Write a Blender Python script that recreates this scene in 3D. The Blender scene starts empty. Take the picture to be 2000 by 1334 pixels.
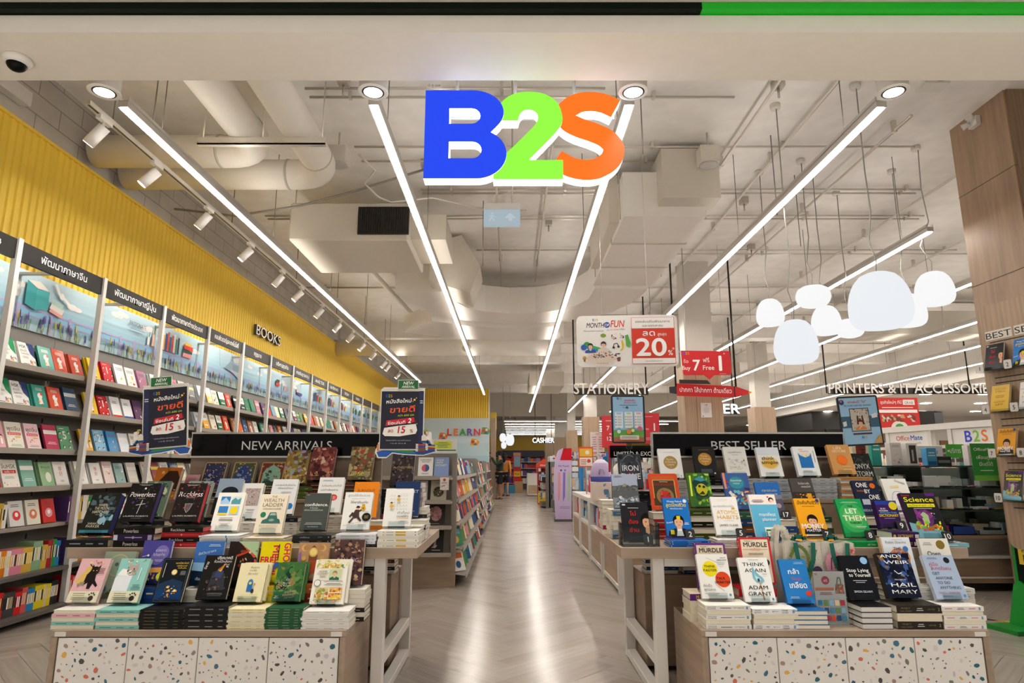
import bpy,math,random
import numpy as np
from mathutils import Matrix,Vector
random.seed(7)
SC=bpy.context.scene
COL=SC.collection
# ---------------------------------------------------------------- camera
cam=bpy.data.objects.new('camera',bpy.data.cameras.new('camera'))
COL.objects.link(cam)
cam.location=(0,0,1.2)
cam.rotation_euler=(math.radians(90)+math.atan(245/1250),0,0)
cam.data.sensor_width=36
cam.data.lens=36*1250/2000
cam.data.clip_end=200
SC.camera=cam
# ---------------------------------------------------------------- world and exposure
w=bpy.data.worlds.new('mall_ambient_fill');SC.world=w;w.use_nodes=True
w.node_tree.nodes['Background'].inputs[0].default_value=(1.0,0.95,0.89,1)
w.node_tree.nodes['Background'].inputs[1].default_value=0.36  # even ambient fill standing in for light from the mall
SC.view_settings.view_transform='Standard'
SC.view_settings.look='None'
SC.view_settings.gamma=1
SC.view_settings.use_curve_mapping=False
SC.view_settings.exposure=0.22
LED_POWER=38.0
try:
    SC.cycles.use_denoising=True
    SC.cycles.max_bounces=8
    SC.cycles.diffuse_bounces=5
    SC.cycles.transparent_max_bounces=24
    SC.cycles.sample_clamp_indirect=6
    SC.cycles.caustics_reflective=False
    SC.cycles.caustics_refractive=False
except Exception:
    pass

def area_light(name,loc,rot,size,size_y,power,col):
    d=bpy.data.lights.new(name,'AREA');d.shape='RECTANGLE'
    d.size=size;d.size_y=size_y;d.energy=power;d.color=col
    o=bpy.data.objects.new(name,d);COL.objects.link(o)
    o.location=loc;o.rotation_euler=rot
    return o
# unseen area lamps added over the walkway to stand in for mall lighting
for x,y,p in((-3.0,-0.6,140),(3.0,-0.6,140),(0.0,-4.0,120)):
    area_light('mall_fill_light',(x,y,4.6),(0,0,0),4.5,2.0,p,(1.0,0.95,0.88)).data.spread=math.radians(95)
for y in(13.0,24.0):area_light('mall_fill_light',(17.5,y,3.45),(0,0,0),6.0,6.0,420,(1.0,0.97,0.92))  # added area lamps, brightening the mall ceiling and floor beside the shop

# ---------------------------------------------------------------- colours and materials
def lin(c):
    if isinstance(c,str):
        c=c.lstrip('#')
        if len(c)==3:c=''.join(a+a for a in c)
        c=[int(c[i:i+2],16)/255 for i in(0,2,4)]
        return tuple(a/12.92 if a<=0.04045 else((a+0.055)/1.055)**2.4 for a in c)
    return tuple(c[:3])

MATS={}
def node_mat(name):
    m=bpy.data.materials.new(name);m.use_nodes=True
    nt=m.node_tree
    return m,nt,nt.nodes,nt.links,nt.nodes['Principled BSDF']

def attr_mat(name,rough,metal=0.0,coat=0.0,var=0.06,bump=0.0,scale=40,spec=0.5):
    """tint from the mesh's colour attribute, small procedural wear in roughness and tone"""
    m,nt,N,L,b=node_mat(name)
    a=N.new('ShaderNodeAttribute');a.attribute_name='tint'
    tc=N.new('ShaderNodeTexCoord');no=N.new('ShaderNodeTexNoise')
    no.inputs['Scale'].default_value=scale;no.inputs['Detail'].default_value=4
    L.new(tc.outputs['Object'],no.inputs['Vector'])
    mr=N.new('ShaderNodeMapRange');mr.inputs['To Min'].default_value=1-var;mr.inputs['To Max'].default_value=1+var*0.6
    L.new(no.outputs['Fac'],mr.inputs['Value'])
    mx=N.new('ShaderNodeVectorMath');mx.operation='SCALE'
    L.new(a.outputs['Color'],mx.inputs[0]);L.new(mr.outputs['Result'],mx.inputs['Scale'])
    L.new(mx.outputs[0],b.inputs['Base Color'])
    r2=N.new('ShaderNodeMapRange');r2.inputs['To Min'].default_value=max(0.02,rough-0.06);r2.inputs['To Max'].default_value=rough+0.06
    L.new(no.outputs['Fac'],r2.inputs['Value']);L.new(r2.outputs['Result'],b.inputs['Roughness'])
    b.inputs['Metallic'].default_value=metal
    b.inputs['Coat Weight'].default_value=coat
    b.inputs['Coat Roughness'].default_value=0.08
    b.inputs['Specular IOR Level'].default_value=spec
    if bump:
        bp=N.new('ShaderNodeBump');bp.inputs['Strength'].default_value=bump;bp.inputs['Distance'].default_value=0.01
        L.new(no.outputs['Fac'],bp.inputs['Height']);L.new(bp.outputs['Normal'],b.inputs['Normal'])
    MATS[name]=m
    return m

def wood_mat(name,axis,rough=0.45):
    """laminate wood: the attribute tint with stretched grain along an object axis"""
    m,nt,N,L,b=node_mat(name)
    a=N.new('ShaderNodeAttribute');a.attribute_name='tint'
    tc=N.new('ShaderNodeTexCoord');mp=N.new('ShaderNodeMapping')
    s=[22,22,22];s[axis]=1.6
    mp.inputs['Scale'].default_value=s
    L.new(tc.outputs['Object'],mp.inputs['Vector'])
    no=N.new('ShaderNodeTexNoise');no.inputs['Scale'].default_value=1.5;no.inputs['Detail'].default_value=6;no.inputs['Distortion'].default_value=0.6
    L.new(mp.outputs['Vector'],no.inputs['Vector'])
    wv=N.new('ShaderNodeTexWave');wv.inputs['Scale'].default_value=0.35;wv.inputs['Distortion'].default_value=7;wv.inputs['Detail'].default_value=3
    L.new(mp.outputs['Vector'],wv.inputs['Vector'])
    ad=N.new('ShaderNodeMath');ad.operation='MULTIPLY_ADD';ad.inputs[1].default_value=0.35
    L.new(wv.outputs['Fac'],ad.inputs[0]);L.new(no.outputs['Fac'],ad.inputs[2])
    mr=N.new('ShaderNodeMapRange');mr.inputs['From Min'].default_value=0.3;mr.inputs['From Max'].default_value=1.0
    mr.inputs['To Min'].default_value=0.78;mr.inputs['To Max'].default_value=1.12
    L.new(ad.outputs[0],mr.inputs['Value'])
    mx=N.new('ShaderNodeVectorMath');mx.operation='SCALE'
    L.new(a.outputs['Color'],mx.inputs[0]);L.new(mr.outputs['Result'],mx.inputs['Scale'])
    L.new(mx.outputs[0],b.inputs['Base Color'])
    b.inputs['Roughness'].default_value=rough
    MATS[name]=m

def emit_mat(name,strength,dark=False):
    m,nt,N,L,b=node_mat(name)
    a=N.new('ShaderNodeAttribute');a.attribute_name='tint'
    L.new(a.outputs['Color'],b.inputs['Emission Color'])
    if dark:b.inputs['Base Color'].default_value=(0.02,0.02,0.02,1);b.inputs['Specular IOR Level'].default_value=0.0
    else:L.new(a.outputs['Color'],b.inputs['Base Color'])
    b.inputs['Emission Strength'].default_value=strength
    MATS[name]=m

def clear_mat(name,haze,rough=0.05,blend=0.2):
    """clear acrylic or glass sheet: see-through with a fresnel reflection"""
    m,nt,N,L,b=node_mat(name)
    tr=N.new('ShaderNodeBsdfTransparent');gl=N.new('ShaderNodeBsdfGlossy');gl.inputs['Roughness'].default_value=rough
    a=N.new('ShaderNodeAttribute');a.attribute_name='tint'
    L.new(a.outputs['Color'],tr.inputs['Color'])
    lw=N.new('ShaderNodeLayerWeight');lw.inputs['Blend'].default_value=blend
    ad=N.new('ShaderNodeMath');ad.operation='ADD';ad.inputs[1].default_value=haze;ad.use_clamp=True
    L.new(lw.outputs['Fresnel'],ad.inputs[0])
    mx=N.new('ShaderNodeMixShader');L.new(ad.outputs[0],mx.inputs[0]);L.new(tr.outputs[0],mx.inputs[1]);L.new(gl.outputs[0],mx.inputs[2])
    L.new(mx.outputs[0],N['Material Output'].inputs['Surface'])
    MATS[name]=m

attr_mat('print',0.55)
attr_mat('paint',0.55,var=0.05,bump=0.05,scale=14)
attr_mat('concrete',0.85,var=0.16,bump=0.35,scale=5)
attr_mat('gloss',0.34,var=0.03,spec=0.10)
attr_mat('wrap',0.18,var=0.03,spec=0.22)
attr_mat('plastic',0.35)
attr_mat('metal',0.32,metal=0.6)
attr_mat('skin',0.5)
attr_mat('cloth',0.9,var=0.15,scale=120,bump=0.2)
attr_mat('screen',0.10,var=0.02,spec=0.2)
wood_mat('wood',0);wood_mat('wood_y',1);wood_mat('wood_v',2)
emit_mat('led',LED_POWER)
emit_mat('led_far',LED_POWER*0.5)
emit_mat('uplight_fill',LED_POWER*0.22)
emit_mat('lamp',9.0)
emit_mat('pendant',0.80,True)
emit_mat('sign_face',1.38,True)
emit_mat('mall_lamp',45.0)
emit_mat('sign_side',3.0)
emit_mat('backlit',1.6)
emit_mat('display',0.55)
clear_mat('acrylic',0.01,0.05,0.10);clear_mat('glass',0.03,0.02,0.18)

# ---------------------------------------------------------------- mesh builder
class MB:
    def __init__(s):
        s.v=[];s.f=[];s.c=[];s.m=[];s.T=None;s.mats=[];s.smooth=[]
    def pt(s,p):
        if s.T is not None:p=s.T@Vector(p)
        s.v.append((p[0],p[1],p[2]));return len(s.v)-1
    def mi(s,mat):
        if mat not in s.mats:s.mats.append(mat)
        return s.mats.index(mat)
    def idx(s,ids,col,mat='print',smooth=False):
        s.f.append(tuple(ids));s.c.append(lin(col));s.m.append(s.mi(mat));s.smooth.append(smooth)
    def face(s,pts,col,mat='print'):
        s.idx([s.pt(p)for p in pts],col,mat)
    def rect(s,x0,y0,x1,y1,z,col,mat='print'):
        s.face([(x0,y0,z),(x1,y0,z),(x1,y1,z),(x0,y1,z)],col,mat)
    def box(s,a,b,col,mat='print',skip=''):
        (x0,y0,z0),(x1,y1,z1)=a,b
        i=[s.pt(p)for p in((x0,y0,z0),(x1,y0,z0),(x1,y1,z0),(x0,y1,z0),(x0,y0,z1),(x1,y0,z1),(x1,y1,z1),(x0,y1,z1))]
        for k,q in(('b',(0,3,2,1)),('t',(4,5,6,7)),('f',(0,1,5,4)),('r',(1,2,6,5)),('k',(2,3,7,6)),('l',(3,0,4,7))):
            if k not in skip:s.idx([i[j]for j in q],col,mat)
    def bbox(s,a,b,e,col,mat='print'):
        """box with small chamfers on all edges"""
        bm=bpy_bevel_box(a,b,e)
        off=[s.pt(v)for v in bm[0]]
        for f in bm[1]:s.idx([off[j]for j in f],col,mat)
    def prism(s,pts,z0,z1,col,mat='print',side=None,smat=None,cap=True):
        """extrude a 2D outline between z0 (back) and z1 (front)"""
        n=len(pts);a=[s.pt((x,y,z0))for x,y in pts];b=[s.pt((x,y,z1))for x,y in pts]
        if cap:
            s.idx(b,col,mat);s.idx(a[::-1],col,mat)
        for i in range(n):
            j=(i+1)%n
            s.idx((a[i],a[j],b[j],b[i]),side or col,smat or mat)
    def ring(s,c,r,ax,n):
        ax=Vector(ax).normalized();u=ax.orthogonal().normalized();w=ax.cross(u);c=Vector(c)
        return[s.pt(c+(u*math.cos(2*math.pi*k/n)+w*math.sin(2*math.pi*k/n))*r)for k in range(n)]
    def tube(s,path,r,col,mat='print',n=8,cap=True):
        P=[Vector(p)for p in path];rings=[];ref=None
        for i,p in enumerate(P):
            d=(P[min(i+1,len(P)-1)]-P[max(i-1,0)]).normalized()
            if ref is None:ref=d.orthogonal().normalized()
            u=(ref-d*ref.dot(d))
            u=u.normalized()if u.length>1e-6 else d.orthogonal().normalized()
            ref=u;w=d.cross(u)
            rr=r[i]if isinstance(r,(list,tuple))else r
            rings.append([s.pt(p+(u*math.cos(2*math.pi*k/n)+w*math.sin(2*math.pi*k/n))*rr)for k in range(n)])
        for a,b in zip(rings,rings[1:]):
            for k in range(n):
                j=(k+1)%n
                s.idx((a[k],a[j],b[j],b[k]),col,mat,True)
        if cap:
            s.idx(rings[0][::-1],col,mat);s.idx(rings[-1],col,mat)
    def cyl(s,a,b,r,col,mat='print',n=16,r2=None):
        s.tube([a,b],[r,r if r2 is None else r2],col,mat,n)
    def lathe(s,prof,col,mat='print',n=24,c=(0,0,0)):
        """profile [(radius, z)] turned about the local z axis"""
        R=[[s.pt((c[0]+r*math.cos(2*math.pi*k/n),c[1]+r*math.sin(2*math.pi*k/n),c[2]+z))for k in range(n)]for r,z in prof]
        for a,b in zip(R,R[1:]):
            for k in range(n):
                j=(k+1)%n
                s.idx((a[k],a[j],b[j],b[k]),col,mat,True)
        s.idx(R[0][::-1],col,mat);s.idx(R[-1],col,mat)
    def sphere(s,c,r,col,mat='print',n=12,sc=(1,1,1)):
        m=n//2;R=[]
        for i in range(1,m):
            t=math.pi*i/m
            R.append([s.pt((c[0]+r*sc[0]*math.sin(t)*math.cos(2*math.pi*k/n),c[1]+r*sc[1]*math.sin(t)*math.sin(2*math.pi*k/n),c[2]-r*sc[2]*math.cos(t)))for k in range(n)])
        lo=s.pt((c[0],c[1],c[2]-r*sc[2]));hi=s.pt((c[0],c[1],c[2]+r*sc[2]))
        for k in range(n):
            j=(k+1)%n
            s.idx((lo,R[0][j],R[0][k]),col,mat,True);s.idx((hi,R[-1][k],R[-1][j]),col,mat,True)
        for a,b in zip(R,R[1:]):
            for k in range(n):
                j=(k+1)%n
                s.idx((a[k],a[j],b[j],b[k]),col,mat,True)
    def disc(s,x,y,r,z,col,mat='print',n=20,ry=None):
        s.face([(x+r*math.cos(2*math.pi*k/n),y+(ry or r)*math.sin(2*math.pi*k/n),z)for k in range(n)],col,mat)
    def stroke(s,pts,w,z,col,mat='print'):
        for(x0,y0),(x1,y1)in zip(pts,pts[1:]):
            d=math.hypot(x1-x0,y1-y0)or 1e-6;a,b=-(y1-y0)/d*w/2,(x1-x0)/d*w/2
            s.face([(x0-a,y0-b,z),(x1-a,y1-b,z),(x1+a,y1+b,z),(x0+a,y0+b,z)],col,mat)
    def text(s,body,x,y,h,z,col,mat='print',align='c',bold=0.0,w=None,slant=0.0,depth=0.0,rot=0.0,side=None):
        if bold:      # heavier weight: the same outline laid again a hair to each side
            d=bold*0.42*h;c,q=math.cos(rot)*d,math.sin(rot)*d
            e=max(6e-5,0.0012*h)
            for i,(a,b)in enumerate(((-c,-q),(c,q),(q,-c),(-q,c))if bold>=0.03 else((-c,-q),(c,q))):s.text(body,x+a,y+b,h,z+i*e,col,mat,align,0.0,w,slant,depth,rot,side)
            return
        V,F,wid,top=glyphs(body)
        k=h;kx=h
        if w is not None and wid*k>1e-6:
            kx=w/wid
        ox={'c':-wid*kx/2,'l':0,'r':-wid*kx}[align]
        cr,sr=math.cos(rot),math.sin(rot)
        def at(p,zz):
            px,py=p[0]*kx+ox+slant*p[1]*k,p[1]*k
            return(x+px*cr-py*sr,y+px*sr+py*cr,zz)
        ids=[s.pt(at(p,z+depth))for p in V]
        for f in F:s.idx([ids[i]for i in f],col,mat)
        if depth:
            back=[s.pt(at(p,z))for p in V];cnt={}
            for f in F:
                for a,b in zip(f,f[1:]+f[:1]):cnt[(a,b)]=1
            for a,b in cnt:
                if(b,a)not in cnt:s.idx((ids[b],ids[a],back[a],back[b]),side or col,mat)
    def build(s,name,parent=None,loc=None,rot=None,link=True):
        me=bpy.data.meshes.new(name)
        me.from_pydata(s.v,[],s.f)
        for k in s.mats:me.materials.append(MATS[k])
        n=len(s.f)
        if n:
            me.polygons.foreach_set('material_index',s.m)
            me.polygons.foreach_set('use_smooth',s.smooth)
            at=me.attributes.new('tint','FLOAT_COLOR','CORNER')
            tot=[len(f)for f in s.f]
            c=np.ones((sum(tot),4),dtype=np.float32);c[:,:3]=np.repeat(np.array(s.c,dtype=np.float32),tot,axis=0)
            at.data.foreach_set('color',c.ravel())
        me.update()
        o=bpy.data.objects.new(name,me)
        if link:COL.objects.link(o)
        if parent is not None:o.parent=parent
        if loc is not None:o.location=loc
        if rot is not None:o.rotation_euler=rot
        return o

def bpy_bevel_box(a,b,e):
    (x0,y0,z0),(x1,y1,z1)=a,b
    V=[];ix={}
    for sx in(0,1):
        for sy in(0,1):
            for sz in(0,1):
                X,Y,Z=(x0,x1)[sx],(y0,y1)[sy],(z0,z1)[sz]
                dx,dy,dz=e*(1-2*sx),e*(1-2*sy),e*(1-2*sz)
                ix[sx,sy,sz,'x']=len(V);V.append((X,Y+dy,Z+dz))
                ix[sx,sy,sz,'y']=len(V);V.append((X+dx,Y,Z+dz))
                ix[sx,sy,sz,'z']=len(V);V.append((X+dx,Y+dy,Z))
    F=[]
    I=lambda*k:ix[k]
    F+=[[I(0,0,0,'x'),I(0,0,1,'x'),I(0,1,1,'x'),I(0,1,0,'x')],[I(1,0,0,'x'),I(1,1,0,'x'),I(1,1,1,'x'),I(1,0,1,'x')]]
    F+=[[I(0,0,0,'y'),I(1,0,0,'y'),I(1,0,1,'y'),I(0,0,1,'y')],[I(0,1,0,'y'),I(0,1,1,'y'),I(1,1,1,'y'),I(1,1,0,'y')]]
    F+=[[I(0,0,0,'z'),I(0,1,0,'z'),I(1,1,0,'z'),I(1,0,0,'z')],[I(0,0,1,'z'),I(1,0,1,'z'),I(1,1,1,'z'),I(0,1,1,'z')]]
    for p in(0,1):
        for q in(0,1):
            F.append([I(0,p,q,'y'),I(1,p,q,'y'),I(1,p,q,'z'),I(0,p,q,'z')])
            F.append([I(p,0,q,'x'),I(p,1,q,'x'),I(p,1,q,'z'),I(p,0,q,'z')])
            F.append([I(p,q,0,'x'),I(p,q,1,'x'),I(p,q,1,'y'),I(p,q,0,'y')])
    for sx in(0,1):
        for sy in(0,1):
            for sz in(0,1):F.append([I(sx,sy,sz,'x'),I(sx,sy,sz,'y'),I(sx,sy,sz,'z')])
    return V,F

GL={}
def glyphs(body):
    """flat outline of a line of writing, cap height 1, starting at x = 0"""
    key=body
    if key not in GL:
        c=bpy.data.curves.new('lettering','FONT');c.body=body;c.resolution_u=8 if len(body)<4 else 3
        o=bpy.data.objects.new('lettering',c)
        me=o.to_mesh()
        V=[(v.co.x/0.729,v.co.y/0.729)for v in me.vertices]
        F=[tuple(p.vertices)for p in me.polygons]
        o.to_mesh_clear();bpy.data.objects.remove(o);bpy.data.curves.remove(c)
        x0=min((v[0]for v in V),default=0);x1=max((v[0]for v in V),default=1)
        V=[(v[0]-x0,v[1])for v in V]
        GL[key]=(V,F,x1-x0,max((v[1]for v in V),default=1))
    return GL[key]

def outline_fill(loops,res=1):
    """triangulated 2D area of nested closed loops (outer and holes)"""
    c=bpy.data.curves.new('outline','CURVE');c.dimensions='2D';c.fill_mode='BOTH'
    for L in loops:
        sp=c.splines.new('POLY');sp.points.add(len(L)-1);sp.use_cyclic_u=True
        for p,q in zip(sp.points,L):p.co=(q[0],q[1],0,1)
    o=bpy.data.objects.new('outline',c);me=o.to_mesh()
    V=[(v.co.x,v.co.y)for v in me.vertices];F=[tuple(p.vertices)for p in me.polygons]
    o.to_mesh_clear();bpy.data.objects.remove(o);bpy.data.curves.remove(c)
    return V,F

# ---------------------------------------------------------------- things, parts, structure
def tag(o,label,cat,group=None,kind=None):
    o['label']=label;o['category']=cat
    if group:o['group']=group
    if kind:o['kind']=kind
    return o
def thing(name,label,cat,loc=(0,0,0),rotz=0.0,group=None):
    o=bpy.data.objects.new(name,None);COL.objects.link(o)
    o.empty_display_size=0.05
    o.location=loc;o.rotation_euler=(0,0,rotz)
    return tag(o,label,cat,group)
def struct(name,mb,label=None):
    o=mb.build(name);o['kind']='structure'
    if label:o['label']=label
    return o
ORD=['top','second','third','fourth','fifth','sixth','seventh','eighth','ninth','tenth','eleventh','twelfth','thirteenth','fourteenth','fifteenth','sixteenth','seventeenth','eighteenth','nineteenth','twentieth']
def place(x,y,z,rx=0,ry=0,rz=0):
    return Matrix.Translation((x,y,z))@Matrix.Rotation(rz,4,'Z')@Matrix.Rotation(ry,4,'Y')@Matrix.Rotation(rx,4,'X')
FACE=math.pi/2          # local x right, y up, z towards the viewer -> a card facing the shop front
WHITE='#e8e6e2';OFFWHITE='#d9d5cd';OAK='#b39a80';DARKOAK='#8a7764';BLACK='#141414';GREY='#8d8b88'
# ================================================================ the setting
H_CEIL=4.85
def herringbone():
    mb=MB();W,k=0.15,6
    rnd=random.Random(3);c45=math.sqrt(0.5)
    X0,X1,Y0,Y1=-4.4,13.0,2.2,40.0
    tones=['#aba096','#afa49a','#a69b91','#b1a79d','#a2978d','#ada298']
    def put(u0,v0,u1,v1,along):
        g=0.0016
        q=[(u0+g,v0+g),(u1-g,v0+g),(u1-g,v1-g),(u0+g,v1-g)]
        p=[((u-v)*c45,(u+v)*c45)for u,v in q]
        cx=sum(a[0]for a in p)/4;cy=sum(a[1]for a in p)/4
        if not(X0<cx<X1 and Y0<cy<Y1):return
        mb.face([(a[0],a[1],0)for a in p],rnd.choice(tones),'plank_a' if along else 'plank_b')
    R=int(50/W)
    for n in range(-45,46):
        for m in range(-10,R):
            a,b=m+n*k,m-n*k
            cx,cy=(a-b)*W*c45,(a+b)*W*c45
            if not(X0-1<cx<X1+1 and Y0-1<cy<Y1+1):continue
            put(a*W,b*W,(a+k)*W,(b+1)*W,True)
            put(a*W,(b+1)*W,(a+1)*W,(b+1+k)*W,False)
    mb.rect(-4.45,2.2,26,60,-0.003,'#857b72','floor_base');mb.rect(-12,-8,26,2.2,-0.003,'#d9d3ca','floor_base')
    return mb
def plank_mat(name,ang):
    m,nt,N,L,b=node_mat(name)
    a=N.new('ShaderNodeAttribute');a.attribute_name='tint'
    tc=N.new('ShaderNodeTexCoord');mp=N.new('ShaderNodeMapping')
    mp.vector_type='TEXTURE';mp.inputs['Rotation'].default_value=(0,0,ang);mp.inputs['Scale'].default_value=(0.9,0.05,1)
    L.new(tc.outputs['Object'],mp.inputs['Vector'])
    no=N.new('ShaderNodeTexNoise');no.inputs['Scale'].default_value=1.6;no.inputs['Detail'].default_value=5
    L.new(mp.outputs['Vector'],no.inputs['Vector'])
    mr=N.new('ShaderNodeMapRange');mr.inputs['From Min'].default_value=0.3;mr.inputs['From Max'].default_value=0.7
    mr.inputs['To Min'].default_value=0.84;mr.inputs['To Max'].default_value=1.06
    L.new(no.outputs['Fac'],mr.inputs['Value'])
    mx=N.new('ShaderNodeVectorMath');mx.operation='SCALE'
    L.new(a.outputs['Color'],mx.inputs[0]);L.new(mr.outputs['Result'],mx.inputs['Scale'])
    L.new(mx.outputs[0],b.inputs['Base Color'])
    r=N.new('ShaderNodeMapRange');r.inputs['To Min'].default_value=0.15;r.inputs['To Max'].default_value=0.27
    L.new(no.outputs['Fac'],r.inputs['Value']);L.new(r.outputs['Result'],b.inputs['Roughness'])
    MATS[name]=m
plank_mat('plank_a',math.radians(45));plank_mat('plank_b',math.radians(135))
attr_mat('floor_base',0.35)
struct('floor',herringbone())

def block_mat():
    m,nt,N,L,b=node_mat('block')
    tc=N.new('ShaderNodeTexCoord');sp=N.new('ShaderNodeSeparateXYZ');cb=N.new('ShaderNodeCombineXYZ')
    L.new(tc.outputs['Object'],sp.inputs[0]);L.new(sp.outputs['Y'],cb.inputs['X']);L.new(sp.outputs['Z'],cb.inputs['Y'])
    br=N.new('ShaderNodeTexBrick');br.inputs['Scale'].default_value=1.0
    br.inputs['Brick Width'].default_value=0.6;br.inputs['Row Height'].default_value=0.2;br.inputs['Mortar Size'].default_value=0.006
    br.inputs['Color1'].default_value=(*lin('#c9c3bb'),1);br.inputs['Color2'].default_value=(*lin('#bfb8af'),1);br.inputs['Mortar'].default_value=(*lin('#98928a'),1)
    no=N.new('ShaderNodeTexNoise');no.inputs['Scale'].default_value=3;no.inputs['Detail'].default_value=6
    L.new(tc.outputs['Object'],no.inputs['Vector']);L.new(cb.outputs[0],br.inputs['Vector'])
    mr=N.new('ShaderNodeMapRange');mr.inputs['To Min'].default_value=0.75;mr.inputs['To Max'].default_value=1.15;L.new(no.outputs['Fac'],mr.inputs['Value'])
    mx=N.new('ShaderNodeVectorMath');mx.operation='SCALE';L.new(br.outputs['Color'],mx.inputs[0]);L.new(mr.outputs['Result'],mx.inputs['Scale'])
    L.new(mx.outputs[0],b.inputs['Base Color']);b.inputs['Roughness'].default_value=0.9
    bp=N.new('ShaderNodeBump');bp.inputs['Strength'].default_value=0.4;bp.inputs['Distance'].default_value=0.02
    L.new(no.outputs['Fac'],bp.inputs['Height']);L.new(bp.outputs['Normal'],b.inputs['Normal'])
    MATS['block']=m
block_mat()
YEL='#f0cb46'
def ribbed(mb,at,a0,a1,z0,z1,col,period=0.085,dep=0.014):
    """vertical corrugated cladding; at(a, d) gives the plan position at run a and projection d"""
    a=a0;prev=None
    while a<a1:
        for f,d in((0,0),(0.12,dep),(0.5,dep),(0.62,0)):
            p=at(min(a+f*period,a1),d)
            if prev:mb.face([(prev[0],prev[1],z0),(p[0],p[1],z0),(p[0],p[1],z1),(prev[0],prev[1],z1)],col,'paint')
            prev=p
        a+=period
mb=MB()
mb.box((-4.55,-1,0),(-4.36,52,4.2),'#b7b3ad','paint')
mb.box((-4.60,-1,4.2),(-4.40,52,4.85),'#a39c94','block')
struct('wall_left',mb)
mb=MB()
ribbed(mb,lambda a,d:(-4.345+d,a),2.6,24.4,2.1,4.18,YEL)
mb.box((-4.36,2.6,4.17),(-4.32,24.4,4.20),YEL,'paint')
struct('wall_left_cladding',mb)
# end wall of the book department
mb=MB()
mb.box((-4.4,24.45,0),(-0.86,24.75,4.15),'#cfd8dc','paint')
struct('wall_back',mb)
mb=MB()
ribbed(mb,lambda a,d:(a,24.445-d),-4.34,-0.86,2.9,4.15,YEL)
struct('wall_back_cladding',mb)
mb=MB()
for k in range(24):      # sky-blue printed mural, lighter towards the horizon
    t=k/23;mb.box((-4.3,24.41,0.2+t*2.7),(-0.86,24.44,0.2+t*2.7+2.7/23),['#8fc6df','#9fcfe4','#b4d8e6','#c6e0ea','#d2e6ee','#cfe2ea'][min(5,int(t*6))],'print')
struct('wall_back_mural',mb)
mb=MB();mb.box((-0.95,28,2.8),(-0.68,28.3,3.54),YEL,'paint');struct('wall_back_bulkhead',mb)
mb=MB();mb.box((-0.84,25.4,0),(-0.64,25.9,3.1),OAK,'wood_v');struct('column_oak_aisle',mb)
# ceiling slab, beams
CE='#efece8'
mb=MB();mb.box((-4.6,3.0,H_CEIL),(12.4,52,5.0),CE,'concrete');struct('ceiling',mb)
for i,(y,d)in enumerate(((16.0,0.42),(20.6,0.30),(25.2,0.42),(29.0,0.3))):
    mb=MB();mb.box((-4.4,y,H_CEIL-d),(12.3,y+0.45,H_CEIL+0.02),CE,'concrete');struct('beam_ceiling',mb)
mb=MB();mb.box((-4.4,32.0,3.68),(12.3,32.4,4.86),'#cfc9be','paint');struct('beam_rear',mb)
# lower mall ceiling beyond the right-hand edge of the shop
mb=MB();mb.box((12.4,3.2,3.5),(26,52,3.7),'#e9e7e3','paint');mb.box((12.3,3.2,3.5),(12.4,52,4.86),'#c9c5be','paint');struct('ceiling_mall',mb)
mb=MB();mb.box((26,-1,0),(26.2,52,3.6),'#cfcac2','paint');struct('wall_right',mb)
mb=MB();mb.box((-4.5,52,0),(26,52.3,4.9),'#d8d2c6','paint');mb.box((-4.4,51.9,2.35),(12,52.05,3.6),'#e2b944','paint');struct('wall_rear',mb)
# shop-front soffit, fascia and green light line
mb=MB();mb.box((-7,2.80,3.30),(9,3.20,3.395),'#e9e3da','paint');struct('beam_soffit',mb)
mb=MB();mb.box((-7,2.70,3.44),(9,2.84,4.2),'#c9c2b9','paint');mb.box((-7,2.86,3.395),(9,3.18,4.86),'#c9c3ba','paint');struct('beam_fascia',mb)
mb=MB();mb.box((-7,2.76,3.40),(0.93,2.82,3.436),'#07130a','gloss')
t=tag(mb.build('light_strip_lens'),'dark unlit stretch of the green light line above the soffit','light line','green light line over the shop front')
emit_mat('greenlight',0.13)
mb=MB();mb.box((0.932,2.76,3.40),(9,2.82,3.436),'#00a51a','greenlight')
tag(mb.build('light_strip_lens'),'lit green stretch of the light line above the soffit','light line','green light line over the shop front')
# oak-clad pillar with white bulkhead
mb=MB()
mb.box((4.84,5.72,0),(6.4,6.5,4.86),'#a1856c','wood_v')
for z in(0.9,3.05,4.05):mb.box((4.835,5.71,z),(6.4,6.5,z+0.006),'#6d5744','wood_v')
mb.box((4.86,5.70,0),(6.4,5.722,4.86),'#8f755f','wood_v')
struct('pillar_oak',mb)
mb=MB();mb.box((5.2,3.2,3.39),(9,5.6,4.86),OFFWHITE,'paint');struct('pillar_bulkhead',mb)
# columns standing in the shop
def column(x0,x1,y0,y1,zt):
    mb=MB()
    mb.box((x0,y0,0),(x1,y1,zt),OAK,'wood_v')
    mb.box((x0+0.08,y0+0.08,zt),(x1-0.08,y1-0.08,4.86),'#d3cec6','paint')
    mb.box((x0+0.2,y0-0.006,0),(x0+0.206,y0,zt),'#8f775e','wood_v')
    struct('column_oak',mb)
column(2.97,3.62,11.0,11.5,2.93)
column(2.6,3.2,23.5,24.1,3.0)
column(2.55,3.1,30.5,31.1,2.9)
column(2.3,3.1,35.5,36.2,2.8)
column(7.0,7.6,18.5,19.1,2.9)
column(2.1,2.8,41,41.6,2.7)
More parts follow.
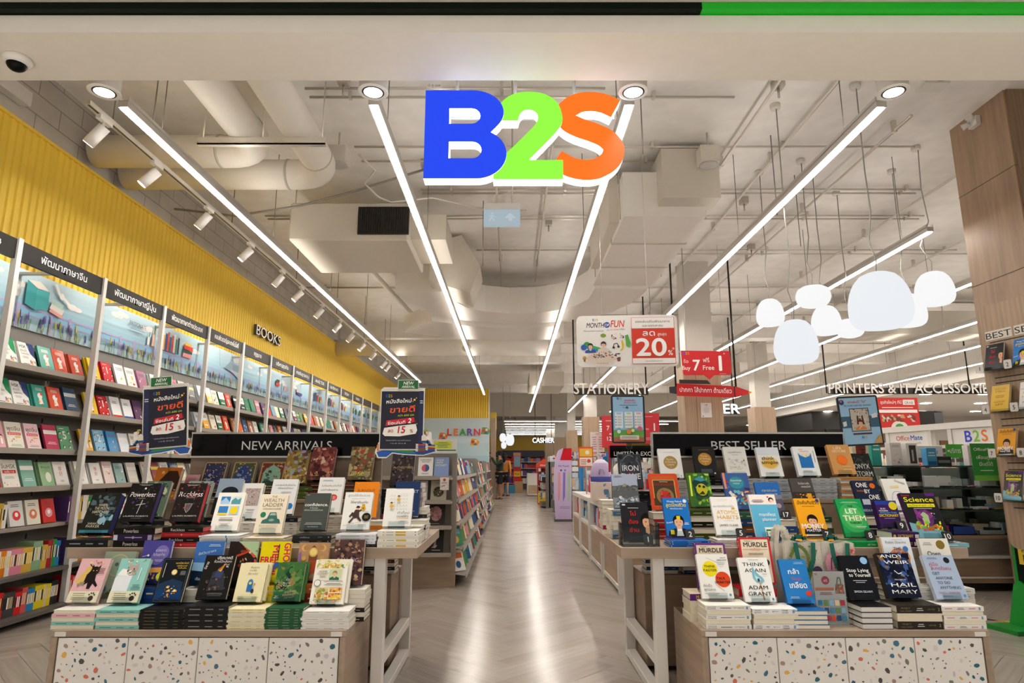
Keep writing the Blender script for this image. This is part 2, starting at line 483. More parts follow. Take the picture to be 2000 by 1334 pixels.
# ================================================================ lights and ceiling services
DUCT_ZONES=((-2,2.4,9.2,13.9),(3.1,4.4,13.5,15.3),(6.6,11.6,13.0,14.2),(5.1,7.3,19.9,22.1),(0.5,1.9,21.9,24.6))
BEAMS=(16.0,20.6,25.2,29.0)
def led(x,y0,y1,z,label,mat='led',wires=()):
    t=thing('linear_light',label,'ceiling light',(x,y0,z),0,'linear LED lights along the shop')
    L=y1-y0
    mb=MB();w=0.036
    mb.box((-w,0,0.012),(-w+0.006,L,0.095),'#d5d3cf','metal');mb.box((w-0.006,0,0.012),(w,L,0.095),'#d5d3cf','metal')
    mb.box((-w,0,0.06),(w,L,0.066),'#bdbab5','metal');mb.box((-0.03,0.05,0.0665),(0.03,L-0.05,0.07),'#fff8ee','uplight_fill');mb.box((-w,-0.004,0.012),(w,0.0,0.06),'#e8e6e2','metal')  # added glow strip on the housing top, unseen, to brighten the ceiling
    mb.build('housing',t)
    mb=MB();mb.box((-0.020,0.004,0.0),(0.020,L-0.004,0.014),'#fff8ee',mat);mb.build('diffuser',t)
    for k in[0.5+2.4*i for i in range(int(L/2.4))]:
        if any(a-0.1<y0+k<a+0.55 for a in BEAMS):k+=0.7
        if any(a<x<b and c<y0+k<d for a,b,c,d in DUCT_ZONES):continue
        mb=MB();mb.cyl((0,k,0.066),(0,k,4.848-z),0.004,'#6f6b66','metal',5);mb.build('suspension_wire',t)
    return t
LH=3.70
LX=[(-2.77,4.15,19.2),(-0.98,4.12,22.5),(0.83,4.12,29.8),(2.63,4.15,29.8),(4.55,6.6,29.8),(6.42,6.6,29.8),(8.22,6.6,29.8),(9.90,6.6,29.8),(11.6,6.6,29.8)]
names=['long white LED line light beside the spotlight track of the yellow wall','long white LED line light second from the yellow wall, ending above the blue sign wall',
         'long white LED line light passing behind the orange letter of the hanging logo','long white LED line light running from the pillar side to the white discount sign',
         'white LED line light crossing just above the globe pendants','white LED line light passing behind the globe pendants','third white LED line light past the globe pendants',
         'fourth white LED line light past the globe pendants','outermost white LED line light, just above the printers sign']
for(x,a,b),n in zip(LX,names):led(x,a,b,LH,n)
for i in range(7):
    y=34+i*2.3
    t=thing('linear_light',f'crosswise white LED line light over the cashier area, {ORD[i] if i else "first"} from the aisle front','ceiling light',(4.2,y,3.55),0,'crosswise LED lights at the rear')
    mb=MB();mb.box((-4.6,-0.05,0.015),(4.6,0.05,0.09),'#dedcd8','metal');mb.build('housing',t)
    mb=MB();mb.box((-4.6,-0.025,0),(4.6,0.025,0.016),'#fff8ec','led_far');mb.build('diffuser',t)
    for x in(-4,-1.3,1.3,4):mb=MB();mb.cyl((x,0,0.09),(x,0,1.298),0.005,'#77736e','metal',5);mb.build('suspension_wire',t)

# track with spotlights washing the yellow wall
trk=thing('spotlight_track','white lighting track carrying the spotlights along the yellow wall','lighting track',(-3.17,4.35,3.86))
mb=MB();mb.box((-0.018,0,0),(0.018,17.5,0.035),WHITE,'metal');mb.box((-0.008,0.01,-0.002),(0.008,17.5,0.004),'#3a3a38','metal');mb.build('rail',trk)
for k in range(7):mb=MB();mb.cyl((0,0.3+2.2*k,0.035),(0,0.3+2.2*k,0.988),0.005,'#6f6b66','metal',5);mb.build('suspension_wire',trk)
SP=[4.58,5.33,6.33,7.42,8.51,9.33,10.4,11.55,12.5,13.5,14.6,15.9,16.4,17.9]
for i,y in enumerate(SP):
    t=thing('track_spotlight',f'white cylinder spotlight on the wall track, {"first" if i == 0 else ORD[i]} from the shop front','spotlight',(-3.17,y,3.86),0,'spotlights on the yellow wall track')
    mb=MB();mb.box((-0.02,-0.10,-0.035),(0.02,0.05,0.0),WHITE,'plastic');mb.cyl((0,-0.03,-0.035),(0,-0.03,-0.075),0.012,WHITE,'plastic',10);mb.build('adapter',t)
    d=Vector((-0.72,0.10*(-1)**i-0.12,-0.92)).normalized()
    mb=MB();c=Vector((0.0,-0.03,-0.09));mb.tube([c-d*0.02,c+d*0.16],0.045,'#efedea','plastic',20)
    hd=mb.build('lamp_head',t)
    mb=MB();e=c+d*0.161;mb.tube([e,e+d*0.002],0.038,'#fff1d6','lamp',20);mb.build('lens',hd)
    ld=bpy.data.lights.new('spot_beam','SPOT');ld.energy=50;ld.spot_size=math.radians(64);ld.spot_blend=0.9;ld.color=(1,0.93,0.80);ld.shadow_soft_size=0.03
    lo=bpy.data.objects.new('spot_beam',ld);COL.objects.link(lo);lo.parent=t
    lo.location=c+d*0.18;lo.rotation_euler=Vector(d).to_track_quat('-Z','Y').to_euler()

# four surface cylinder downlights behind the soffit
DL=[(-2.32,3.30,'white cylinder downlight hanging above the nearest wall spotlight'),(-0.79,3.30,'white cylinder downlight to the blue letter side of the hanging logo'),
      (0.69,3.30,'white cylinder downlight above the orange letter of the hanging logo'),(2.17,3.30,'white cylinder downlight near the oak pillar')]
for x,y,n in DL:
    t=thing('cylinder_downlight',n,'downlight',(x,y,3.29),0,'cylinder downlights at the shop front')
    mb=MB();mb.lathe([(0.072,0.0),(0.084,0.0),(0.086,0.004),(0.080,0.01),(0.080,0.40),(0.02,0.405)],'#e4e1dc','plastic',28);mb.cyl((0,0,0.40),(0,0,1.56),0.012,'#cfcac2','metal',8);mb.build('housing',t)
    mb=MB();mb.lathe([(0.054,-0.001),(0.072,0.001),(0.068,0.008)],'#3d3a36','metal',28);mb.build('baffle',t)
    mb=MB();mb.lathe([(0.001,-0.004),(0.045,-0.004),(0.055,0.0)],'#fff3df','lamp',28);mb.build('lens',t)
    ld=bpy.data.lights.new('down_beam','SPOT');ld.energy=110;ld.spot_size=math.radians(75);ld.spot_blend=0.8;ld.color=(1,0.93,0.8);ld.shadow_soft_size=0.05
    lo=bpy.data.objects.new('down_beam',ld);COL.objects.link(lo);lo.parent=t;lo.location=(0,0,-0.02)

# dome camera on the soffit, exit sign, emergency lamps
t=thing('dome_camera','white dome security camera under the shop-front soffit','security camera',(-2.585,3.0,3.30))
mb=MB();mb.lathe([(0.001,0),(0.062,0),(0.068,-0.012),(0.060,-0.035),(0.050,-0.040)],'#e6e4e0','plastic',28);mb.build('housing',t)
mb=MB();mb.sphere((0,0,-0.038),0.046,'#0b0b0d','gloss',20,(1,1,0.85));mb.build('dome',t)
t=thing('exit_sign','white lit running-man exit sign box hanging below the logo','exit sign',(-0.088,5.3,3.27))
mb=MB();mb.box((-0.16,-0.03,0.14),(0.16,0.03,0.20),'#c8c5bf','plastic');mb.cyl((0.09,0,0.20),(0.09,0,1.58),0.008,'#cfcac2','metal',6)
mb.tube([(-0.08,0,0.2),(-0.07,0,0.27),(-0.02,0,0.33),(0.05,0,0.32),(0.09,0,0.24)],0.004,'#cfcac2','plastic',6);mb.build('housing',t)
emit_mat('exit',0.5,True)
mb=MB();mb.box((-0.16,-0.028,0.0),(0.16,0.028,0.14),'#cfe3ee','exit')
mb.T=place(0,-0.0285,0.03,FACE)
mb.disc(-0.085,0.075,0.010,0.001,'#e8f4fa','exit',10);mb.stroke([(-0.085,0.06),(-0.09,0.035),(-0.11,0.005)],0.014,0.001,'#e8f4fa','exit');mb.stroke([(-0.09,0.035),(-0.07,0.02),(-0.075,0.0)],0.012,0.001,'#e8f4fa','exit');mb.stroke([(-0.11,0.05),(-0.085,0.055),(-0.06,0.042)],0.01,0.001,'#e8f4fa','exit')
mb.face([(0.02,0.03,0.001),(0.06,0.03,0.001),(0.06,0.005,0.001),(0.09,0.005,0.001),(0.09,0.03,0.001),(0.125,0.03,0.001),(0.072,0.08,0.001)],'#e8f4fa','exit')
mb.build('panel',t)
def twin_spot(x,y,z,rz,label):
    t=thing('emergency_light',label,'emergency light',(x,y,z),rz)
    mb=MB();mb.box((-0.05,-0.06,-0.05),(0.0,0.06,0.05),'#dcd9d3','plastic');mb.build('housing',t)
    mb=MB();mb.tube([(-0.05,-0.03,0.03),(-0.11,-0.04,0.04)],[0.02,0.04],'#dcd9d3','plastic',14);mb.build('lamp_head',t)
    mb=MB();mb.tube([(-0.05,0.03,-0.0),(-0.10,0.08,-0.02)],[0.02,0.035],'#dcd9d3','plastic',14);mb.build('lamp_head',t)
twin_spot(4.835,6.1,4.72,0,'small white twin emergency spotlight on the oak pillar')
t=thing('sensor_box','white ceiling sensor box with green light near the oak pillar','sensor',(3.05,4.2,3.90))
mb=MB();mb.box((-0.09,-0.06,0),(0.09,0.06,0.05),'#d9d6d0','plastic');mb.box((-0.02,-0.02,0.05),(0.02,0.02,0.96),'#d0cbc3','plastic');mb.build('housing',t)
mb=MB();mb.box((0.0,-0.062,0.012),(0.04,-0.058,0.036),'#2aa866','plastic');mb.build('indicator',t)
t=thing('junction_panel','white flat panel box high on the grey block wall','wall box',(-4.40,5.0,4.36))
mb=MB();mb.bbox((0,-0.5,0),(0.10,0.22,0.14),0.01,'#d9d6d0','plastic');mb.build('housing',t)

# ceiling speakers
for x,y,n in((-1.92,6.55,'white box speaker by the bends of the big drain pipes'),(2.17,6.55,'white box speaker beside the air duct')):
    t=thing('ceiling_speaker',n,'speaker',(x,y,4.45))
    mb=MB();mb.bbox((-0.11,-0.09,0.02),(0.11,0.09,0.22),0.01,'#d3cdc3','plastic');mb.cyl((0,0,0.22),(0,0,0.40),0.01,'#cfcac2','metal',6);mb.build('cabinet',t)
    mb=MB();mb.lathe([(0.001,0.0),(0.085,0.0),(0.1,0.006),(0.1,0.02)],'#b9b6b1','plastic',24);mb.build('grille',t)

# big drain pipes, trapeze bracket
def bend(p0,p1,p2,r,n=7):
    """polyline with the corner p1 rounded"""
    a=Vector(p1)+(Vector(p0)-Vector(p1)).normalized()*r;b=Vector(p1)+(Vector(p2)-Vector(p1)).normalized()*r
    return[tuple(a.lerp(Vector(p1),t/n).lerp(Vector(p1).lerp(b,t/n),t/n))for t in range(n+1)]
PC='#efeae1'
for pts,n in(([(-2.06,3.3,4.45),(-2.06,6.65,4.40),(-4.3,6.65,4.40)],'big white drain pipe bending to the wall, outer one of the pair'),
               ([(-2.58,3.3,4.45),(-2.58,6.12,4.40),(-4.3,6.12,4.40)],'big white drain pipe bending to the wall, inner one of the pair')):
    mb=MB();mb.tube([pts[0]]+bend(*pts,0.36)+[pts[2]],0.165,PC,'paint',24)
    o=tag(mb.build('drain_pipe'),n,'pipe','big drain pipes')
    for(x,y,z)in((pts[0][0],pts[1][1]-0.42,4.41),(pts[0][0]-0.42,pts[1][1],4.4)):
        m2=MB();d=Vector((0,1,0))if x==pts[0][0]else Vector((1,0,0));m2.tube([Vector((x,y,z))-d*0.012,Vector((x,y,z))+d*0.012],0.171,'#c9c1b2','paint',24);m2.build('collar',o)
t=thing('pipe_bracket','white steel trapeze bracket hanging under the drain pipes','pipe bracket',(-2.35,5.55,4.165))
mb=MB();mb.box((-0.6,-0.03,0),(0.6,0.03,0.012),PC,'metal');mb.box((-0.6,-0.03,0),(0.6,-0.018,0.07),PC,'metal');mb.build('channel',t)
for x in(-0.56,0.0,0.56):
    mb=MB();mb.cyl((x,0.0,0.0),(x,0.0,0.66),0.008,PC,'metal',6);mb.build('rod',t)

# ducts
DUC='#efebe5'
def duct_path(mb,path,w,h,col=DUC,mat='paint'):
    P=[Vector((x,y,0))for x,y in path];R=[]
    for i,p in enumerate(P):
        d=(P[min(i+1,len(P)-1)]-P[max(i-1,0)]).normalized();n=Vector((-d.y,d.x,0))
        R.append([mb.pt(p+n*(s*w/2)+Vector((0,0,z)))for s,z in((-1,0),(1,0),(1,h),(-1,h))])
    for a,b in zip(R,R[1:]):
        for k in range(4):mb.idx((a[k],a[(k+1)%4],b[(k+1)%4],b[k]),col,mat)
    mb.idx(R[0][::-1],col,mat);mb.idx(R[-1],col,mat)
t=thing('air_duct','white rectangular air duct with stepped end running back over the middle','air duct',(0,0,4.05))
mb=MB();mb.box((1.30,7.0,0.0),(2.25,9.9,0.55),DUC,'paint');mb.box((1.18,7.35,0.06),(1.30,9.2,0.68),'#d3ccc0','paint');mb.box((1.7,6.75,0.12),(2.35,7.3,0.72),'#d3ccc0','paint');mb.build('straight_run',t)
mb=MB()
for y in(7.9,8.9):mb.box((1.285,y,-0.012),(2.265,y+0.03,0.56),'#c8c0b2','paint')
mb.build('flange',t)
for x,y in((1.27,7.1),(2.28,7.1),(1.27,9.4),(2.28,9.4)):mb=MB();mb.cyl((x,y,0),(x,y,0.798),0.008,'#bdb6aa','metal',6);mb.build('hanger_rod',t)
arc=[(1.75,9.9),(1.72,10.6),(1.5,11.2),(1.1,11.65),(0.55,11.95),(-0.1,12.0),(-0.7,11.8),(-1.15,11.4),(-1.4,10.8),(-1.5,10.1)]
mb=MB();duct_path(mb,[(x,y)for x,y in arc],0.85,0.5)
o=mb.build('air_duct',None,(0,0,4.0));curved=o;tag(o,'white flat air duct sweeping in a half circle over the middle','air duct')
mb=MB();duct_path(mb,[(-1.9,12.5),(-1.0,13.1),(0.1,13.3),(1.0,13.1)],1.3,0.35);mb.box((-0.6,12.9,0.35),(-0.3,13.2,0.88),DUC,'paint')
tag(mb.build('air_duct',None,(0,0,3.95)),'wide flat white duct plate behind the curved air duct','air duct')
mb=MB();mb.prism([(-0.55,0),(0.1,-0.2),(0.25,0.25),(-0.05,0.75),(-0.5,0.6)],-0.9,0.0,'#d6cfc2','paint');mb.build('elbow',curved,(-0.75,9.6,0.05),(math.pi/2,0,0))
t=thing('fan_coil_unit','white ceiling air conditioner with a black return grille','air conditioner',(-2.05,8.1,3.98))
mb=MB();mb.bbox((-0.75,-0.5,0),(0.75,0.9,0.5),0.02,'#d5cec1','paint');mb.box((0.75,-0.3,0.08),(1.2,0.7,0.42),'#d0c8ba','paint');mb.build('cabinet',t)
mb=MB();mb.box((0.12,-0.53,0.07),(0.76,-0.50,0.43),'#1d1b19','plastic')
for k in range(22):mb.box((0.14+k*0.028,-0.55,0.085),(0.146+k*0.028,-0.53,0.415),'#4a4742','metal')
mb.build('grille',t)
for x,y in((-0.7,-0.45),(0.7,-0.45),(-0.7,0.85),(0.7,0.85)):mb=MB();mb.cyl((x,y,0.5),(x,y,0.868),0.008,'#bdb6aa','metal',6);mb.build('hanger_rod',t)
mb=MB();mb.cyl((-4.4,15.6,4.1),(1.2,15.6,4.1),0.2,PC,'paint',20);tag(mb.build('drain_pipe'),'thick white pipe crossing the ceiling in front of the concrete beam','pipe')
mb=MB();mb.cyl((-2.7,9.4,4.72),(-2.0,15.2,4.40),0.05,PC,'paint',12);tag(mb.build('drain_pipe'),'thin white pipe sloping back over the left LED lights','pipe')
for i,(x0,x1,y0,y1)in enumerate(((3.2,4.3,13.6,15.2),(6.8,11.5,13.2,14.0),(5.2,7.2,20,22),(0.6,1.8,22,24.5))):
    mb=MB();mb.box((x0,y0,3.95),(x1,y1,4.45),'#cec7bb','paint')
    for x in(x0+0.1,x1-0.1):mb.cyl((x,y0+0.1,4.45),(x,y0+0.1,4.86),0.01,'#bdb6aa','metal',6)
    tag(mb.build('air_duct'),['white duct box behind the oak column under the ceiling','long white crosswise duct behind the globe pendants','white duct box deep behind the pendants','white duct box over the rear aisle'][i],'air duct')

# conduits across and along the ceiling
CC='#d9d4ca'
runs=[(5.6,-2.0,0.9),(5.75,-2.0,2.2),(6.75,-1.8,4.6),(7.1,-1.8,2.3),(7.9,-1.2,5.4),(8.02,-1.2,5.4),(8.8,-3.6,6.0),(8.92,-3.6,6.0),(10.3,-0.6,7.5),(10.5,2.4,9.0),(12.6,-4.2,9.5),(13.8,1.6,10.5),(15.0,1.4,11.0),(17.6,-4.2,11.5),(18.6,-4.2,12),(22.4,-4,12)]
for i,(y,x0,x1)in enumerate(runs):
    mb=MB();z=4.79;r=0.014 if y<12 else 0.02
    mb.cyl((x0,y,z),(x1,y,z),r,CC,'metal',8)
    x=x0+0.4
    while x<x1:
        mb.box((x-0.015,y-0.025,z-0.02),(x+0.015,y+0.025,4.86),CC,'metal');x+=1.5
    tag(mb.build('conduit_pipe'),f'white steel conduit crossing the ceiling, {"first" if i == 0 else ORD[i]} run back from the shop front','conduit','conduits across the ceiling')
longs=[(2.5,4.6,14),(3.05,4.5,16),(4.1,6.0,22),(5.5,7.0,26),(-0.2,6.0,13),(0.45,6.3,12),(-1.55,9,20),(7.2,8.5,28),(9.0,9.5,28)]
for i,(x,y0,y1)in enumerate(longs):
    mb=MB();mb.tube([(x,y0,4.74),(x,y1,4.74)],0.016,CC,'metal',8)
    y=y0+0.3
    while y<y1:
        mb.box((x-0.025,y-0.015,4.72),(x+0.025,y+0.015,4.86),CC,'metal');y+=2.2
    tag(mb.build('conduit_pipe'),f'white conduit running front to back along the ceiling, {["beside the rectangular duct", "between the fourth LED and pillar", "above the globe pendants", "outside the globe pendants", "behind the exit sign", "behind the blue and green letters", "over the yellow wall side", "far over the printers area", "farthest over the printers area"][i]}','conduit','conduits along the ceiling')
mb=MB();mb.tube([(-1.75,6.75,4.7),(-1.6,6.95,4.6),(-1.75,7.1,4.5),(-1.62,7.3,4.42),(-1.5,7.45,4.42),(-1.0,7.5,4.5),(-0.3,8.2,4.62),(0.2,8.5,4.75)],0.012,CC,'plastic',6)
tag(mb.build('cable'),'white cable looping past the box speaker by the drain pipes','cable')
mb=MB();mb.tube([(-4.2,7.5,4.35),(-3.4,7.4,4.22),(-2.6,7.3,4.3),(-2.0,7.35,4.5),(-1.0,7.2,4.75)],0.015,'#8f8a83','plastic',6)
tag(mb.build('cable'),'grey cable sagging in front of the air conditioner','cable')
for i,(x,y)in enumerate(((2.55,5.55),(0.15,7.4),(-1.05,7.2),(3.2,8.3),(0.55,9.1),(2.35,10.4),(4.0,10.2),(-1.6,5.5))):
    mb=MB();mb.box((x-0.05,y-0.05,4.76),(x+0.05,y+0.05,4.855),'#bfb9ae','metal');mb.cyl((x,y,4.66),(x,y,4.76),0.012,'#bfb9ae','metal',8)
    tag(mb.build('sprinkler'),['ceiling box with drop at the conduit bend near the pillar','sprinkler head behind the green letter','sprinkler head by the second LED light','sprinkler head right of the rectangular duct','sprinkler head behind the exit sign','sprinkler head past the rectangular duct','sprinkler head above the globe pendants','ceiling box between the drain pipes and the logo'][i],'sprinkler','sprinkler heads and boxes on the ceiling')
for i,(x,y)in enumerate(((-1.05,14.5),(-3.0,4.9),(1.15,5.2),(2.9,6.6),(3.6,7.6),(-0.4,8.4))):
    mb=MB();mb.cyl((x,y,3.9 if i else 3.95),(x,y,4.86),0.006,'#8f8a83','metal',6)
    if i==0:mb.sphere((x,y,3.9),0.11,'#dcd9d3','plastic',14,(1,1,0.9))
    tag(mb.build('security_camera' if i==0 else 'hanger_rod_steel'),['white hanging dome camera before the yellow end wall','thin steel rod by the drain pipes','thin steel rod beside the orange letter','thin steel rod right of the fourth LED light','thin steel rod over the pendants','thin steel rod behind the logo'][i],'security camera' if i==0 else 'steel rod')

# globe pendants: (px centre worked out at their depth) x, y, z-bottom, half width, height, kind
PEN=[(3.33,5.62,2.42,0.263,0.52,'big egg-shaped white glass pendant in the middle of the cluster'),
       (2.70,5.98,2.16,0.200,0.42,'lowest egg-shaped white glass pendant of the cluster'),
       (3.10,7.48,2.855,0.16,0.33,'small egg-shaped white pendant at the aisle edge of the cluster'),
       (3.49,7.18,3.01,0.19,0.25,'flattened pebble-shaped white pendant at the top of the cluster'),
       (3.80,7.55,2.76,0.17,0.36,'small white pendant directly under the pebble-shaped one'),
       (4.38,8.10,2.84,0.17,0.24,'small white pendant half hidden behind the big egg'),
       (4.75,7.45,2.84,0.19,0.40,'white pendant peeping out below the outermost one'),
       (4.68,6.85,2.95,0.195,0.38,'outermost egg-shaped white pendant on a curled cord near the pillar')]
def smooth2(P):
    out=[]
    for(a,b),(c,d),in zip(P,P[1:]):out+=[(a,b),((a+c)/2*1.008,(b+d)/2)]
    return out+[P[-1]]
for x,y,z,r,h,n in PEN:
    t=thing('globe_pendant',n,'pendant lamp',(x,y,z),0,'white globe pendants')
    flat=h/r<1.5
    SH=((0.4,0.0),(0.7,0.025),(0.88,0.09),(0.97,0.2),(1.0,0.33),(0.98,0.48),(0.90,0.66),(0.77,0.81),(0.58,0.93),(0.36,0.985),(0.15,1.0))
    if flat:SH=((0.4,0.0),(0.7,0.07),(0.9,0.22),(1.0,0.45),(0.97,0.66),(0.85,0.85),(0.6,0.97),(0.3,1.0))
    prof=[(0.001,0.0)]+[(r*p[0],h*p[1])for p in smooth2(SH)]+[(0.001,h)]
    mb=MB();mb.lathe(prof,'#f3f6fa' if r>0.198 else '#ffffff','pendant',32);mb.build('glass_shade',t)
    mb=MB();k=0.03 if 'curled' not in n else 0.09
    mb.tube([(0,0,h),(0.01,0,h+0.12),(-k,0.01,h+0.3),(k*0.4,0,h+0.6),(0.0,0,h+1.0),(k*0.3,0,4.86-z)],0.006,'#9a968f','plastic',6);mb.build('cord',t)
    mb=MB();mb.lathe([(0.05,4.80-z),(0.05,4.855-z)],'#d6d2ca','plastic',16);mb.build('ceiling_rose',t)
for i,(x,z,r)in enumerate(((0.06,2.24,0.14),(0.36,2.11,0.19),(0.08,2.0,0.12))):
    t=thing('globe_pendant',['white pendant far down the aisle, upper one of three','white pendant far down the aisle, largest of three','white pendant far down the aisle, lowest of three'][i],'pendant lamp',(-0.15+x-0.3,27.5+i*0.8,z),0,'white pendants at the aisle end')
    mb=MB();mb.lathe([(0.001,0)]+[(r*math.sin(math.pi*k/14)**0.7,r*2.6*(1-math.cos(math.pi*k/14))/2)for k in range(1,14)]+[(0.001,r*2.6)],'#fbfdff','pendant',24);mb.build('glass_shade',t)
    mb=MB();mb.cyl((0,0,r*2.6),(0,0,4.86-z),0.008,'#9a968f','plastic',6);mb.build('cord',t)
# downlights in the mall ceiling far to the side
k=0
for y in(13,15.5,18,20.5,23.5,27,31,36):
    for x in(13.3,15.2,17.2,19.5):
        mb=MB();mb.box((x-0.13,y-0.13,3.485),(x+0.13,y+0.13,3.50),'#fff4e0','mall_lamp')
        tag(mb.build('recessed_downlight'),'square recessed downlight in the white mall ceiling beyond the printers sign','downlight','downlights of the mall ceiling');k+=1
# ================================================================ printed artwork
def art(mb,w,h,z,ops,mat='print',dz=0.00035):
    """draw printed shapes on a w x h card whose lower-left corner is the local origin"""
    for i,op in enumerate(ops):
        k=op[0];q=z+dz*(i+1)
        if k=='r':mb.rect(op[1]*w,op[2]*h,(op[1]+op[3])*w,(op[2]+op[4])*h,q,op[5],mat)
        elif k=='d':mb.disc(op[1]*w,op[2]*h,op[3]*w,q,op[4],mat,22,(op[5]*w if len(op)>5 else None))
        elif k=='t':
            o=op[6]if len(op)>6 else{}
            mb.text(op[1],op[2]*w,op[3]*h,op[4]*h,q,op[5],mat,o.get('a','c'),o.get('b',0.0),(o['w']*w if 'w' in o else None),o.get('s',0.0),rot=o.get('r',0.0))
        elif k=='p':mb.face([(x*w,y*h,q)for x,y in op[1]],op[2],mat)
        elif k=='s':mb.stroke([(x*w,y*h)for x,y in op[1]],op[2]*w,q,op[3],mat)
        elif k=='n':
            _,x,y,ww,hh,n,col=op[:7];rr=random.Random(n*31+int(x*97))
            for j in range(n):
                l=ww*rr.uniform(0.6,1.0);yy=y+hh*(1-(j+0.5)/n);th=hh/n*0.36
                mb.rect((x+(ww-l)/2)*w,(yy-th/2)*h,(x+(ww+l)/2)*w,(yy+th/2)*h,q,col,mat)
        elif k=='q':
            _,seed,n,cols,(x0,y0,x1,y1),sz=op;rr=random.Random(seed)
            for j in range(n):
                cx,cy=rr.uniform(x0,x1),rr.uniform(y0,y1);s=sz*rr.uniform(0.4,1.2);a0=rr.uniform(0,6.28);st=rr.uniform(0.35,1)
                pts=[]
                for t in range(7):
                    a=a0+6.283*t/7;r=s*rr.uniform(0.6,1.1);px,py=r*math.cos(a),r*st*math.sin(a)
                    px,py=px*math.cos(a0)-py*math.sin(a0),px*math.sin(a0)+py*math.cos(a0)
                    pts.append((min(max(cx+px,x0),x1)*w,min(max(cy*h+py*w,y0*h),y1*h),q+0.00002*j))
                mb.face(pts,rr.choice(cols),mat)
        elif k=='bust':     # printed portrait: shoulders, neck, face, hair
            _,x,y,s,shirt,hair,skin=op
            f=lambda P:[(min(max((x+a*s)*w,0.002),w-0.002),y*h+b*s*w)for a,b in P]
            g=lambda P,c,e:mb.face([(a,b,q+e)for a,b in f(P)],c,mat)
            g([(-1,0),(1,0),(0.92,0.42),(0.35,0.66),(-0.35,0.66),(-0.92,0.42)],shirt,0)
            g([(-0.22,0.5),(0.0,0.38),(0.22,0.5),(0.2,0.95),(-0.2,0.95)],skin,0.00004)
            ov=lambda cx,cy,rx,ry:[(cx+rx*math.cos(6.283*t/18),cy+ry*math.sin(6.283*t/18))for t in range(18)]
            g(ov(0,1.32,0.48,0.50),hair,0.00006);g(ov(0,1.18,0.37,0.46),skin,0.00008)
            g([(-0.40,1.32),(-0.2,1.44),(0.2,1.40),(0.42,1.30),(0.34,1.66),(0,1.80),(-0.34,1.66)],hair,0.0001)
            for e in(-0.15,0.15):g(ov(e,1.2,0.055,0.03),'#1a1412',0.00012)
            g([(-0.12,0.95),(0.12,0.95),(0.08,0.91),(-0.08,0.91)],'#a0524a',0.00012)

def rounded(w,h,r,n=6,x=0,y=0):
    P=[]
    for cx,cy,a in((w-r,r,-90),(w-r,h-r,0),(r,h-r,90),(r,r,180)):
        for k in range(n+1):
            t=math.radians(a+90*k/n);P.append((x+cx+r*math.cos(t),y+cy+r*math.sin(t)))
    return P
LOGO=[('t','B',-0.33,0,1,'#2b4ad0',{'b':0.05}),('t','2',0.0,0,1,'#7cc53a',{'b':0.05}),('t','S',0.33,0,1,'#f07f1e',{'b':0.05})]
def logo(mb,x,y,h,z,mat='print'):
    for ch,dx,c in(('B',-0.78,'#2b4ad0'),('2',0.0,'#7cc53a'),('S',0.78,'#f07f1e')):
        mb.text(ch,x+dx*h,y,h,z,c,mat,bold=0.05)

# ---------------------------------------------------------------- the big hanging logo
def smooth(P,n=6,closed=False):
    out=[];N=len(P);R=range(N if closed else N-1)
    for i in R:
        p0,p1,p2,p3=(P[(i-1)%N]if closed or i else P[0]),P[i],P[(i+1)%N],(P[(i+2)%N]if closed or i+2<N else P[-1])
        for k in range(n):
            t=k/n
            out.append(tuple(0.5*((2*p1[j])+(-p0[j]+p2[j])*t+(2*p0[j]-5*p1[j]+4*p2[j]-p3[j])*t*t+(-p0[j]+3*p1[j]-3*p2[j]+p3[j])*t**3)for j in(0,1)))
    if not closed:out.append(P[-1])
    return out
def arcp(cx,cy,rx,ry,a0,a1,n=14):
    return[(cx+rx*math.cos(math.radians(a0+(a1-a0)*k/n)),cy+ry*math.sin(math.radians(a0+(a1-a0)*k/n)))for k in range(n+1)]
B_OUT=[(0,0),(0.50,0)]+arcp(0.545,0.275,0.31,0.275,-90,62,16)+arcp(0.50,0.745,0.325,0.255,-38,90,16)+[(0,1)]
B_H1=[(0.255,0.615),(0.255,0.79)]+arcp(0.49,0.7025,0.09,0.0875,90,-90,10)
B_H2=[(0.255,0.225),(0.255,0.41)]+arcp(0.50,0.3175,0.095,0.0925,90,-90,10)
two=[(0,0),(0.72,0),(0.72,0.215),(0.375,0.215)]+smooth([(0.375,0.225),(0.62,0.49),(0.71,0.62),(0.715,0.74),(0.66,0.88),(0.53,0.97),(0.36,0.995),(0.20,0.965),(0.09,0.88),(0.04,0.78),(0.025,0.66)],5)+[(0.255,0.66)]+smooth([(0.255,0.66),(0.275,0.73),(0.32,0.775),(0.37,0.785),(0.43,0.765),(0.465,0.71),(0.45,0.64),(0.38,0.55),(0.20,0.36),(0.0,0.155)],5)
def s_shape():
    C=smooth([(0.725,0.80),(0.60,0.862),(0.46,0.885),(0.315,0.86),(0.205,0.765),(0.225,0.655),(0.335,0.585),(0.48,0.53),(0.615,0.46),(0.69,0.355),(0.655,0.225),(0.53,0.13),(0.39,0.108),(0.24,0.14),(0.09,0.225)],6)
    A,Bk=[],[];hw=0.112
    for i,p in enumerate(C):
        a,b=C[max(i-1,0)],C[min(i+1,len(C)-1)];d=math.hypot(b[0]-a[0],b[1]-a[1]);n=(-(b[1]-a[1])/d,(b[0]-a[0])/d)
        A.append((p[0]+n[0]*hw,p[1]+n[1]*hw));Bk.append((p[0]-n[0]*hw,p[1]-n[1]*hw))
    return A+Bk[::-1]
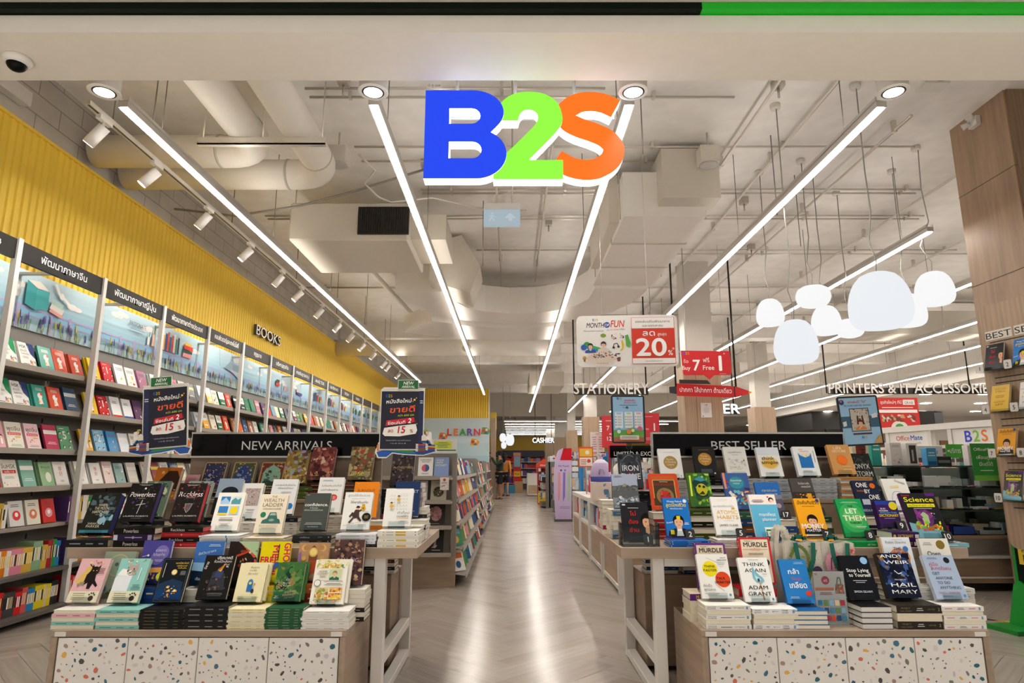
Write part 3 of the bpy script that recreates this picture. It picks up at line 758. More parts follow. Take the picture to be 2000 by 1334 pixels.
def channel_letter(root,loops,x,z,h,col,name,y0=0.0):
    V,F=outline_fill(loops)
    mb=MB();ids=[mb.pt((x+a*h,y0-0.001,z+b*h))for a,b in V]
    for f in F:mb.idx([ids[i]for i in f][::-1],col,'sign_face')
    for L in loops:
        a=[mb.pt((x+p[0]*h,y0,z+p[1]*h))for p in L];b=[mb.pt((x+p[0]*h,y0+0.085,z+p[1]*h))for p in L]
        for i in range(len(L)):
            j=(i+1)%len(L);mb.idx((a[i],a[j],b[j],b[i]),'#eef4ff','sign_side')
    return mb.build(name,root)
t=thing('shop_logo_sign','big hanging illuminated letters in blue, green and orange over the entrance','illuminated sign',(0,3.35,2.785))
s=0.545
channel_letter(t,[B_OUT,B_H1,B_H2],-0.497,0.0,s,(0.008,0.040,0.56),'letter',-0.008)
channel_letter(t,[two],-0.105,-0.003,s,(0.19,0.66,0.035),'letter',-0.004)
channel_letter(t,[s_shape()],0.200,-0.003,s,(0.80,0.115,0.006),'letter')
for x in(-0.325,0.37,0.02):mb=MB();mb.cyl((x,0.095,0.44),(x,0.095,2.06),0.010,'#8f8b86','metal',8);mb.build('hanging_rod',t)
mb=MB();mb.box((-0.45,0.088,0.42),(0.6,0.10,0.46),'#d9d7d3','metal');mb.build('mounting_rail',t)
mb=MB();mb.rect(-0.042,0,0.042,0.036,0,'#dedbd5','plastic');mb.text('บี ทู เอส',0,0.009,0.016,0.001,'#4a4a48',w=0.07);mb.build('name_plate',t,(-0.45,0.0,0.565),(FACE,0,0))

# ---------------------------------------------------------------- raised lettering signs
def letters(name,label,body,x,y,z,h,w,col,mat='print',depth=0.03,bold=0.05,rot=(FACE,0,0),back=None,rods=(),side='#4b4945',align='c'):
    t=thing(name,label,'sign',(x,y,z))
    mb=MB()
    mb.text(body,0,0,h,0.0,col,mat,align,bold,w,depth=depth,side=side);o=mb.build('lettering',t,None,rot)
    if back:
        mb=MB();mb.box((-w/2,-0.02,-0.03),(w/2,h*back,-0.018),'#3a3936','metal');mb.build('back_rail',t,None,rot)
    if rods:
        for r in rods:mb=MB();mb.cyl((r,0.025,0),(r,0.025,4.848-z),0.016,'#26251f','metal',8);mb.build('hanging_rod',t)
    return t
letters('department_sign','white raised STATIONERY lettering hung from black rods','STATIONERY',2.10,13.5,2.715,0.235,1.58,'#e9e6e0',back=0.55,rods=(-0.78,0.75))
letters('department_sign','long white raised lettering for printers and accessories hung at the side','PRINTERS & IT ACCESSORIES',9.29,14.85,2.885,0.235,3.85,'#e9e6e0',back=0.55,rods=(-1.95,1.4))
letters('department_sign','lit white CASHIER lettering half hidden behind the oak column','CASHIER',4.77,15.5,2.465,0.24,1.44,'#f3f7ff','backlit',back=0.4,rods=(-0.6,0.6))
letters('department_sign','lit white CASHIER lettering far down the aisle','CASHIER',1.53,31.6,2.36,0.25,1.05,'#f3f7ff','backlit',back=0.4,rods=(-0.4,0.4))
letters('department_sign','white raised BOOKS lettering on the yellow wall','BOOKS',-4.30,10.98,3.37,0.18,1.12,'#f1eee8',depth=0.05,bold=0.02,rot=(FACE,0,FACE))
t=thing('department_sign','multicoloured LEARN lettering on the blue mural end wall','sign',(-1.90,24.40,2.37))
for ch,x,c in(('L',-0.46,'#d9382f'),('E',-0.22,'#ef7f2b'),('A',0.04,'#49ad57'),('R',0.31,'#7a58b5'),('N',0.58,'#e8434f')):
    mb=MB();mb.text(ch,x,0,0.26,0.0,c,bold=0.09,depth=0.03,side=c);mb.build('letter',t,None,(FACE,0,0))
for cx,cz,c,n in((-2.62,2.32,'#e8912b','orange toy figure panel beside the LEARN letters'),(-1.02,2.52,'#7aa84a','toy block panel after the LEARN letters'),(-1.42,2.10,'#efb23a','yellow toy plane panel under the LEARN letters')):
    mb=MB();mb.T=place(cx,24.405,cz,FACE)
    mb.prism([(-0.16,-0.1),(0.12,-0.12),(0.2,0.02),(0.08,0.14),(-0.1,0.16)],-0.015,0.0,c)
    art(mb,0.3,0.3,0.001,[('d',-0.2,0.1,0.2,'#d9564a'),('d',0.2,0.2,0.16,'#f3efe6'),('r',-0.1,-0.3,0.4,0.2,'#4a78b5')])
    tag(mb.build('wall_decal'),n,'wall decoration')
# framed headers behind the two book tables
def header(x,label,body,tw):
    t=thing('header_board',label,'header board',(x,4.47,0))
    mb=MB();mb.box((-0.655,0,1.00),(0.655,0.04,1.262),'#8d7a69','wood');mb.build('wood_panel',t)
    mb=MB();mb.box((-0.66,-0.012,1.262),(0.66,0.045,1.274),'#cfccc6','metal');mb.box((-0.66,-0.012,1.424),(0.66,0.045,1.436),'#cfccc6','metal')
    for s in(-1,1):mb.box((s*0.66-0.004,0.0,1.262),(s*0.66+0.004,0.045,1.436),'#cfccc6','metal')
    mb.build('frame',t)
    mb=MB();mb.box((-0.655,-0.006,1.274),(0.655,0.03,1.424),'#050506','screen');o=mb.build('black_panel',t)
    mb=MB();mb.text(body,0,1.316,0.062,0,'#e4e3e0',w=tw);mb.build('lettering',o,(0,-0.0075,0),(FACE,0,0))
header(-1.55,'black glossy header board with NEW ARRIVALS above the book table','NEW ARRIVALS',0.62)
header(1.63,'black glossy header board with BEST SELLER above the book table','BEST SELLER',0.515)

# ---------------------------------------------------------------- hanging discount board
t=thing('discount_board','white hanging board with red 20 percent panel and cartoon reading family','hanging sign',(1.264,6.9,2.273),math.radians(-4))
W_,H_=1.10,0.575
mb=MB();mb.T=place(-W_/2,0,0,FACE)
mb.prism(rounded(W_,H_,0.06),-0.02,0.0,'#efedea')
tb={'b':0.03,'s':0.15}
R='#d9391f'
art(mb,W_,H_,0.0,[
    ('t','MONTH',0.185,0.765,0.10,'#20202e',dict(tb,w=0.17)),('d',0.305,0.815,0.030,'#2453a5'),('t','OF',0.305,0.79,0.05,'#fff',{'b':0.04}),('t','FUN',0.405,0.77,0.14,'#e2411f',dict(tb,w=0.13)),
    ('t','เดือนแห่งความสนุก',0.17,0.685,0.03,'#20202e',{'w':0.20}),('t','เล่น',0.315,0.70,0.03,'#2b6fc0'),('t','เรียน',0.355,0.705,0.03,'#d8a12a'),('t','สะสม',0.40,0.71,0.03,'#d9391f'),('t','ไม่รู้จบ',0.455,0.715,0.03,'#20202e'),
    ('d',0.10,0.42,0.035,'#3a9a48'),('d',0.07,0.38,0.03,'#2a5fb5'),('p',[(0.08,0.42),(0.15,0.36),(0.33,0.29),(0.33,0.31),(0.15,0.42)],'#4ab05a'),('p',[(0.08,0.38),(0.15,0.30),(0.33,0.26),(0.33,0.29),(0.15,0.36)],'#2a86c9'),
    ('d',0.235,0.16,0.16,'#eadfd6',0.075),('d',0.235,0.155,0.14,'#dccdbf',0.055),
    ('bust',0.135,0.27,0.055,'#1f4fa8','#1c1512','#e9b99a'),('bust',0.265,0.29,0.058,'#d9cfc6','#221a18','#ecc4a8'),
    ('d',0.265,0.605,0.028,'#7f9a34',0.02),('q',5,60,['#4d6f3a','#c98a3a','#3c5a86','#b3473a','#d9cfc0','#6b5a4a'],(0.16,0.17,0.36,0.29),0.012),
    ('d',0.075,0.17,0.020,'#c8962e'),('r',0.067,0.10,0.016,0.06,'#8a6428'),('q',8,9,['#5a2f2f','#7a3a34','#3a2a2c'],(0.37,0.10,0.43,0.26),0.02),
    ('q',9,6,['#7a4a3a','#d9cdbd','#4b3442'],(0.345,0.53,0.395,0.65),0.02),('q',10,6,['#6a3a4a','#ccb8a8','#3f2a3a'],(0.43,0.55,0.47,0.65),0.016),
    ('s',[(0.36,0.36),(0.37,0.44),(0.40,0.45),(0.415,0.40)],0.008,'#1d1d1f'),('d',0.365,0.37,0.012,'#1d1d1f'),('d',0.413,0.385,0.012,'#1d1d1f'),
    ('p',[(0.44,0.50),(0.455,0.52),(0.47,0.42),(0.46,0.33),(0.42,0.29),(0.45,0.36)],'#e4c22e'),('p',[(0.48,0.60),(0.51,0.62),(0.535,0.45),(0.52,0.36),(0.49,0.40)],'#57a845'),
    ('t','1 ก.ย. 68 - 30 ก.ย. 68',0.25,0.06,0.018,'#666'),
    ('r',0.545,0.05,0.425,0.90,R),('r',0.549,0.735,0.417,0.21,'#f4f2ef'),('r',0.549,0.055,0.417,0.10,'#f4f2ef'),
    ('t','ของเล่นเสริมพัฒนาการ',0.757,0.845,0.045,'#2a2a2a',{'w':0.34,'b':0.01}),('t','และของสะสม',0.757,0.765,0.045,'#2a2a2a',{'w':0.20,'b':0.01}),
    ('t','ลด',0.715,0.59,0.11,'#fff',{'b':0.05,'w':0.12}),('t','สูงสุด',0.845,0.59,0.055,'#fff',{'b':0.03}),
    ('t','20',0.735,0.21,0.34,'#fff',{'b':0.08,'w':0.29}),('t','%',0.92,0.21,0.10,'#fff',{'b':0.03}),('t','*',0.95,0.28,0.08,'#fff'),
    ('t','เฉพาะสินค้าที่ร่วมรายการ',0.757,0.09,0.022,'#555',{'w':0.17})])
logo(mb,0.19*W_,0.895*H_,0.027,0.001)
mb.build('board',t)
for x in(-0.265,0.24):mb=MB();mb.cyl((x,0.01,H_),(x,0.01,4.848-2.273),0.003,'#d9d6cf','plastic',5);mb.build('hanging_string',t)
# buy-7 speech-bubble board
t=thing('promotion_board','red hanging speech-bubble board with buy 7 free 1 offer','hanging sign',(3.13,10.2,2.60))
mb=MB();mb.T=place(-0.395,0,0,FACE)
mb.prism([(0.03,0.05),(0.36,0.05),(0.44,-0.02),(0.52,0.05),(0.77,0.05),(0.80,0.08),(0.79,0.44),(0.0,0.45),(0.02,0.08)],-0.02,0,'#cf1a22')
art(mb,0.8,0.45,0.0,[('t','ซื้อ',0.09,0.55,0.12,'#f6dcd8'),('t','Buy',0.09,0.30,0.15,'#f6eeec',{'b':0.02}),('t','7',0.30,0.28,0.40,'#fff',{'b':0.06}),('t','ฟรี',0.50,0.58,0.15,'#f6eeec',{'b':0.03}),('t','Free',0.54,0.30,0.17,'#f6eeec',{'b':0.03}),('t','1',0.78,0.28,0.55,'#fff',{'b':0.08}),('t','*',0.87,0.82,0.1,'#fff'),('n',0.72,0.13,0.2,0.04,1,'#e9a0a0')])
mb.T=mb.T@Matrix.Translation((0.085,0.385,0.002));logo(mb,0,0,0.045,0.0)
mb.build('board',t)
for x in(-0.3,0.3):mb=MB();mb.cyl((x,0.01,0.44),(x,0.01,2.248),0.004,'#c9c5be','plastic',5);mb.build('hanging_string',t)
# pen shaped board
t=thing('pen_shaped_board','red hanging board shaped like a ballpoint pen','hanging sign',(3.31,10.6,2.33),0)
mb=MB();mb.T=place(0,0,0,FACE);mb.prism([(-0.57,0.03),(0.38,0.0),(0.38,0.19),(-0.57,0.235)],-0.02,0,'#cc1c20')
mb.text('ปากกา ไส้ปากกา ด้ามเดี่ยว',-0.09,0.085,0.075,0.001,'#fff',bold=0.03,w=0.86,rot=-0.03);mb.build('barrel',t)
mb=MB();mb.T=place(0,0,0,FACE);mb.prism([(0.40,-0.002),(0.62,0.06),(0.62,0.115),(0.40,0.19)],-0.02,0,'#cc1c20');mb.prism([(0.62,0.06),(0.68,0.085),(0.62,0.115)],-0.02,0,'#e3a81f');mb.prism([(0.38,0.0),(0.40,0.0),(0.40,0.19),(0.38,0.19)],-0.022,0.002,'#37201f');mb.build('tip',t)
mb=MB();mb.T=place(0,0,0,FACE);mb.prism([(-0.69,0.08),(-0.57,0.06),(-0.57,0.19),(-0.69,0.18)],-0.02,0,'#2c2b2d');mb.prism([(-0.52,0.235),(0.0,0.225),(-0.05,0.29),(-0.52,0.30)],-0.012,0.004,'#3a393b');mb.build('clip',t)
for x in(-0.58,0.42):mb=MB();mb.cyl((x,0.01,0.18),(x,0.01,2.518),0.016,'#2a2926','metal',8);mb.build('hanging_rod',t)

# ---------------------------------------------------------------- book-shaped cardboard toppers on clear poles
def topper(x,y,z,rz,flip,roll,label,post):
    t=thing('promotion_topper',label,'promotional sign',(x,y,z),rz)
    W2,H2=0.285,0.40;f=-1 if flip else 1
    base=place(-W2/2,0,0,FACE)if not roll else Matrix.Rotation(roll,4,'Y')@place(-W2/2,0,0,FACE)
    mb=MB();mb.T=base
    mb.prism([(0,0),(W2,0),(W2,H2),(0.02,H2+0.005),(0,H2-0.01)],-0.012,-0.002,'#dad6cf')
    spine=(W2-0.035,W2-0.006)if flip else(0.006,0.04)
    x0,x1=(0.006,spine[0])if flip else(spine[1],W2-0.006)
    mb.rect(x0,0.008,x1,H2-0.022,0.0,'#101228');mb.rect(spine[0],0.008,spine[1],H2-0.02,0.0,'#13204a')
    mb.face([(x0,H2-0.022,0.0003),(x1,H2-0.022,0.0003),(x1+(0.02 if flip else-0.02),H2-0.006,0.0003),(x0+(0.015 if flip else-0.015)+0.02,H2-0.006,0.0003)],'#cfcac1')
    for k in(0.30,0.313):mb.rect(spine[0]+0.006,k,spine[1]-0.004,k+0.005,0.0005,'#d9d9de')
    w=x1-x0;mb.T=base@Matrix.Translation((x0,0.008,0.0004))
    art(mb,w,H2-0.03,0,[
        ('t','หนังสือใหม่',0.46,0.795,0.065,'#f4f2ef',{'b':0.045,'w':0.66,'s':0.12,'r':0.05}),('t','ขายดี',0.56,0.635,0.10,'#e8571f',{'b':0.07,'w':0.66,'s':0.12,'r':0.06}),('t','กว่า 600 ปก',0.66,0.565,0.032,'#d6d63a',{'b':0.02,'w':0.42,'s':0.1,'r':0.05}),
        ('p',[(0.13,0.395),(0.9,0.46),(0.88,0.545),(0.16,0.49)],'#c2182a'),('p',[(0.06,0.26),(0.12,0.22),(0.5,0.215),(0.93,0.26),(0.97,0.32),(0.93,0.43),(0.5,0.40),(0.1,0.36)],'#e9e5df'),
        ('t','ซื้อเล่มที่',0.42,0.425,0.052,'#fff',{'b':0.03,'w':0.46,'s':0.1,'r':0.08}),('t','2',0.76,0.445,0.085,'#fff',{'b':0.06,'s':0.15}),
        ('t','ลด',0.27,0.285,0.06,'#c2182a',{'b':0.05}),('t','15',0.55,0.275,0.12,'#c2182a',{'b':0.07,'s':0.12}),('t','%',0.82,0.28,0.06,'#c2182a',{'b':0.02}),
        ('d',0.88,0.85,0.028,'#e3b84a'),('d',0.93,0.88,0.014,'#e3b84a'),('d',0.84,0.82,0.012,'#e3b84a'),
        ('t','*เมื่อซื้อหนังสือใหม่ เฉพาะปกที่ร่วมรายการ',0.48,0.135,0.02,'#b9b9c2',{'w':0.66}),('t','1 ก.ย. 68 - 30 ก.ย. 68',0.48,0.085,0.022,'#b9b9c2',{'w':0.4}),('q',4,6,['#4a3aa8','#8aa83a','#c24a3a'],(0.85,0.4,0.99,0.52),0.015)])
    logo(mb,0.2*w,0.895*(H2-0.03),0.019,0.0004)
    mb.build('book_panel',t)
    mb=MB();mb.T=base@Matrix.Translation((0,0,-0.006));mx=lambda P:[((W2-a if flip else a),b)for a,b in P]
    def pr(P,z0,z1,c):
        Q=mx(P);mb.prism(Q[::-1]if flip else Q,z0,z1,c)
    pr([(-0.09,-0.01),(0.0,-0.035),(0.12,-0.03),(0.2,-0.02),(0.235,-0.05),(0.29,-0.05),(0.31,-0.015),(0.29,0.05),(0.25,0.05),(0.02,0.02),(-0.07,0.02)],-0.004,0,'#eceae5')
    pr([(-0.08,-0.006),(0.0,-0.029),(0.12,-0.024),(0.2,-0.014),(0.235,-0.042),(0.285,-0.042),(0.30,-0.012),(0.2,0.02),(0.02,0.018)],0.0,0.0008,'#1f55a8')
    pr([(0.05,-0.018),(0.13,-0.014),(0.2,-0.004),(0.26,-0.0),(0.26,0.03),(0.1,0.02)],0.0009,0.0014,'#2f8a46');pr([(0.262,0.0),(0.297,-0.005),(0.30,0.03),(0.285,0.045),(0.262,0.04)],0.0009,0.0014,'#e0762a')
    mb.build('base_scroll',t)
    mb=MB();mb.T=base@Matrix.Translation((0,0,0.004))
    bk=[('#24488a',-0.075,-0.005),('#7a2a34',-0.075,0.005),('#c98a2a',-0.075,0.015),('#2a5a9a',-0.075,0.025),('#8a2430',-0.012,-0.012),('#3a6a3a',-0.012,-0.002),('#7a2a5a',-0.012,0.008),('#24488a',-0.012,0.018),('#a43030',-0.012,0.028)]
    for c,a,b in bk:
        pr([(a,b),(a+0.058,b+0.004),(a+0.058,b+0.0135),(a,b+0.0095)],-0.002,0.001,c);pr([(a+0.045,b+0.0045),(a+0.06,b+0.0055),(a+0.06,b+0.012),(a+0.045,b+0.011)],0.0012,0.0016,'#e9e2d6')
    pr([(-0.03,0.045),(0.012,0.045),(0.02,0.06),(0.0,0.075),(-0.03,0.062)],0,0.001,'#27467f');pr([(-0.055,0.03),(-0.03,0.03),(-0.02,0.055),(-0.035,0.058)],0,0.001,'#27467f')
    pr([(-0.022,0.06),(0.012,0.06),(0.012,0.09),(-0.004,0.102),(-0.02,0.09)],0.001,0.002,'#d8cfc6')
    pr([(-0.016+0.012*math.cos(6.28*k/12),0.112+0.014*math.sin(6.28*k/12))for k in range(12)],0.002,0.003,'#2a1d18');pr([(-0.02+0.008*math.cos(6.28*k/10),0.11+0.01*math.sin(6.28*k/10))for k in range(10)],0.003,0.004,'#e2b090');pr([(-0.03,0.117),(0.0,0.119),(-0.004,0.13),(-0.022,0.13)],0.004,0.005,'#7f9434')
    pr([(-0.045,0.062),(-0.02,0.068),(-0.02,0.085),(-0.045,0.08)],0.003,0.004,'#e8e4dc')
    pr([(-0.055,0.05),(-0.02,0.05),(-0.02,0.12),(-0.05,0.115)],-0.003,-0.0025,'#dcd9d4')
    mb.build('reader_figure',t)
    mb=MB();mb.T=base;a=0.05 if not flip else 0.11
    mb.prism([(a,H2-0.01),(a+0.135,H2-0.01),(a+0.135,H2+0.052),(a,H2+0.052)],0.002,0.005,'#dfe4de');mb.rect(a+0.003,H2-0.007,a+0.132,H2+0.049,0.0055,'#17602e')
    mb.text('NEW',a+0.0675,H2+0.021,0.021,0.006,'#f2f2ee',bold=0.03,slant=0.2);mb.text('ARRIVAL',a+0.0675,H2-0.0005,0.016,0.006,'#f2f2ee',bold=0.03,slant=0.2,w=0.085);mb.build('tab',t)
    mb=MB();mb.cyl((0.03,0.022,post-z),(0.03,0.022,0.25),0.006,'#e8eef0','acrylic',10);mb.box((-0.03,-0.02,post-z),(0.09,0.06,post-z+0.004),'#e8eef0','acrylic');mb.build('clear_pole',t)
topper(-2.17,4.05,1.315,0.0,False,math.radians(-5),'book-shaped topper with NEW ARRIVAL tab near the yellow wall',0.785)
topper(-0.71,4.15,1.305,0.0,True,0.0,'book-shaped topper with NEW ARRIVAL tab at the aisle end of its table',0.785)

# ---------------------------------------------------------------- poster frames on clear poles at the best-seller table
def poster_stand(x,y,z,w,h,roll,ops,label,foot):
    t=thing('poster_frame',label,'sign stand',(x,y,0))
    mb=MB();mb.T=Matrix.Translation((0,0,z+h/2))@Matrix.Rotation(roll,4,'Y')@place(-w/2,0,-h/2,FACE)
    mb.prism(rounded(w,h,0.015),-0.012,0,'#191c20','plastic');mb.build('frame',t)
    m2=MB();m2.T=mb.T@Matrix.Translation((0.012,0.012,0.0006));m2.rect(0,0,w-0.024,h-0.024,0,'#9fc8e8','gloss')
    art(m2,w-0.024,h-0.024,0,ops,'gloss',0.0003)
    logo(m2,ops[-1][1]*w,ops[-1][2]*h,0.016,0.012*0.5,'gloss')if ops and ops[-1][0]=='logo' else None
    m2.build('poster',t)
    m3=MB();m3.box((-0.02,0.0,z-0.035),(0.02,0.01,z+0.03),'#e2eaec','acrylic');m3.cyl((0,0.006,foot),(0,0.006,z-0.02),0.009,'#e2eaec','acrylic',12);m3.box((-0.06,-0.05,foot),(0.06,0.05,foot+0.006),'#e2eaec','acrylic');m3.build('clear_pole',t)
cols3=[]
for j,(x,c)in enumerate(((0.06,'#3a78c2'),(0.38,'#8aa83a'),(0.70,'#d9564a'))):
    cols3+=[('r',x,0.30,0.26,0.36,'#eef2f5'),('n',x+0.03,0.6,0.2,0.05,2,c)]
    for k in range(4):cols3+=[('d',x+0.03,0.55-k*0.06,0.018,c),('n',x+0.06,0.53-k*0.06,0.18,0.04,2,'#8a94a4')]
poster_stand(0.812,4.49,1.36,0.235,0.335,0.0,[
    ('r',0,0.10,1,0.16,'#6fae54'),('r',0,0.0,1,0.10,'#b06a50'),('t','จอยคลับ',0.57,0.90,0.05,'#d9564a',{'b':0.05,'w':0.36}),('t','เพื่อนักสะสมความสุข',0.57,0.855,0.026,'#c23a44',{'b':0.03,'w':0.4}),('n',0.22,0.80,0.6,0.025,1,'#2d4a74'),('t','The',0.37,0.745,0.03,'#33465e'),('d',0.47,0.758,0.042,'#1f2f47'),('t','1',0.47,0.74,0.036,'#eef',{'b':0.03}),
    *cols3,('d',0.17,0.26,0.07,'#6fb6c9'),('d',0.17,0.22,0.06,'#e9eef0'),('d',0.50,0.22,0.08,'#e08a4a'),('d',0.62,0.27,0.07,'#8ab04a'),('d',0.86,0.29,0.075,'#d86a8a'),('d',0.63,0.245,0.05,'#f2e6d8'),('r',0.2,0.045,0.62,0.095,'#e8dcc4'),('n',0.23,0.06,0.55,0.06,2,'#5a6a8a'),('logo',0.2,0.87)],
    'blue cartoon club poster in black frame on a clear pole',0.785)
poster_stand(2.43,4.49,1.345,0.285,0.345,math.radians(-3),[
    ('r',0,0.35,1,0.25,'#4b6b80'),('r',0.24,0.27,0.52,0.50,'#2b3a48'),('r',0.26,0.285,0.48,0.47,'#c9bfb4'),('q',12,40,['#8a5a4a','#5a6a7a','#d9d2c8','#a8886a','#46505a'],(0.26,0.29,0.74,0.75),0.035),('bust',0.5,0.30,0.15,'#d98a52','#5a3a28','#e6b896'),('p',[(0.42,0.62),(0.40,0.42),(0.45,0.42),(0.46,0.6)],'#5a3a28'),('p',[(0.58,0.62),(0.60,0.42),(0.55,0.42),(0.54,0.6)],'#5a3a28'),
    ('t','พาเล่มนี้ "ไป"',0.48,0.885,0.05,'#e0562a',{'b':0.03,'w':0.5}),('t','ให้ GURU BOOK ช่วยคุณ',0.48,0.815,0.032,'#24487a',{'b':0.02,'w':0.72}),('d',0.06,0.91,0.07,'#34507a'),('d',0.05,0.93,0.03,'#d96a6a'),('r',0.26,0.20,0.5,0.035,'#5a3b34'),('p',[(0.78,0.0),(1,0.0),(1,0.2),(0.88,0.12)],'#c9a46a'),('p',[(0.8,0.62),(0.95,0.66),(0.97,0.56),(0.82,0.54)],'#dfe3e6'),('p',[(0.02,0.48),(0.12,0.50),(0.12,0.40),(0.03,0.38)],'#dfe3e6'),('logo',0.5,0.11)],
    'blue poster of a reader in an orange top in black frame on a clear pole',0.785)
# ================================================================ book tables and low cabinets
CHIP=['#1d6475','#d8705f','#e6b055','#7d7a74','#4c4a47','#a98a80','#1d6475','#d8d2d0','#5b5753','#c9c4c6','#8d8b87','#3f6f8a']
def terrazzo_door(mb,w,h,seed):
    mb.bbox((0,0,0),(w,0.018,h),0.0015,'#e6e2dc','paint')
    mb.T=place(0,-0.0004,0,FACE);r=random.Random(seed);done=[]
    for k in range(260):
        x,y=r.uniform(0.012,w-0.012),r.uniform(0.012,h-0.012);s=r.choice([0.004,0.005,0.007,0.009,0.011,0.013,0.015])
        if any((x-a)**2+(y-b)**2<(s+c+0.006)**2 for a,b,c in done):continue
        done.append((x,y,s));a0=r.uniform(0,6.28);st=r.uniform(0.45,0.95);n=r.choice([5,6,7,8]);P=[]
        for t in range(n):
            a=6.283*t/n;q=s*r.uniform(0.75,1.1);px,py=q*math.cos(a),q*st*math.sin(a)
            P.append((min(max(x+px*math.cos(a0)-py*math.sin(a0),0.002),w-0.002),min(max(y+px*math.sin(a0)+py*math.cos(a0),0.002),h-0.002),0))
        mb.face(P,r.choice(CHIP),'paint')
        if len(done)>88:break
    mb.T=None
def low_cabinet(x0,x1,label,seed):
    y0,y1,H=3.20,3.72,0.45
    t=thing('display_cabinet',label,'cabinet',((x0+x1)/2,y0,0));w=x1-x0;d=y1-y0
    mb=MB();mb.bbox((-w/2,0,H-0.03),(w/2,d,H),0.002,'#a08b77','wood');mb.build('top_panel',t)
    for s in(-1,1):
        mb=MB();a,b=sorted((s*w/2,s*(w/2-0.03)));mb.bbox((a,0,0),(b,d,H-0.0305),0.002,'#a08b77','wood_y');mb.build('side_panel',t)
    mb=MB();mb.box((-w/2+0.031,0.03,0.04),(w/2-0.031,d,H-0.031),'#8a7764','wood');mb.box((-w/2+0.031,0.06,0),(w/2-0.031,d-0.02,0.04),'#5b5048','wood');mb.build('carcass',t)
    dw=(w-0.066)/4
    for k in range(4):
        mb=MB();terrazzo_door(mb,dw-0.004,H-0.075,seed+k);mb.build('door',t,(-w/2+0.035+k*dw,0.004,0.04))
    for s in(-1,1):
        mb=MB();mb.box((-0.026,-0.004,0),(0.026,-0.0005,0.02),'#d9d5cf','plastic');mb.build('label_holder',t,(s*(w/2-0.045),0,H-0.027))
low_cabinet(-2.155,-0.775,'low oak cabinet with terrazzo doors in front of the new arrivals table',11)
low_cabinet(0.885,2.232,'low oak cabinet with terrazzo doors in front of the best seller table',31)
TH=0.785
def book_table(x0,x1,label):
    y0,y1=3.50,4.52
    t=thing('display_table',label,'table',((x0+x1)/2,y0,0));w=x1-x0;d=y1-y0
    mb=MB();mb.bbox((-w/2,0,TH-0.055),(w/2,d,TH),0.002,'#a6917d','wood');mb.build('tabletop',t)
    for s in(-1,1):
        for y in(0.03,d-0.09):
            mb=MB();X=s*(w/2-(0.20 if s*(x0+x1)<0 else 0.125));mb.bbox((X-0.03,y,0),(X+0.03,y+0.06,TH-0.056),0.003,'#dedad4','paint');mb.build('leg',t)
        mb=MB();mb.bbox((X-0.028,0.091,0.005),(X+0.028,d-0.091,0.05),0.003,'#dedad4','paint');mb.build('floor_rail',t)
        mb=MB();mb.bbox((X-0.028,0.091,0.19),(X+0.028,d-0.091,0.24),0.003,'#dedad4','paint');mb.build('side_rail',t)
    mb=MB();xa,xb=(-w/2+0.157,w/2-0.232)if x0<0 else(-w/2+0.232,w/2-0.157);mb.bbox((xa,0.035,TH-0.10),(xb,0.085,TH-0.056),0.003,'#dedad4','paint');mb.build('front_rail',t)
    mb=MB();mb.bbox((xa,d-0.085,TH-0.10),(xb,d-0.035,TH-0.056),0.003,'#dedad4','paint');mb.build('rear_rail',t)
book_table(-2.33,-0.495,'oak topped book table with white steel legs under the NEW ARRIVALS board')
book_table(0.57,2.39,'oak topped book table with white steel legs under the BEST SELLER board')
def riser(x,label):
    t=thing('table_riser',label,'display riser',(x,4.19,TH))
    mb=MB();mb.bbox((-0.66,0,0.19),(0.66,0.275,0.212),0.002,'#9c8874','wood');mb.build('shelf_top',t)
    mb=MB();mb.box((-0.66,0.004,0.0),(0.66,0.02,0.19),'#85735f','wood');mb.box((-0.66,0.02,0),(-0.64,0.27,0.19),'#85735f','wood');mb.box((0.64,0.02,0),(0.66,0.27,0.19),'#85735f','wood');mb.build('front_board',t)
riser(-1.55,'oak riser step at the back of the new arrivals table')
riser(1.63,'oak riser step at the back of the best seller table')
def under_box(x0,x1,label):
    t=thing('storage_plinth',label,'storage box',((x0+x1)/2,4.13,0));w=x1-x0
    mb=MB();mb.bbox((-w/2,0,0.03),(w/2,0.40,0.55),0.003,'#9c8571','wood');mb.box((-w/2+0.05,0.04,0),(w/2-0.05,0.36,0.03),'#3c342d','wood');mb.build('box_body',t)
under_box(-2.05,-0.74,'oak storage box under the new arrivals table');under_box(0.81,2.1,'oak storage box under the best seller table')

STUFF=MB()          # books beyond the three hundred that show largest: one object
NB=[0]
def book_mesh(w,h,t,cover,ops,mat,edge,spine,spine_txt=None):
    mb=MB();c=0.0018
    mb.box((-w/2,0,-c),(w/2,h,0),cover,mat);mb.box((-w/2,0,-t),(w/2,h,-t+c),spine or cover,mat)
    mb.box((-w/2,0,-t+c),(-w/2+c,h,-c),spine or cover,mat)
    mb.T=Matrix.Translation((-w/2,0,0));art(mb,w,h,0.0,ops,mat)
    if spine_txt:
        mb.T=place(-w/2-0.0003,h*0.93,-t/2-t*0.22,0,0,0)@Matrix.Rotation(-math.pi/2,4,'Y')@Matrix.Rotation(-math.pi/2,4,'Z')
        mb.text(spine_txt[0],0,0,t*0.45,0.0003,spine_txt[1],mat,'l',0.02,h*0.6)
    mb.T=None
    pg=MB();pg.box((-w/2+c,0.003,-t+c),(w/2-0.003,h-0.003,-c),edge,'print')
    return mb,pg
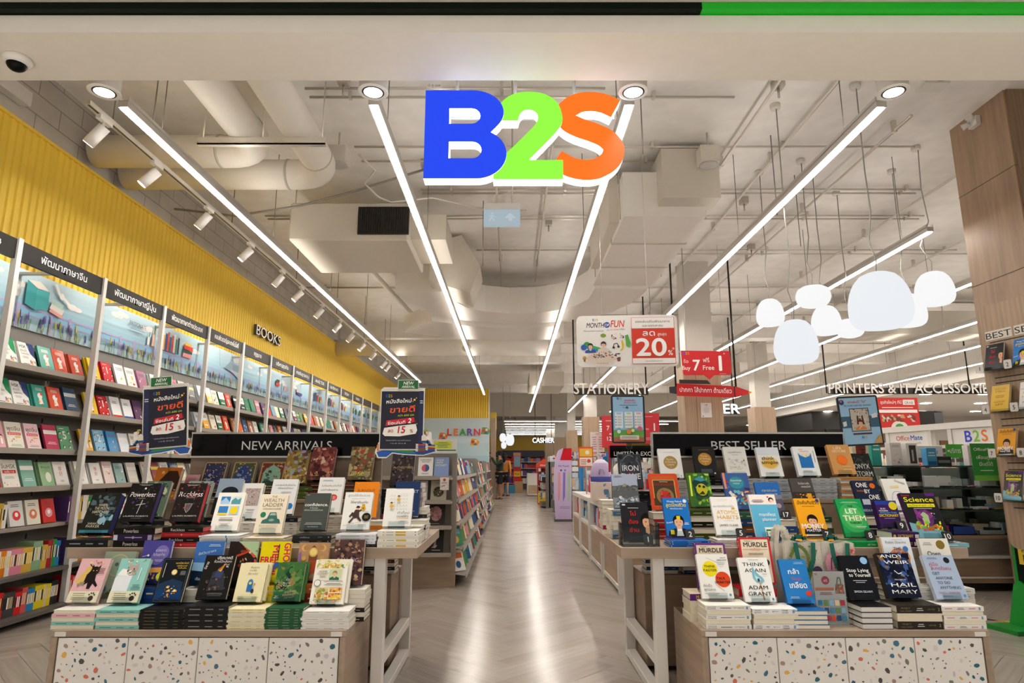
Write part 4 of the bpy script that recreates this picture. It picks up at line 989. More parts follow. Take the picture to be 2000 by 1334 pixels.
def upright(x,y,z,w,h,tilt,t,cover,ops,desc,where,mat='gloss',edge='#ddd5c4',spine=None,rz=0.0,cat='book',stand=True,group=None,spine_txt=None,name='book',yaw_axis=None):
    mb,pg=book_mesh(w,h,t,cover,ops,mat,edge,spine,spine_txt)
    e=(FACE-math.radians(tilt),0,rz);z+=(t+0.006)*math.sin(math.radians(tilt))+0.0008
    o=mb.build(name,None,(x,y,z),e);tag(o,f'{desc} {where}',cat,group or 'books standing upright')
    pg.build('page_block',o);NB[0]+=1
    if stand:
        a=math.radians(tilt);s=MB();hh=min(0.6*h,0.13);k=-t-0.0025
        s.box((-0.045,0.0,k),(0.045,hh,k+0.002),'#eef3f4','acrylic');s.box((-0.045,-0.003,k),(0.045,-0.001,0.0015),'#eef3f4','acrylic');s.box((-0.045,-0.003,0.0028),(0.045,0.026,0.0044),'#f4f8f8','acrylic')
        P=(hh,k);ht=hh*math.cos(a)+k*math.sin(a);bk=ht*0.30
        Q=(P[0]-ht*math.cos(a)+bk*math.sin(a),P[1]-ht*math.sin(a)-bk*math.cos(a))
        s.face([(-0.03,P[0],P[1]),(0.03,P[0],P[1]),(0.03,Q[0],Q[1]),(-0.03,Q[0],Q[1])],'#eef3f4','acrylic')
        so=s.build('book_stand',None,(x,y,z),e);tag(so,f'clear acrylic stand holding the {desc}','book stand','clear book stands')
    return o
def lying_mesh(mb,L,W,t,spec,marks=None):
    """one book lying flat; S = spine to the front, P = page edges to the front"""
    kind,col=spec[0],spec[1:];c=0.0016;cc=marks.get('cover',col)if marks else col
    if kind=='S':
        mb.box((-L/2,0,0),(L/2,W,c),col,'gloss');mb.box((-L/2,0,t-c),(L/2,W,t),cc,'gloss');mb.box((-L/2,0,c),(L/2,c,t-c),col,'gloss')
        mb.box((-L/2+0.003,c,c),(L/2-0.003,W-0.003,t-c),marks.get('edge','#e4ddcb')if marks else '#e4ddcb','print')
    else:
        mb.box((-L/2,0,0),(L/2,W,c),cc if cc!=col else '#d8d4cc','gloss');mb.box((-L/2,0,t-c),(L/2,W,t),cc if cc!=col else '#e4e0d8','gloss')
        mb.box((-L/2+0.002,0.002,c),(L/2-0.002,W,t-c),col,'print')
    if kind=='S' and marks:
        T0=mb.T;mb.T=(T0 if T0 is not None else Matrix.Identity(4))@place(-L/2,-0.0002,0,FACE)
        art(mb,L,t,0,marks['ops'],'gloss',0.0002);mb.T=T0
INK=lambda c,*seg:{'ops':[('n',a,0.28,b,0.42,1,c)for a,b in(seg or((0.08,0.3),(0.46,0.22),(0.78,0.12)))]}
def stack(x,y,z0,z1,L,W,specs,desc,where,marks=None,indiv=True,rz=0.0,colname=None,jig=0.004):
    n=len(specs);t=(z1-z0)/n;cache={};r=random.Random(int((x+5)*1000)+n)
    for k,sp in enumerate(specs):
        px,py,pz=x+r.uniform(-jig,jig),y+r.uniform(-jig,jig)*0.6,z0+k*t
        m=(marks.get(sp)if marks and sp in marks else(marks.get('*')if marks else None))
        if indiv:
            if sp not in cache:
                mb=MB();lying_mesh(mb,L,W,t*0.985,sp,m);o=mb.build('stacked_book',None,(px,py,pz),(0,0,rz+r.uniform(-0.008,0.008)))
                cache[sp]=o
            else:
                o=cache[sp].copy();COL.objects.link(o);o.location=(px,py,pz);o.rotation_euler=(0,0,rz+r.uniform(-0.008,0.008))
            i=n-1-k;NB[0]+=1
            pos='topmost' if i==0 else('bottom' if k==0 else f'{ORD[i]} from top')
            tag(o,f'{pos} {"spine-out" if sp[0] == "S" else "page-out"} book in stack {where} {desc}','book',f'stack {where} {desc}')
        else:
            STUFF.T=place(px,py,pz+0.0012,0,0,rz);lying_mesh(STUFF,L,W,t*0.97,sp,m);STUFF.T=None
# ================================================================ books on the two tables
D_=dict
Wt='#efece6'
def T(txt,x,y,h,c,**k):return('t',txt,x,y,h,c,k)
def N(x,y,w,h,n,c):return('n',x,y,w,h,n,c)
CAB='of the new arrivals cabinet';TAB='of the new arrivals table';TAB2='of the best seller table';CAB2='of the best seller cabinet'
# ---- left low cabinet, front row
def pawband(c):return[('r',0,0,1,0.25,'#ddd6bb'),N(0.1,0.05,0.5,0.17,4,'#8f8a70'),('d',0.78,0.09,0.085,'#3d3430'),('d',0.70,0.17,0.026,'#3d3430'),('d',0.76,0.20,0.026,'#3d3430'),('d',0.83,0.20,0.026,'#3d3430'),('d',0.88,0.165,0.026,'#3d3430')]
cat_ops=[('p',[(0.05,0.48),(0.38,0.86),(0.55,0.72),(0.22,0.36)],'#d9b765'),('s',[(0.36,0.86),(0.55,0.76)],0.03,'#2c2523'),('p',[(0.36,0.62),(0.48,0.74),(0.66,0.72),(0.70,0.50),(0.84,0.38),(0.80,0.34),(0.66,0.42),(0.60,0.30),(0.50,0.30),(0.48,0.44),(0.34,0.38)],'#211c1b'),('d',0.60,0.71,0.15,'#211c1b'),('p',[(0.46,0.76),(0.48,0.86),(0.56,0.78)],'#211c1b'),('p',[(0.66,0.78),(0.75,0.85),(0.74,0.73)],'#211c1b'),('d',0.55,0.715,0.02,'#c9a53f'),('d',0.66,0.715,0.02,'#c9a53f'),('q',3,10,['#c45a5a','#7a8a4a','#e6cf9a'],(0.3,0.88,0.8,0.97),0.05),N(0.66,0.64,0.28,0.14,4,'#6a4a50'),('q',2,5,['#6d6048','#988a6a'],(0.12,0.33,0.4,0.45),0.07)]
tab_ops=[('p',[(0.0,0.25),(0.0,0.55),(0.12,0.66),(0.55,0.60),(0.52,0.25)],'#dfe3ea'),('p',[(0.04,0.62),(0.16,0.76),(0.62,0.72),(0.55,0.58)],'#efeee9'),('d',0.50,0.72,0.17,'#b5aaa0'),('p',[(0.36,0.78),(0.36,0.9),(0.48,0.82)],'#c99a92'),('p',[(0.55,0.82),(0.68,0.88),(0.65,0.74)],'#c99a92'),('q',7,14,['#5a524c','#efeee9','#8d8279'],(0.33,0.62,0.66,0.8),0.05),('q',6,12,['#d98a4a','#6a8a4a','#f0e0c0'],(0.15,0.84,0.95,0.97),0.04),N(0.62,0.28,0.33,0.12,4,'#3d5a5c'),('s',[(0.78,0.5),(0.8,0.78)],0.03,'#e8f0ee')]
moon_ops=[('s',[(0.04,0.02),(0.96,0.02),(0.96,0.97),(0.04,0.97),(0.04,0.02)],0.008,'#5b6672'),('p',[(0.06,0.28),(0.9,0.28),(0.9,0.45),(0.5,0.52),(0.06,0.4)],'#1f3550'),('p',[(0.06,0.05),(0.94,0.05),(0.94,0.28),(0.06,0.28)],'#123a6a'),('d',0.50,0.67,0.10,'#e0b765'),('d',0.50,0.67,0.075,'#efdcae'),T('แมวหนีพระจันทร์',0.70,0.86,0.045,'#e3c23a',w=0.46),T('เหนือร้านกาแฟ',0.72,0.80,0.035,'#e3c23a',w=0.36),T('ในคืนนั้น',0.74,0.75,0.032,'#e3c23a',w=0.3),N(0.72,0.60,0.2,0.1,4,'#9a9a9a'),('q',21,20,['#e8c24a','#d9a038','#3a2a20','#f0d890'],(0.35,0.22,0.78,0.36),0.06),('q',22,12,['#e08a3a','#e8b04a','#2a4a7a'],(0.2,0.1,0.75,0.2),0.05),('s',[(0.14,0.55),(0.14,0.88)],0.02,'#c9c5bb')]
fire_ops=[('p',[(0.3,0.2),(0.85,0.2),(0.78,0.55),(0.58,0.68),(0.36,0.6)],'#33353d'),('p',[(0.42,0.5),(0.54,0.72),(0.72,0.62),(0.66,0.46)],'#39436a'),('p',[(0.50,0.66),(0.66,0.66),(0.74,0.82),(0.66,0.74),(0.55,0.63)],'#d9862a'),('p',[(0.55,0.64),(0.66,0.67),(0.62,0.61)],'#f0c04a'),('q',31,26,['#5a4a40','#3f3a3a','#2a2a30','#76604a'],(0.2,0.18,0.9,0.5),0.06),T('ปริศนาคดี',0.66,0.90,0.07,'#e9e6e0',w=0.5,b=0.03),T('ห้องใต้หลังคา',0.62,0.82,0.06,'#d8d4cc',w=0.58),T('ลำดับที่',0.76,0.76,0.035,'#d8d4cc'),T('46',0.8,0.71,0.045,'#e9e6e0',b=0.03),T('นิยาย',0.15,0.75,0.06,'#e9e6e0',r=1.35),N(0.3,0.06,0.6,0.08,3,'#8a8680')]
door_ops=[T('สัญญาณ',0.55,0.86,0.05,'#7a7568',w=0.32),T('วาระชีพ',0.5,0.78,0.05,'#7a7568',w=0.26),T('ที่หายไป',0.52,0.69,0.05,'#7a7568',w=0.34),('p',[(0.40,0.25),(0.60,0.25),(0.60,0.48),(0.57,0.55),(0.50,0.58),(0.43,0.55),(0.40,0.48)],'#3f7fc0'),('p',[(0.43,0.27),(0.57,0.27),(0.57,0.47),(0.50,0.54),(0.43,0.47)],'#2f6cae'),('d',0.50,0.47,0.05,'#e8d04a'),('d',0.62,0.27,0.055,'#3a3232',0.08),('d',0.66,0.45,0.03,'#d8837a'),('s',[(0.63,0.3),(0.65,0.44)],0.012,'#5a6a3a'),('s',[(0.25,0.17),(0.85,0.17)],0.004,'#9a9480'),N(0.1,0.07,0.3,0.06,2,'#9a9480'),N(0.65,0.06,0.25,0.06,2,'#9a9480')]
dress_ops=[('q',41,50,['#4a7a3e','#2f5a32','#6a8a48','#8a7a48','#3c6a38'],(0,0.1,1,1),0.16),('p',[(0.0,0.45),(0.3,0.62),(0.44,0.86),(0.52,0.90),(0.58,0.84),(0.52,0.55),(0.62,0.30),(0.05,0.28)],'#173a2a'),('q',42,90,['#e6e2cf','#d98aa0','#6a9ad0','#e0c04a','#111a18','#1a2a28'],(0.12,0.30,0.60,0.62),0.022),('p',[(0.03,0.0),(0.97,0.0),(0.97,0.16),(0.55,0.26),(0.03,0.22)],'#2a5f40'),T('ฤดูร้อน',0.62,0.22,0.055,'#cdb08a',w=0.4,r=0.15),T('ที่ฉันแอบรัก',0.60,0.14,0.055,'#cdb08a',w=0.46,r=0.15),T('กลางป่า',0.62,0.07,0.055,'#cdb08a',w=0.36,r=0.15),N(0.06,0.06,0.2,0.08,2,'#d9d6c8')]
house_ops=[('q',51,60,['#e3d25a','#ead98a','#b9c05a','#f3ead0'],(0.05,0.80,0.98,0.99),0.07),('p',[(0.16,0.80),(0.56,0.94),(0.92,0.80)],'#dca858'),('q',52,24,['#d98a3a','#7aa06a','#4a8a8a','#e6c24a'],(0.22,0.80,0.86,0.89),0.05),('r',0.17,0.52,0.7,0.28,'#e9e3d2'),('r',0.46,0.56,0.38,0.22,'#c9d6a8'),('bust',0.63,0.53,0.15,'#2f6a5a','#a87a5a','#e8c09a'),T('HOME',0.27,0.70,0.05,'#8a8478'),T('COVERT',0.27,0.645,0.05,'#8a8478'),N(0.18,0.58,0.2,0.05,3,'#8a8478'),('d',0.15,0.46,0.10,'#5a564c'),('d',0.15,0.46,0.085,'#efece4'),T('เมนูลับบ้านสวน รสมือยาย',0.62,0.48,0.035,'#5a564c',w=0.56),N(0.36,0.40,0.56,0.06,2,'#5a564c'),('r',0.12,0.09,0.40,0.26,'#cfc58a'),('q',53,30,['#8aa04a','#d98a3a','#e9d8a0','#b06a3a'],(0.12,0.09,0.52,0.35),0.06),('r',0.54,0.09,0.38,0.26,'#e3b65a'),('q',54,30,['#e08a2a','#f0d060','#c05a2a','#f3e6c0'],(0.54,0.09,0.92,0.35),0.06),('r',0.52,0.09,0.02,0.26,'#efece4'),('r',0.54,0.23,0.38,0.02,'#efece4'),('q',55,18,['#5a7a4a','#8a9a5a','#d9a04a'],(0.03,0.01,0.97,0.08),0.04)]
Y1,YB=3.30,3.215
L1=[('b1',-2.098,0.147,24,'#dfb0b6',cat_ops+pawband(0),'pink book with a black cat',['P#dfd6bd','S#84bcb4','P#ddd3b8','S#e0aeb4','P#e2d9c2'],'#7a4a52',0.536,-2.07),
      ('b2',-1.898,0.148,24,'#8fc6bf',tab_ops+pawband(0),'teal book with a tabby cat',['S#84bcb4','P#e2d9c2','S#84bcb4','P#ddd3b8','S#84bcb4'],'#35605c',0.536,-1.863),
      ('b3',-1.685,0.140,24,'#15191f',moon_ops,'black book with a golden moon',['S#1b1b1b']*6,'#6a6440',0.538,-1.655),
      ('b4',-1.470,0.150,24,'#1c1917',fire_ops,'black book with a flaming fox',['S#1f1f20']*4,'#8a8680',0.552,-1.447),
      ('b5',-1.293,0.137,24,'#e9dfb6',door_ops,'cream book with a blue door',['S#e3d9b2','S#e3d9b2','P#e6dfc8','S#e3d9b2','P#e6dfc8','S#e3d9b2','P#e6dfc8','S#e3d9b2','S#e3d9b2'],'#b09a5a',0.540,-1.254),
      ('b6',-1.104,0.137,24,'#3f6e3a',dress_ops,'green book with a dotted dress',['S#2c5a3c']*8,'#9ab08a',0.543,-1.078),
      ('b7',-0.905,0.165,24,'#f0ece2',house_ops,'white book with a garden house',['S#e8e6e2','P#e6e3dc','S#e8e6e2','P#e6e3dc','S#e8e6e2','P#e6e3dc','P#e6e3dc','S#e8e6e2'],'#8a8378',0.530,-0.885)]
for key,x,w,tilt,c,ops,desc,specs,ink,z,sx in L1:
    upright(x,Y1,z+0.004,w,0.185 if key in('b5','b6')else 0.212,tilt,0.022,c,ops,desc,'front row '+CAB,spine=c)
    L=0.205 if key!='b7' else 0.225
    if key in('b5','b6'):L=0.178
    stack(sx,YB,0.45,z,L,0.14,specs,desc,'under the',{'*':INK(ink)})
for i,(x,y,z,t)in enumerate(((-0.868,3.30,0,0),)):pass
# second and third copies leaning behind some front books
for x,z,w,h,c,d in((-1.287,0.544,0.137,0.183,'#e9dfb6','second cream book leaning behind the one with a blue door'),(-1.098,0.547,0.137,0.183,'#3f6e3a','second green book leaning behind the one with a dotted dress'),(-0.897,0.534,0.165,0.21,'#f0ece2','second white book leaning behind the one with a garden house')):
    upright(x+0.004,Y1+0.030,z+0.003,w,h,24,0.016,c,[],d,'on the new arrivals cabinet',stand=False)
# ---- left low cabinet, second row
girl=[('d',0.5,0.70,0.34,'#c7b98a'),('d',0.5,0.70,0.31,'#93a791'),('d',0.45,0.72,0.06,'#4f6a5c'),('d',0.62,0.46,0.10,'#211c1b'),('p',[(0.54,0.24),(0.74,0.24),(0.70,0.44),(0.58,0.44)],'#e3dfcf'),('q',61,16,['#7a8a3a','#5a7048','#4a6a8a'],(0.1,0.08,0.9,0.28),0.08),T('รอวันหวานกลับ',0.7,0.60,0.05,'#4a5a48',w=0.4)]
night=[('p',[(0,0),(1,0),(1,0.3),(0,0.3)],'#32306a'),('p',[(0,0.26),(1,0.26),(1,0.38),(0,0.36)],'#e0a050'),('d',0.7,0.72,0.24,'#7b70b4'),('d',0.56,0.58,0.22,'#6f64aa'),('q',71,14,['#c98a3a','#e6b04a','#7a4a3a'],(0.05,0.08,0.6,0.26),0.1),('d',0.82,0.16,0.15,'#d6dc3a'),('s',[(0.05,0.62),(0.28,0.66)],0.012,'#e9e6f0'),('d',0.25,0.65,0.035,'#f3f0e0'),T('ดวงดาว',0.66,0.74,0.06,'#d9d4ee'),T('ในวันสุดท้าย',0.62,0.64,0.06,'#d9d4ee',w=0.4),N(0.5,0.5,0.3,0.06,2,'#c9c4e0')]
sold=[('p',[(0,0),(1,0),(1,0.28),(0,0.34)],'#12223a'),('p',[(0,0.34),(1,0.28),(1,0.5),(0,0.52)],'#8fbbe0'),('d',0.55,0.60,0.07,'#16233a'),('p',[(0.44,0.30),(0.68,0.30),(0.66,0.55),(0.46,0.55)],'#1b2d4a'),('s',[(0.60,0.44),(0.86,0.64)],0.02,'#16233a'),N(0.4,0.88,0.55,0.06,2,'#cfe0f0'),T('อัศวินอาภา',0.45,0.72,0.06,'#cfe0f0',w=0.6,r=0.2),T('เงื่อนปมเวลา',0.45,0.12,0.06,'#cfd9e6',w=0.5)]
comic=[('p',[(0.3,1.0),(1,0.62),(1,1)],'#a9c49a'),('p',[(0.35,0.98),(0.5,0.9),(0.98,0.66),(0.9,0.62)],'#c95a3a'),('p',[(0.1,0.64),(0.72,0.8),(0.74,0.76),(0.12,0.58)],'#c9462f'),('q',81,30,['#c9563a','#7a9a7a','#e0c8a0','#8a3a2a'],(0.4,0.05,1,0.8),0.1)]
ghost=[T('GHOST',0.80,0.62,0.17,'#d81f5a',b=0.07,r=-1.57,w=0.9),T('ME',0.42,0.74,0.17,'#d81f5a',b=0.07,r=-1.57,w=0.42),T('FREE',0.34,0.47,0.16,'#d81f5a',b=0.08,w=0.6),T('LIFE',0.34,0.20,0.15,'#d81f5a',b=0.08,w=0.5),('s',[(0.62,0.55),(0.62,0.93)],0.03,'#2a2a2a'),('d',0.30,0.40,0.12,'#3a8a6a'),('d',0.48,0.36,0.1,'#7a5ab0'),('d',0.62,0.42,0.1,'#3a6ab0')]
arch=[('d',0.2,0.85,0.11,'#d9b070'),('d',0.8,0.85,0.11,'#d9b070'),('d',0.24,0.86,0.08,'#b98a52'),('d',0.76,0.86,0.08,'#b98a52'),('p',[(0.36,0.35),(0.64,0.35),(0.64,0.8),(0.5,0.93),(0.36,0.8)],'#7a5234'),('d',0.5,0.74,0.15,'#e0b44a'),('d',0.5,0.74,0.11,'#f0d88a'),('d',0.2,0.58,0.08,'#caa05a'),('d',0.8,0.58,0.08,'#caa05a'),('p',[(0.3,0.2),(0.7,0.2),(0.62,0.52),(0.38,0.52)],'#b04a2a'),('p',[(0.02,0.3),(0.1,0.3),(0.1,0.75),(0.02,0.7)],'#8a6ab0')]
floral=[('q',91,110,['#8a6a52','#b08a6a','#4a3242','#3a2a34','#c9a888','#5a3a4a'],(0,0,1,1),0.08),T('FALLING',0.5,0.5,0.09,'#d9b8d0',w=0.7)]
Y2=3.405
L2=[('c1',-2.02,0.54,0.160,0.225,'#93a08c',girl,'olive book with a black-haired girl',None,'wrap'),('c2',-1.83,0.608,0.148,0.212,'#4a4692',night,'violet night-sky book',['S#1d3d78','S#1d3d78','S#1d3d78'],'gloss'),
      ('c3',-1.56,0.60,0.145,0.215,'#3d6fb8',sold,'blue book with a swordsman',['S#1d3d78','P#d8d2bd','S#1d3d78','P#d8d2bd','P#e0dac8'],'gloss'),('c4',-1.385,0.60,0.15,0.215,'#2a201d',comic,'dark book with red and green comic art',['P#e0dac8','S#2a2220','S#2a2220'],'gloss'),
      ('c5',-1.218,0.615,0.150,0.2,'#e6d611',ghost,'yellow book with pink block letters',['S#d9661f','S#d9c61f','S#d9c61f','S#e0b81f'],'gloss'),('c6',-1.02,0.625,0.155,0.185,'#b98f6a',arch,'tan book with lit arches',['S#8a3320','S#9a4a28','S#8a2a1c','S#a0521f'],'gloss'),
      ('c7',-0.84,0.60,0.155,0.22,'#5a3f3a',floral,'brown book with floral foil',['S#2a2222','P#e3dccb','S#2a2222','P#e3dccb','P#e3dccb','P#e3dccb','P#e3dccb'],'wrap')]
for key,x,z,w,h,c,ops,desc,specs,m in L2:
    upright(x,Y2,z+0.004,w,h,14,0.024 if key!='c7' else 0.04,c,ops,desc,'second row '+CAB,m)
    if specs:
        stack(x+0.01,3.365,0.45,z,0.20,0.14,specs,desc,'under the',{'*':INK('#c9b9a0')},False)
# ---- new arrivals table, front row
def swirl(seed,cols,box=(0.02,0.02,0.98,0.98),n=40,s=0.12):return[('q',seed,n,cols,box,s)]
d1=swirl(101,['#2d3538','#3f4a50','#1c1f20','#55646c'],(0.05,0.5,0.98,0.98))+swirl(102,['#2f5a6a','#4a7a8c','#8fb3c0','#1c2a30'],(0.5,0.2,0.98,0.55),24)+[('r',0,0,1,0.07,'#3f7f8f'),T('WHEN',0.5,0.66,0.07,'#d8ccb2',w=0.3),T('THE MOON',0.5,0.575,0.075,'#d8ccb2',w=0.5),T('HATCHED',0.5,0.48,0.075,'#d8ccb2',w=0.56),N(0.3,0.43,0.4,0.03,1,'#9a927f'),T('SARAH A.',0.42,0.20,0.055,'#cfc5ae',w=0.42),T('PARKER',0.42,0.125,0.065,'#cfc5ae',w=0.46)]
def sprig(seed,c1):return swirl(seed,['#24241f','#2f2e26',c1,'#1c1b19','#3d3a30'],(0.04,0.3,0.96,0.95),60,0.05)
d2=sprig(111,'#4a3a78')+[('d',0.52,0.86,0.035,'#e6e0d8'),T('Powerless',0.5,0.64,0.13,'#e6d8d8',w=0.84,b=0.02,s=0.12),N(0.35,0.59,0.3,0.02,1,'#c9bcbc'),('s',[(0.5,0.2),(0.55,0.56)],0.02,'#cfc9c4'),('s',[(0.38,0.42),(0.68,0.46)],0.02,'#cfc9c4'),T('LAUREN ROBERTS',0.5,0.12,0.035,'#d8d0cc',w=0.82),N(0.25,0.93,0.5,0.04,2,'#b9b2ae'),N(0.3,0.07,0.45,0.02,1,'#8a8480')]
d3=sprig(112,'#8a2228')+[T('Reckless',0.5,0.64,0.14,'#ead8d8',w=0.84,b=0.02,s=0.12),N(0.3,0.60,0.45,0.02,1,'#c9bcbc'),('p',[(0.40,0.45),(0.66,0.45),(0.6,0.3),(0.52,0.22),(0.44,0.3)],'#5a5654'),('s',[(0.40,0.45),(0.66,0.45),(0.6,0.3),(0.52,0.22),(0.44,0.3),(0.40,0.45)],0.015,'#a8a4a0'),('q',113,14,['#a8262c','#c2343a'],(0.1,0.2,0.95,0.95),0.05),T('LAUREN ROBERTS',0.5,0.12,0.036,'#d8d0cc',w=0.84),N(0.25,0.92,0.5,0.04,2,'#b9b2ae')]
d4=[('r',0.14,0.69,0.34,0.2,'#a8cbe8'),('p',[(0.14,0.76),(0.3,0.87),(0.48,0.74),(0.48,0.89),(0.14,0.89)],'#2f7fc0'),('r',0.54,0.69,0.34,0.2,'#cfe0e0'),('p',[(0.54,0.69),(0.54,0.78),(0.66,0.86),(0.76,0.80),(0.88,0.86),(0.88,0.69)],'#5a9aa8'),('r',0.14,0.41,0.34,0.22,'#3a80c4'),('r',0.14,0.40,0.34,0.05,'#f0d02a'),('r',0.54,0.41,0.34,0.22,'#a9cfe4'),('d',0.71,0.52,0.14,'#f2d11f'),N(0.2,0.30,0.6,0.04,1,'#9a9488'),N(0.15,0.24,0.7,0.05,1,'#3a3a3a'),N(0.3,0.10,0.4,0.09,4,'#8a8680')]
d5=[T('THE',0.5,0.90,0.06,'#8a7350',w=0.2),T('WEALTH',0.5,0.79,0.095,'#8a7350',w=0.74),T('LADDER',0.5,0.67,0.095,'#8a7350',w=0.74),T('บันไดแห่งความมั่งคั่ง',0.5,0.59,0.045,'#4a4438',w=0.66),('d',0.22,0.46,0.10,'#2f7a5a'),('p',[(0.2,0.24),(0.9,0.24),(0.84,0.34),(0.76,0.36),(0.68,0.52),(0.46,0.52),(0.38,0.36),(0.24,0.32)],'#3f6a66'),('p',[(0.46,0.44),(0.7,0.44),(0.66,0.50),(0.5,0.50)],'#9ab8a8'),('d',0.56,0.32,0.1,'#8aa896',0.05),T('NICK MAGGIULLI',0.5,0.155,0.05,'#a8977a',w=0.66),N(0.2,0.10,0.6,0.03,1,'#8a8478')]
d6=[N(0.05,0.94,0.14,0.02,1,'#c9ccc8'),T('confidence.',0.5,0.64,0.085,'#f2f2ef',w=0.9,b=0.04),T('8 ขั้นตอน',0.42,0.57,0.04,'#d8dcd8',w=0.3),T('สร้างความมั่นใจในตัวเอง',0.42,0.51,0.04,'#d8dcd8',w=0.72),N(0.1,0.13,0.8,0.07,2,'#b9bfba'),T('ROB HENDERSON',0.5,0.065,0.03,'#d8dcd8',w=0.4)]
d7=[T('สูตรใช้เงินรวย',0.5,0.88,0.06,'#8a8f96',w=0.78),N(0.2,0.81,0.6,0.02,1,'#a8a8a8'),T('ให้หาเงินเก่ง',0.54,0.69,0.065,'#3a3a3a',w=0.62),('d',0.52,0.555,0.055,'#e0b090'),('p',[(0.44,0.57),(0.5,0.63),(0.60,0.60),(0.58,0.57)],'#1d1b1b'),('p',[(0.34,0.36),(0.44,0.52),(0.58,0.51),(0.60,0.34),(0.46,0.28)],'#4c3a36'),('p',[(0.58,0.50),(0.66,0.55),(0.69,0.52),(0.58,0.45)],'#4c3a36'),('p',[(0.35,0.46),(0.24,0.34),(0.28,0.31),(0.4,0.42)],'#4c3a36'),('p',[(0.45,0.32),(0.30,0.16),(0.24,0.18),(0.40,0.34)],'#4c3a36'),('p',[(0.5,0.31),(0.66,0.20),(0.70,0.23),(0.60,0.34)],'#4c3a36'),('d',0.71,0.56,0.085,'#e3b02a'),('p',[(0.67,0.61),(0.75,0.61),(0.77,0.66),(0.65,0.66)],'#d09a1f'),T('$',0.71,0.53,0.05,'#5a4212',b=0.04),('d',0.86,0.32,0.155,'#22221f'),N(0.76,0.28,0.2,0.08,4,'#b9a05a'),('r',0.1,0.09,0.1,0.012,'#d9a83a'),('r',0.22,0.11,0.1,0.012,'#d9a83a'),('r',0.36,0.14,0.1,0.012,'#d9a83a'),('r',0.5,0.17,0.1,0.012,'#d9a83a'),N(0.6,0.06,0.3,0.07,3,'#8a8a8a'),T('Rob Dwibu',0.82,0.45,0.025,'#6a6a6a')]
d8=[('s',[(0.2+0.11*(k%6)+0.03*math.sin(k),0.42+0.085*(k//6)),(0.24+0.11*(k%6),0.47+0.085*(k//6)),(0.27+0.11*(k%6),0.42+0.085*(k//6))],0.006,'#a8a8a4')for k in range(30)]+[('d',0.5,0.76,0.05,'#e0b490'),('p',[(0.44,0.76),(0.5,0.80),(0.56,0.77)],'#22201f'),('p',[(0.42,0.66),(0.58,0.66),(0.54,0.72),(0.46,0.72)],'#e8b92a'),('d',0.26,0.58,0.045,'#e0b490'),('p',[(0.20,0.58),(0.26,0.62),(0.32,0.59)],'#22201f'),('p',[(0.2,0.48),(0.36,0.48),(0.31,0.55),(0.22,0.55)],'#e8b92a'),T('ตัวท็อป',0.72,0.295,0.065,'#4a4a48',w=0.42),T('ออฟฟิศ',0.70,0.205,0.065,'#4a4a48',w=0.42),('r',0.5,0.17,0.42,0.012,'#e8b92a'),N(0.55,0.05,0.4,0.07,3,'#8a8a8a'),N(0.35,0.95,0.6,0.02,1,'#aaa')]
M3={'S#15130f':{'ops':[T('Powerless',0.42,0.22,0.62,'#cfc4c4',w=0.36)]},'S#2a1f3f':{'ops':[('s',[(0.3,0.5),(0.72,0.5)],0.02,'#a89ac0'),('d',0.5,0.5,0.03,'#a89ac0'),('r',0.02,0.1,0.1,0.8,'#cfc8d8'),('r',0.86,0.1,0.1,0.8,'#a89ac0')]}}
M3r={'S#17140f':{'ops':[T('Reckless',0.38,0.22,0.62,'#cfc4c4',w=0.34),N(0.6,0.3,0.25,0.3,1,'#8a8480')],'edge':'#b8353a'},'S#b3222a':{'ops':[('s',[(0.08,0.5),(0.92,0.5)],0.006,'#d98a80'),('d',0.5,0.5,0.02,'#d9b0a0')],'edge':'#b8353a'}}
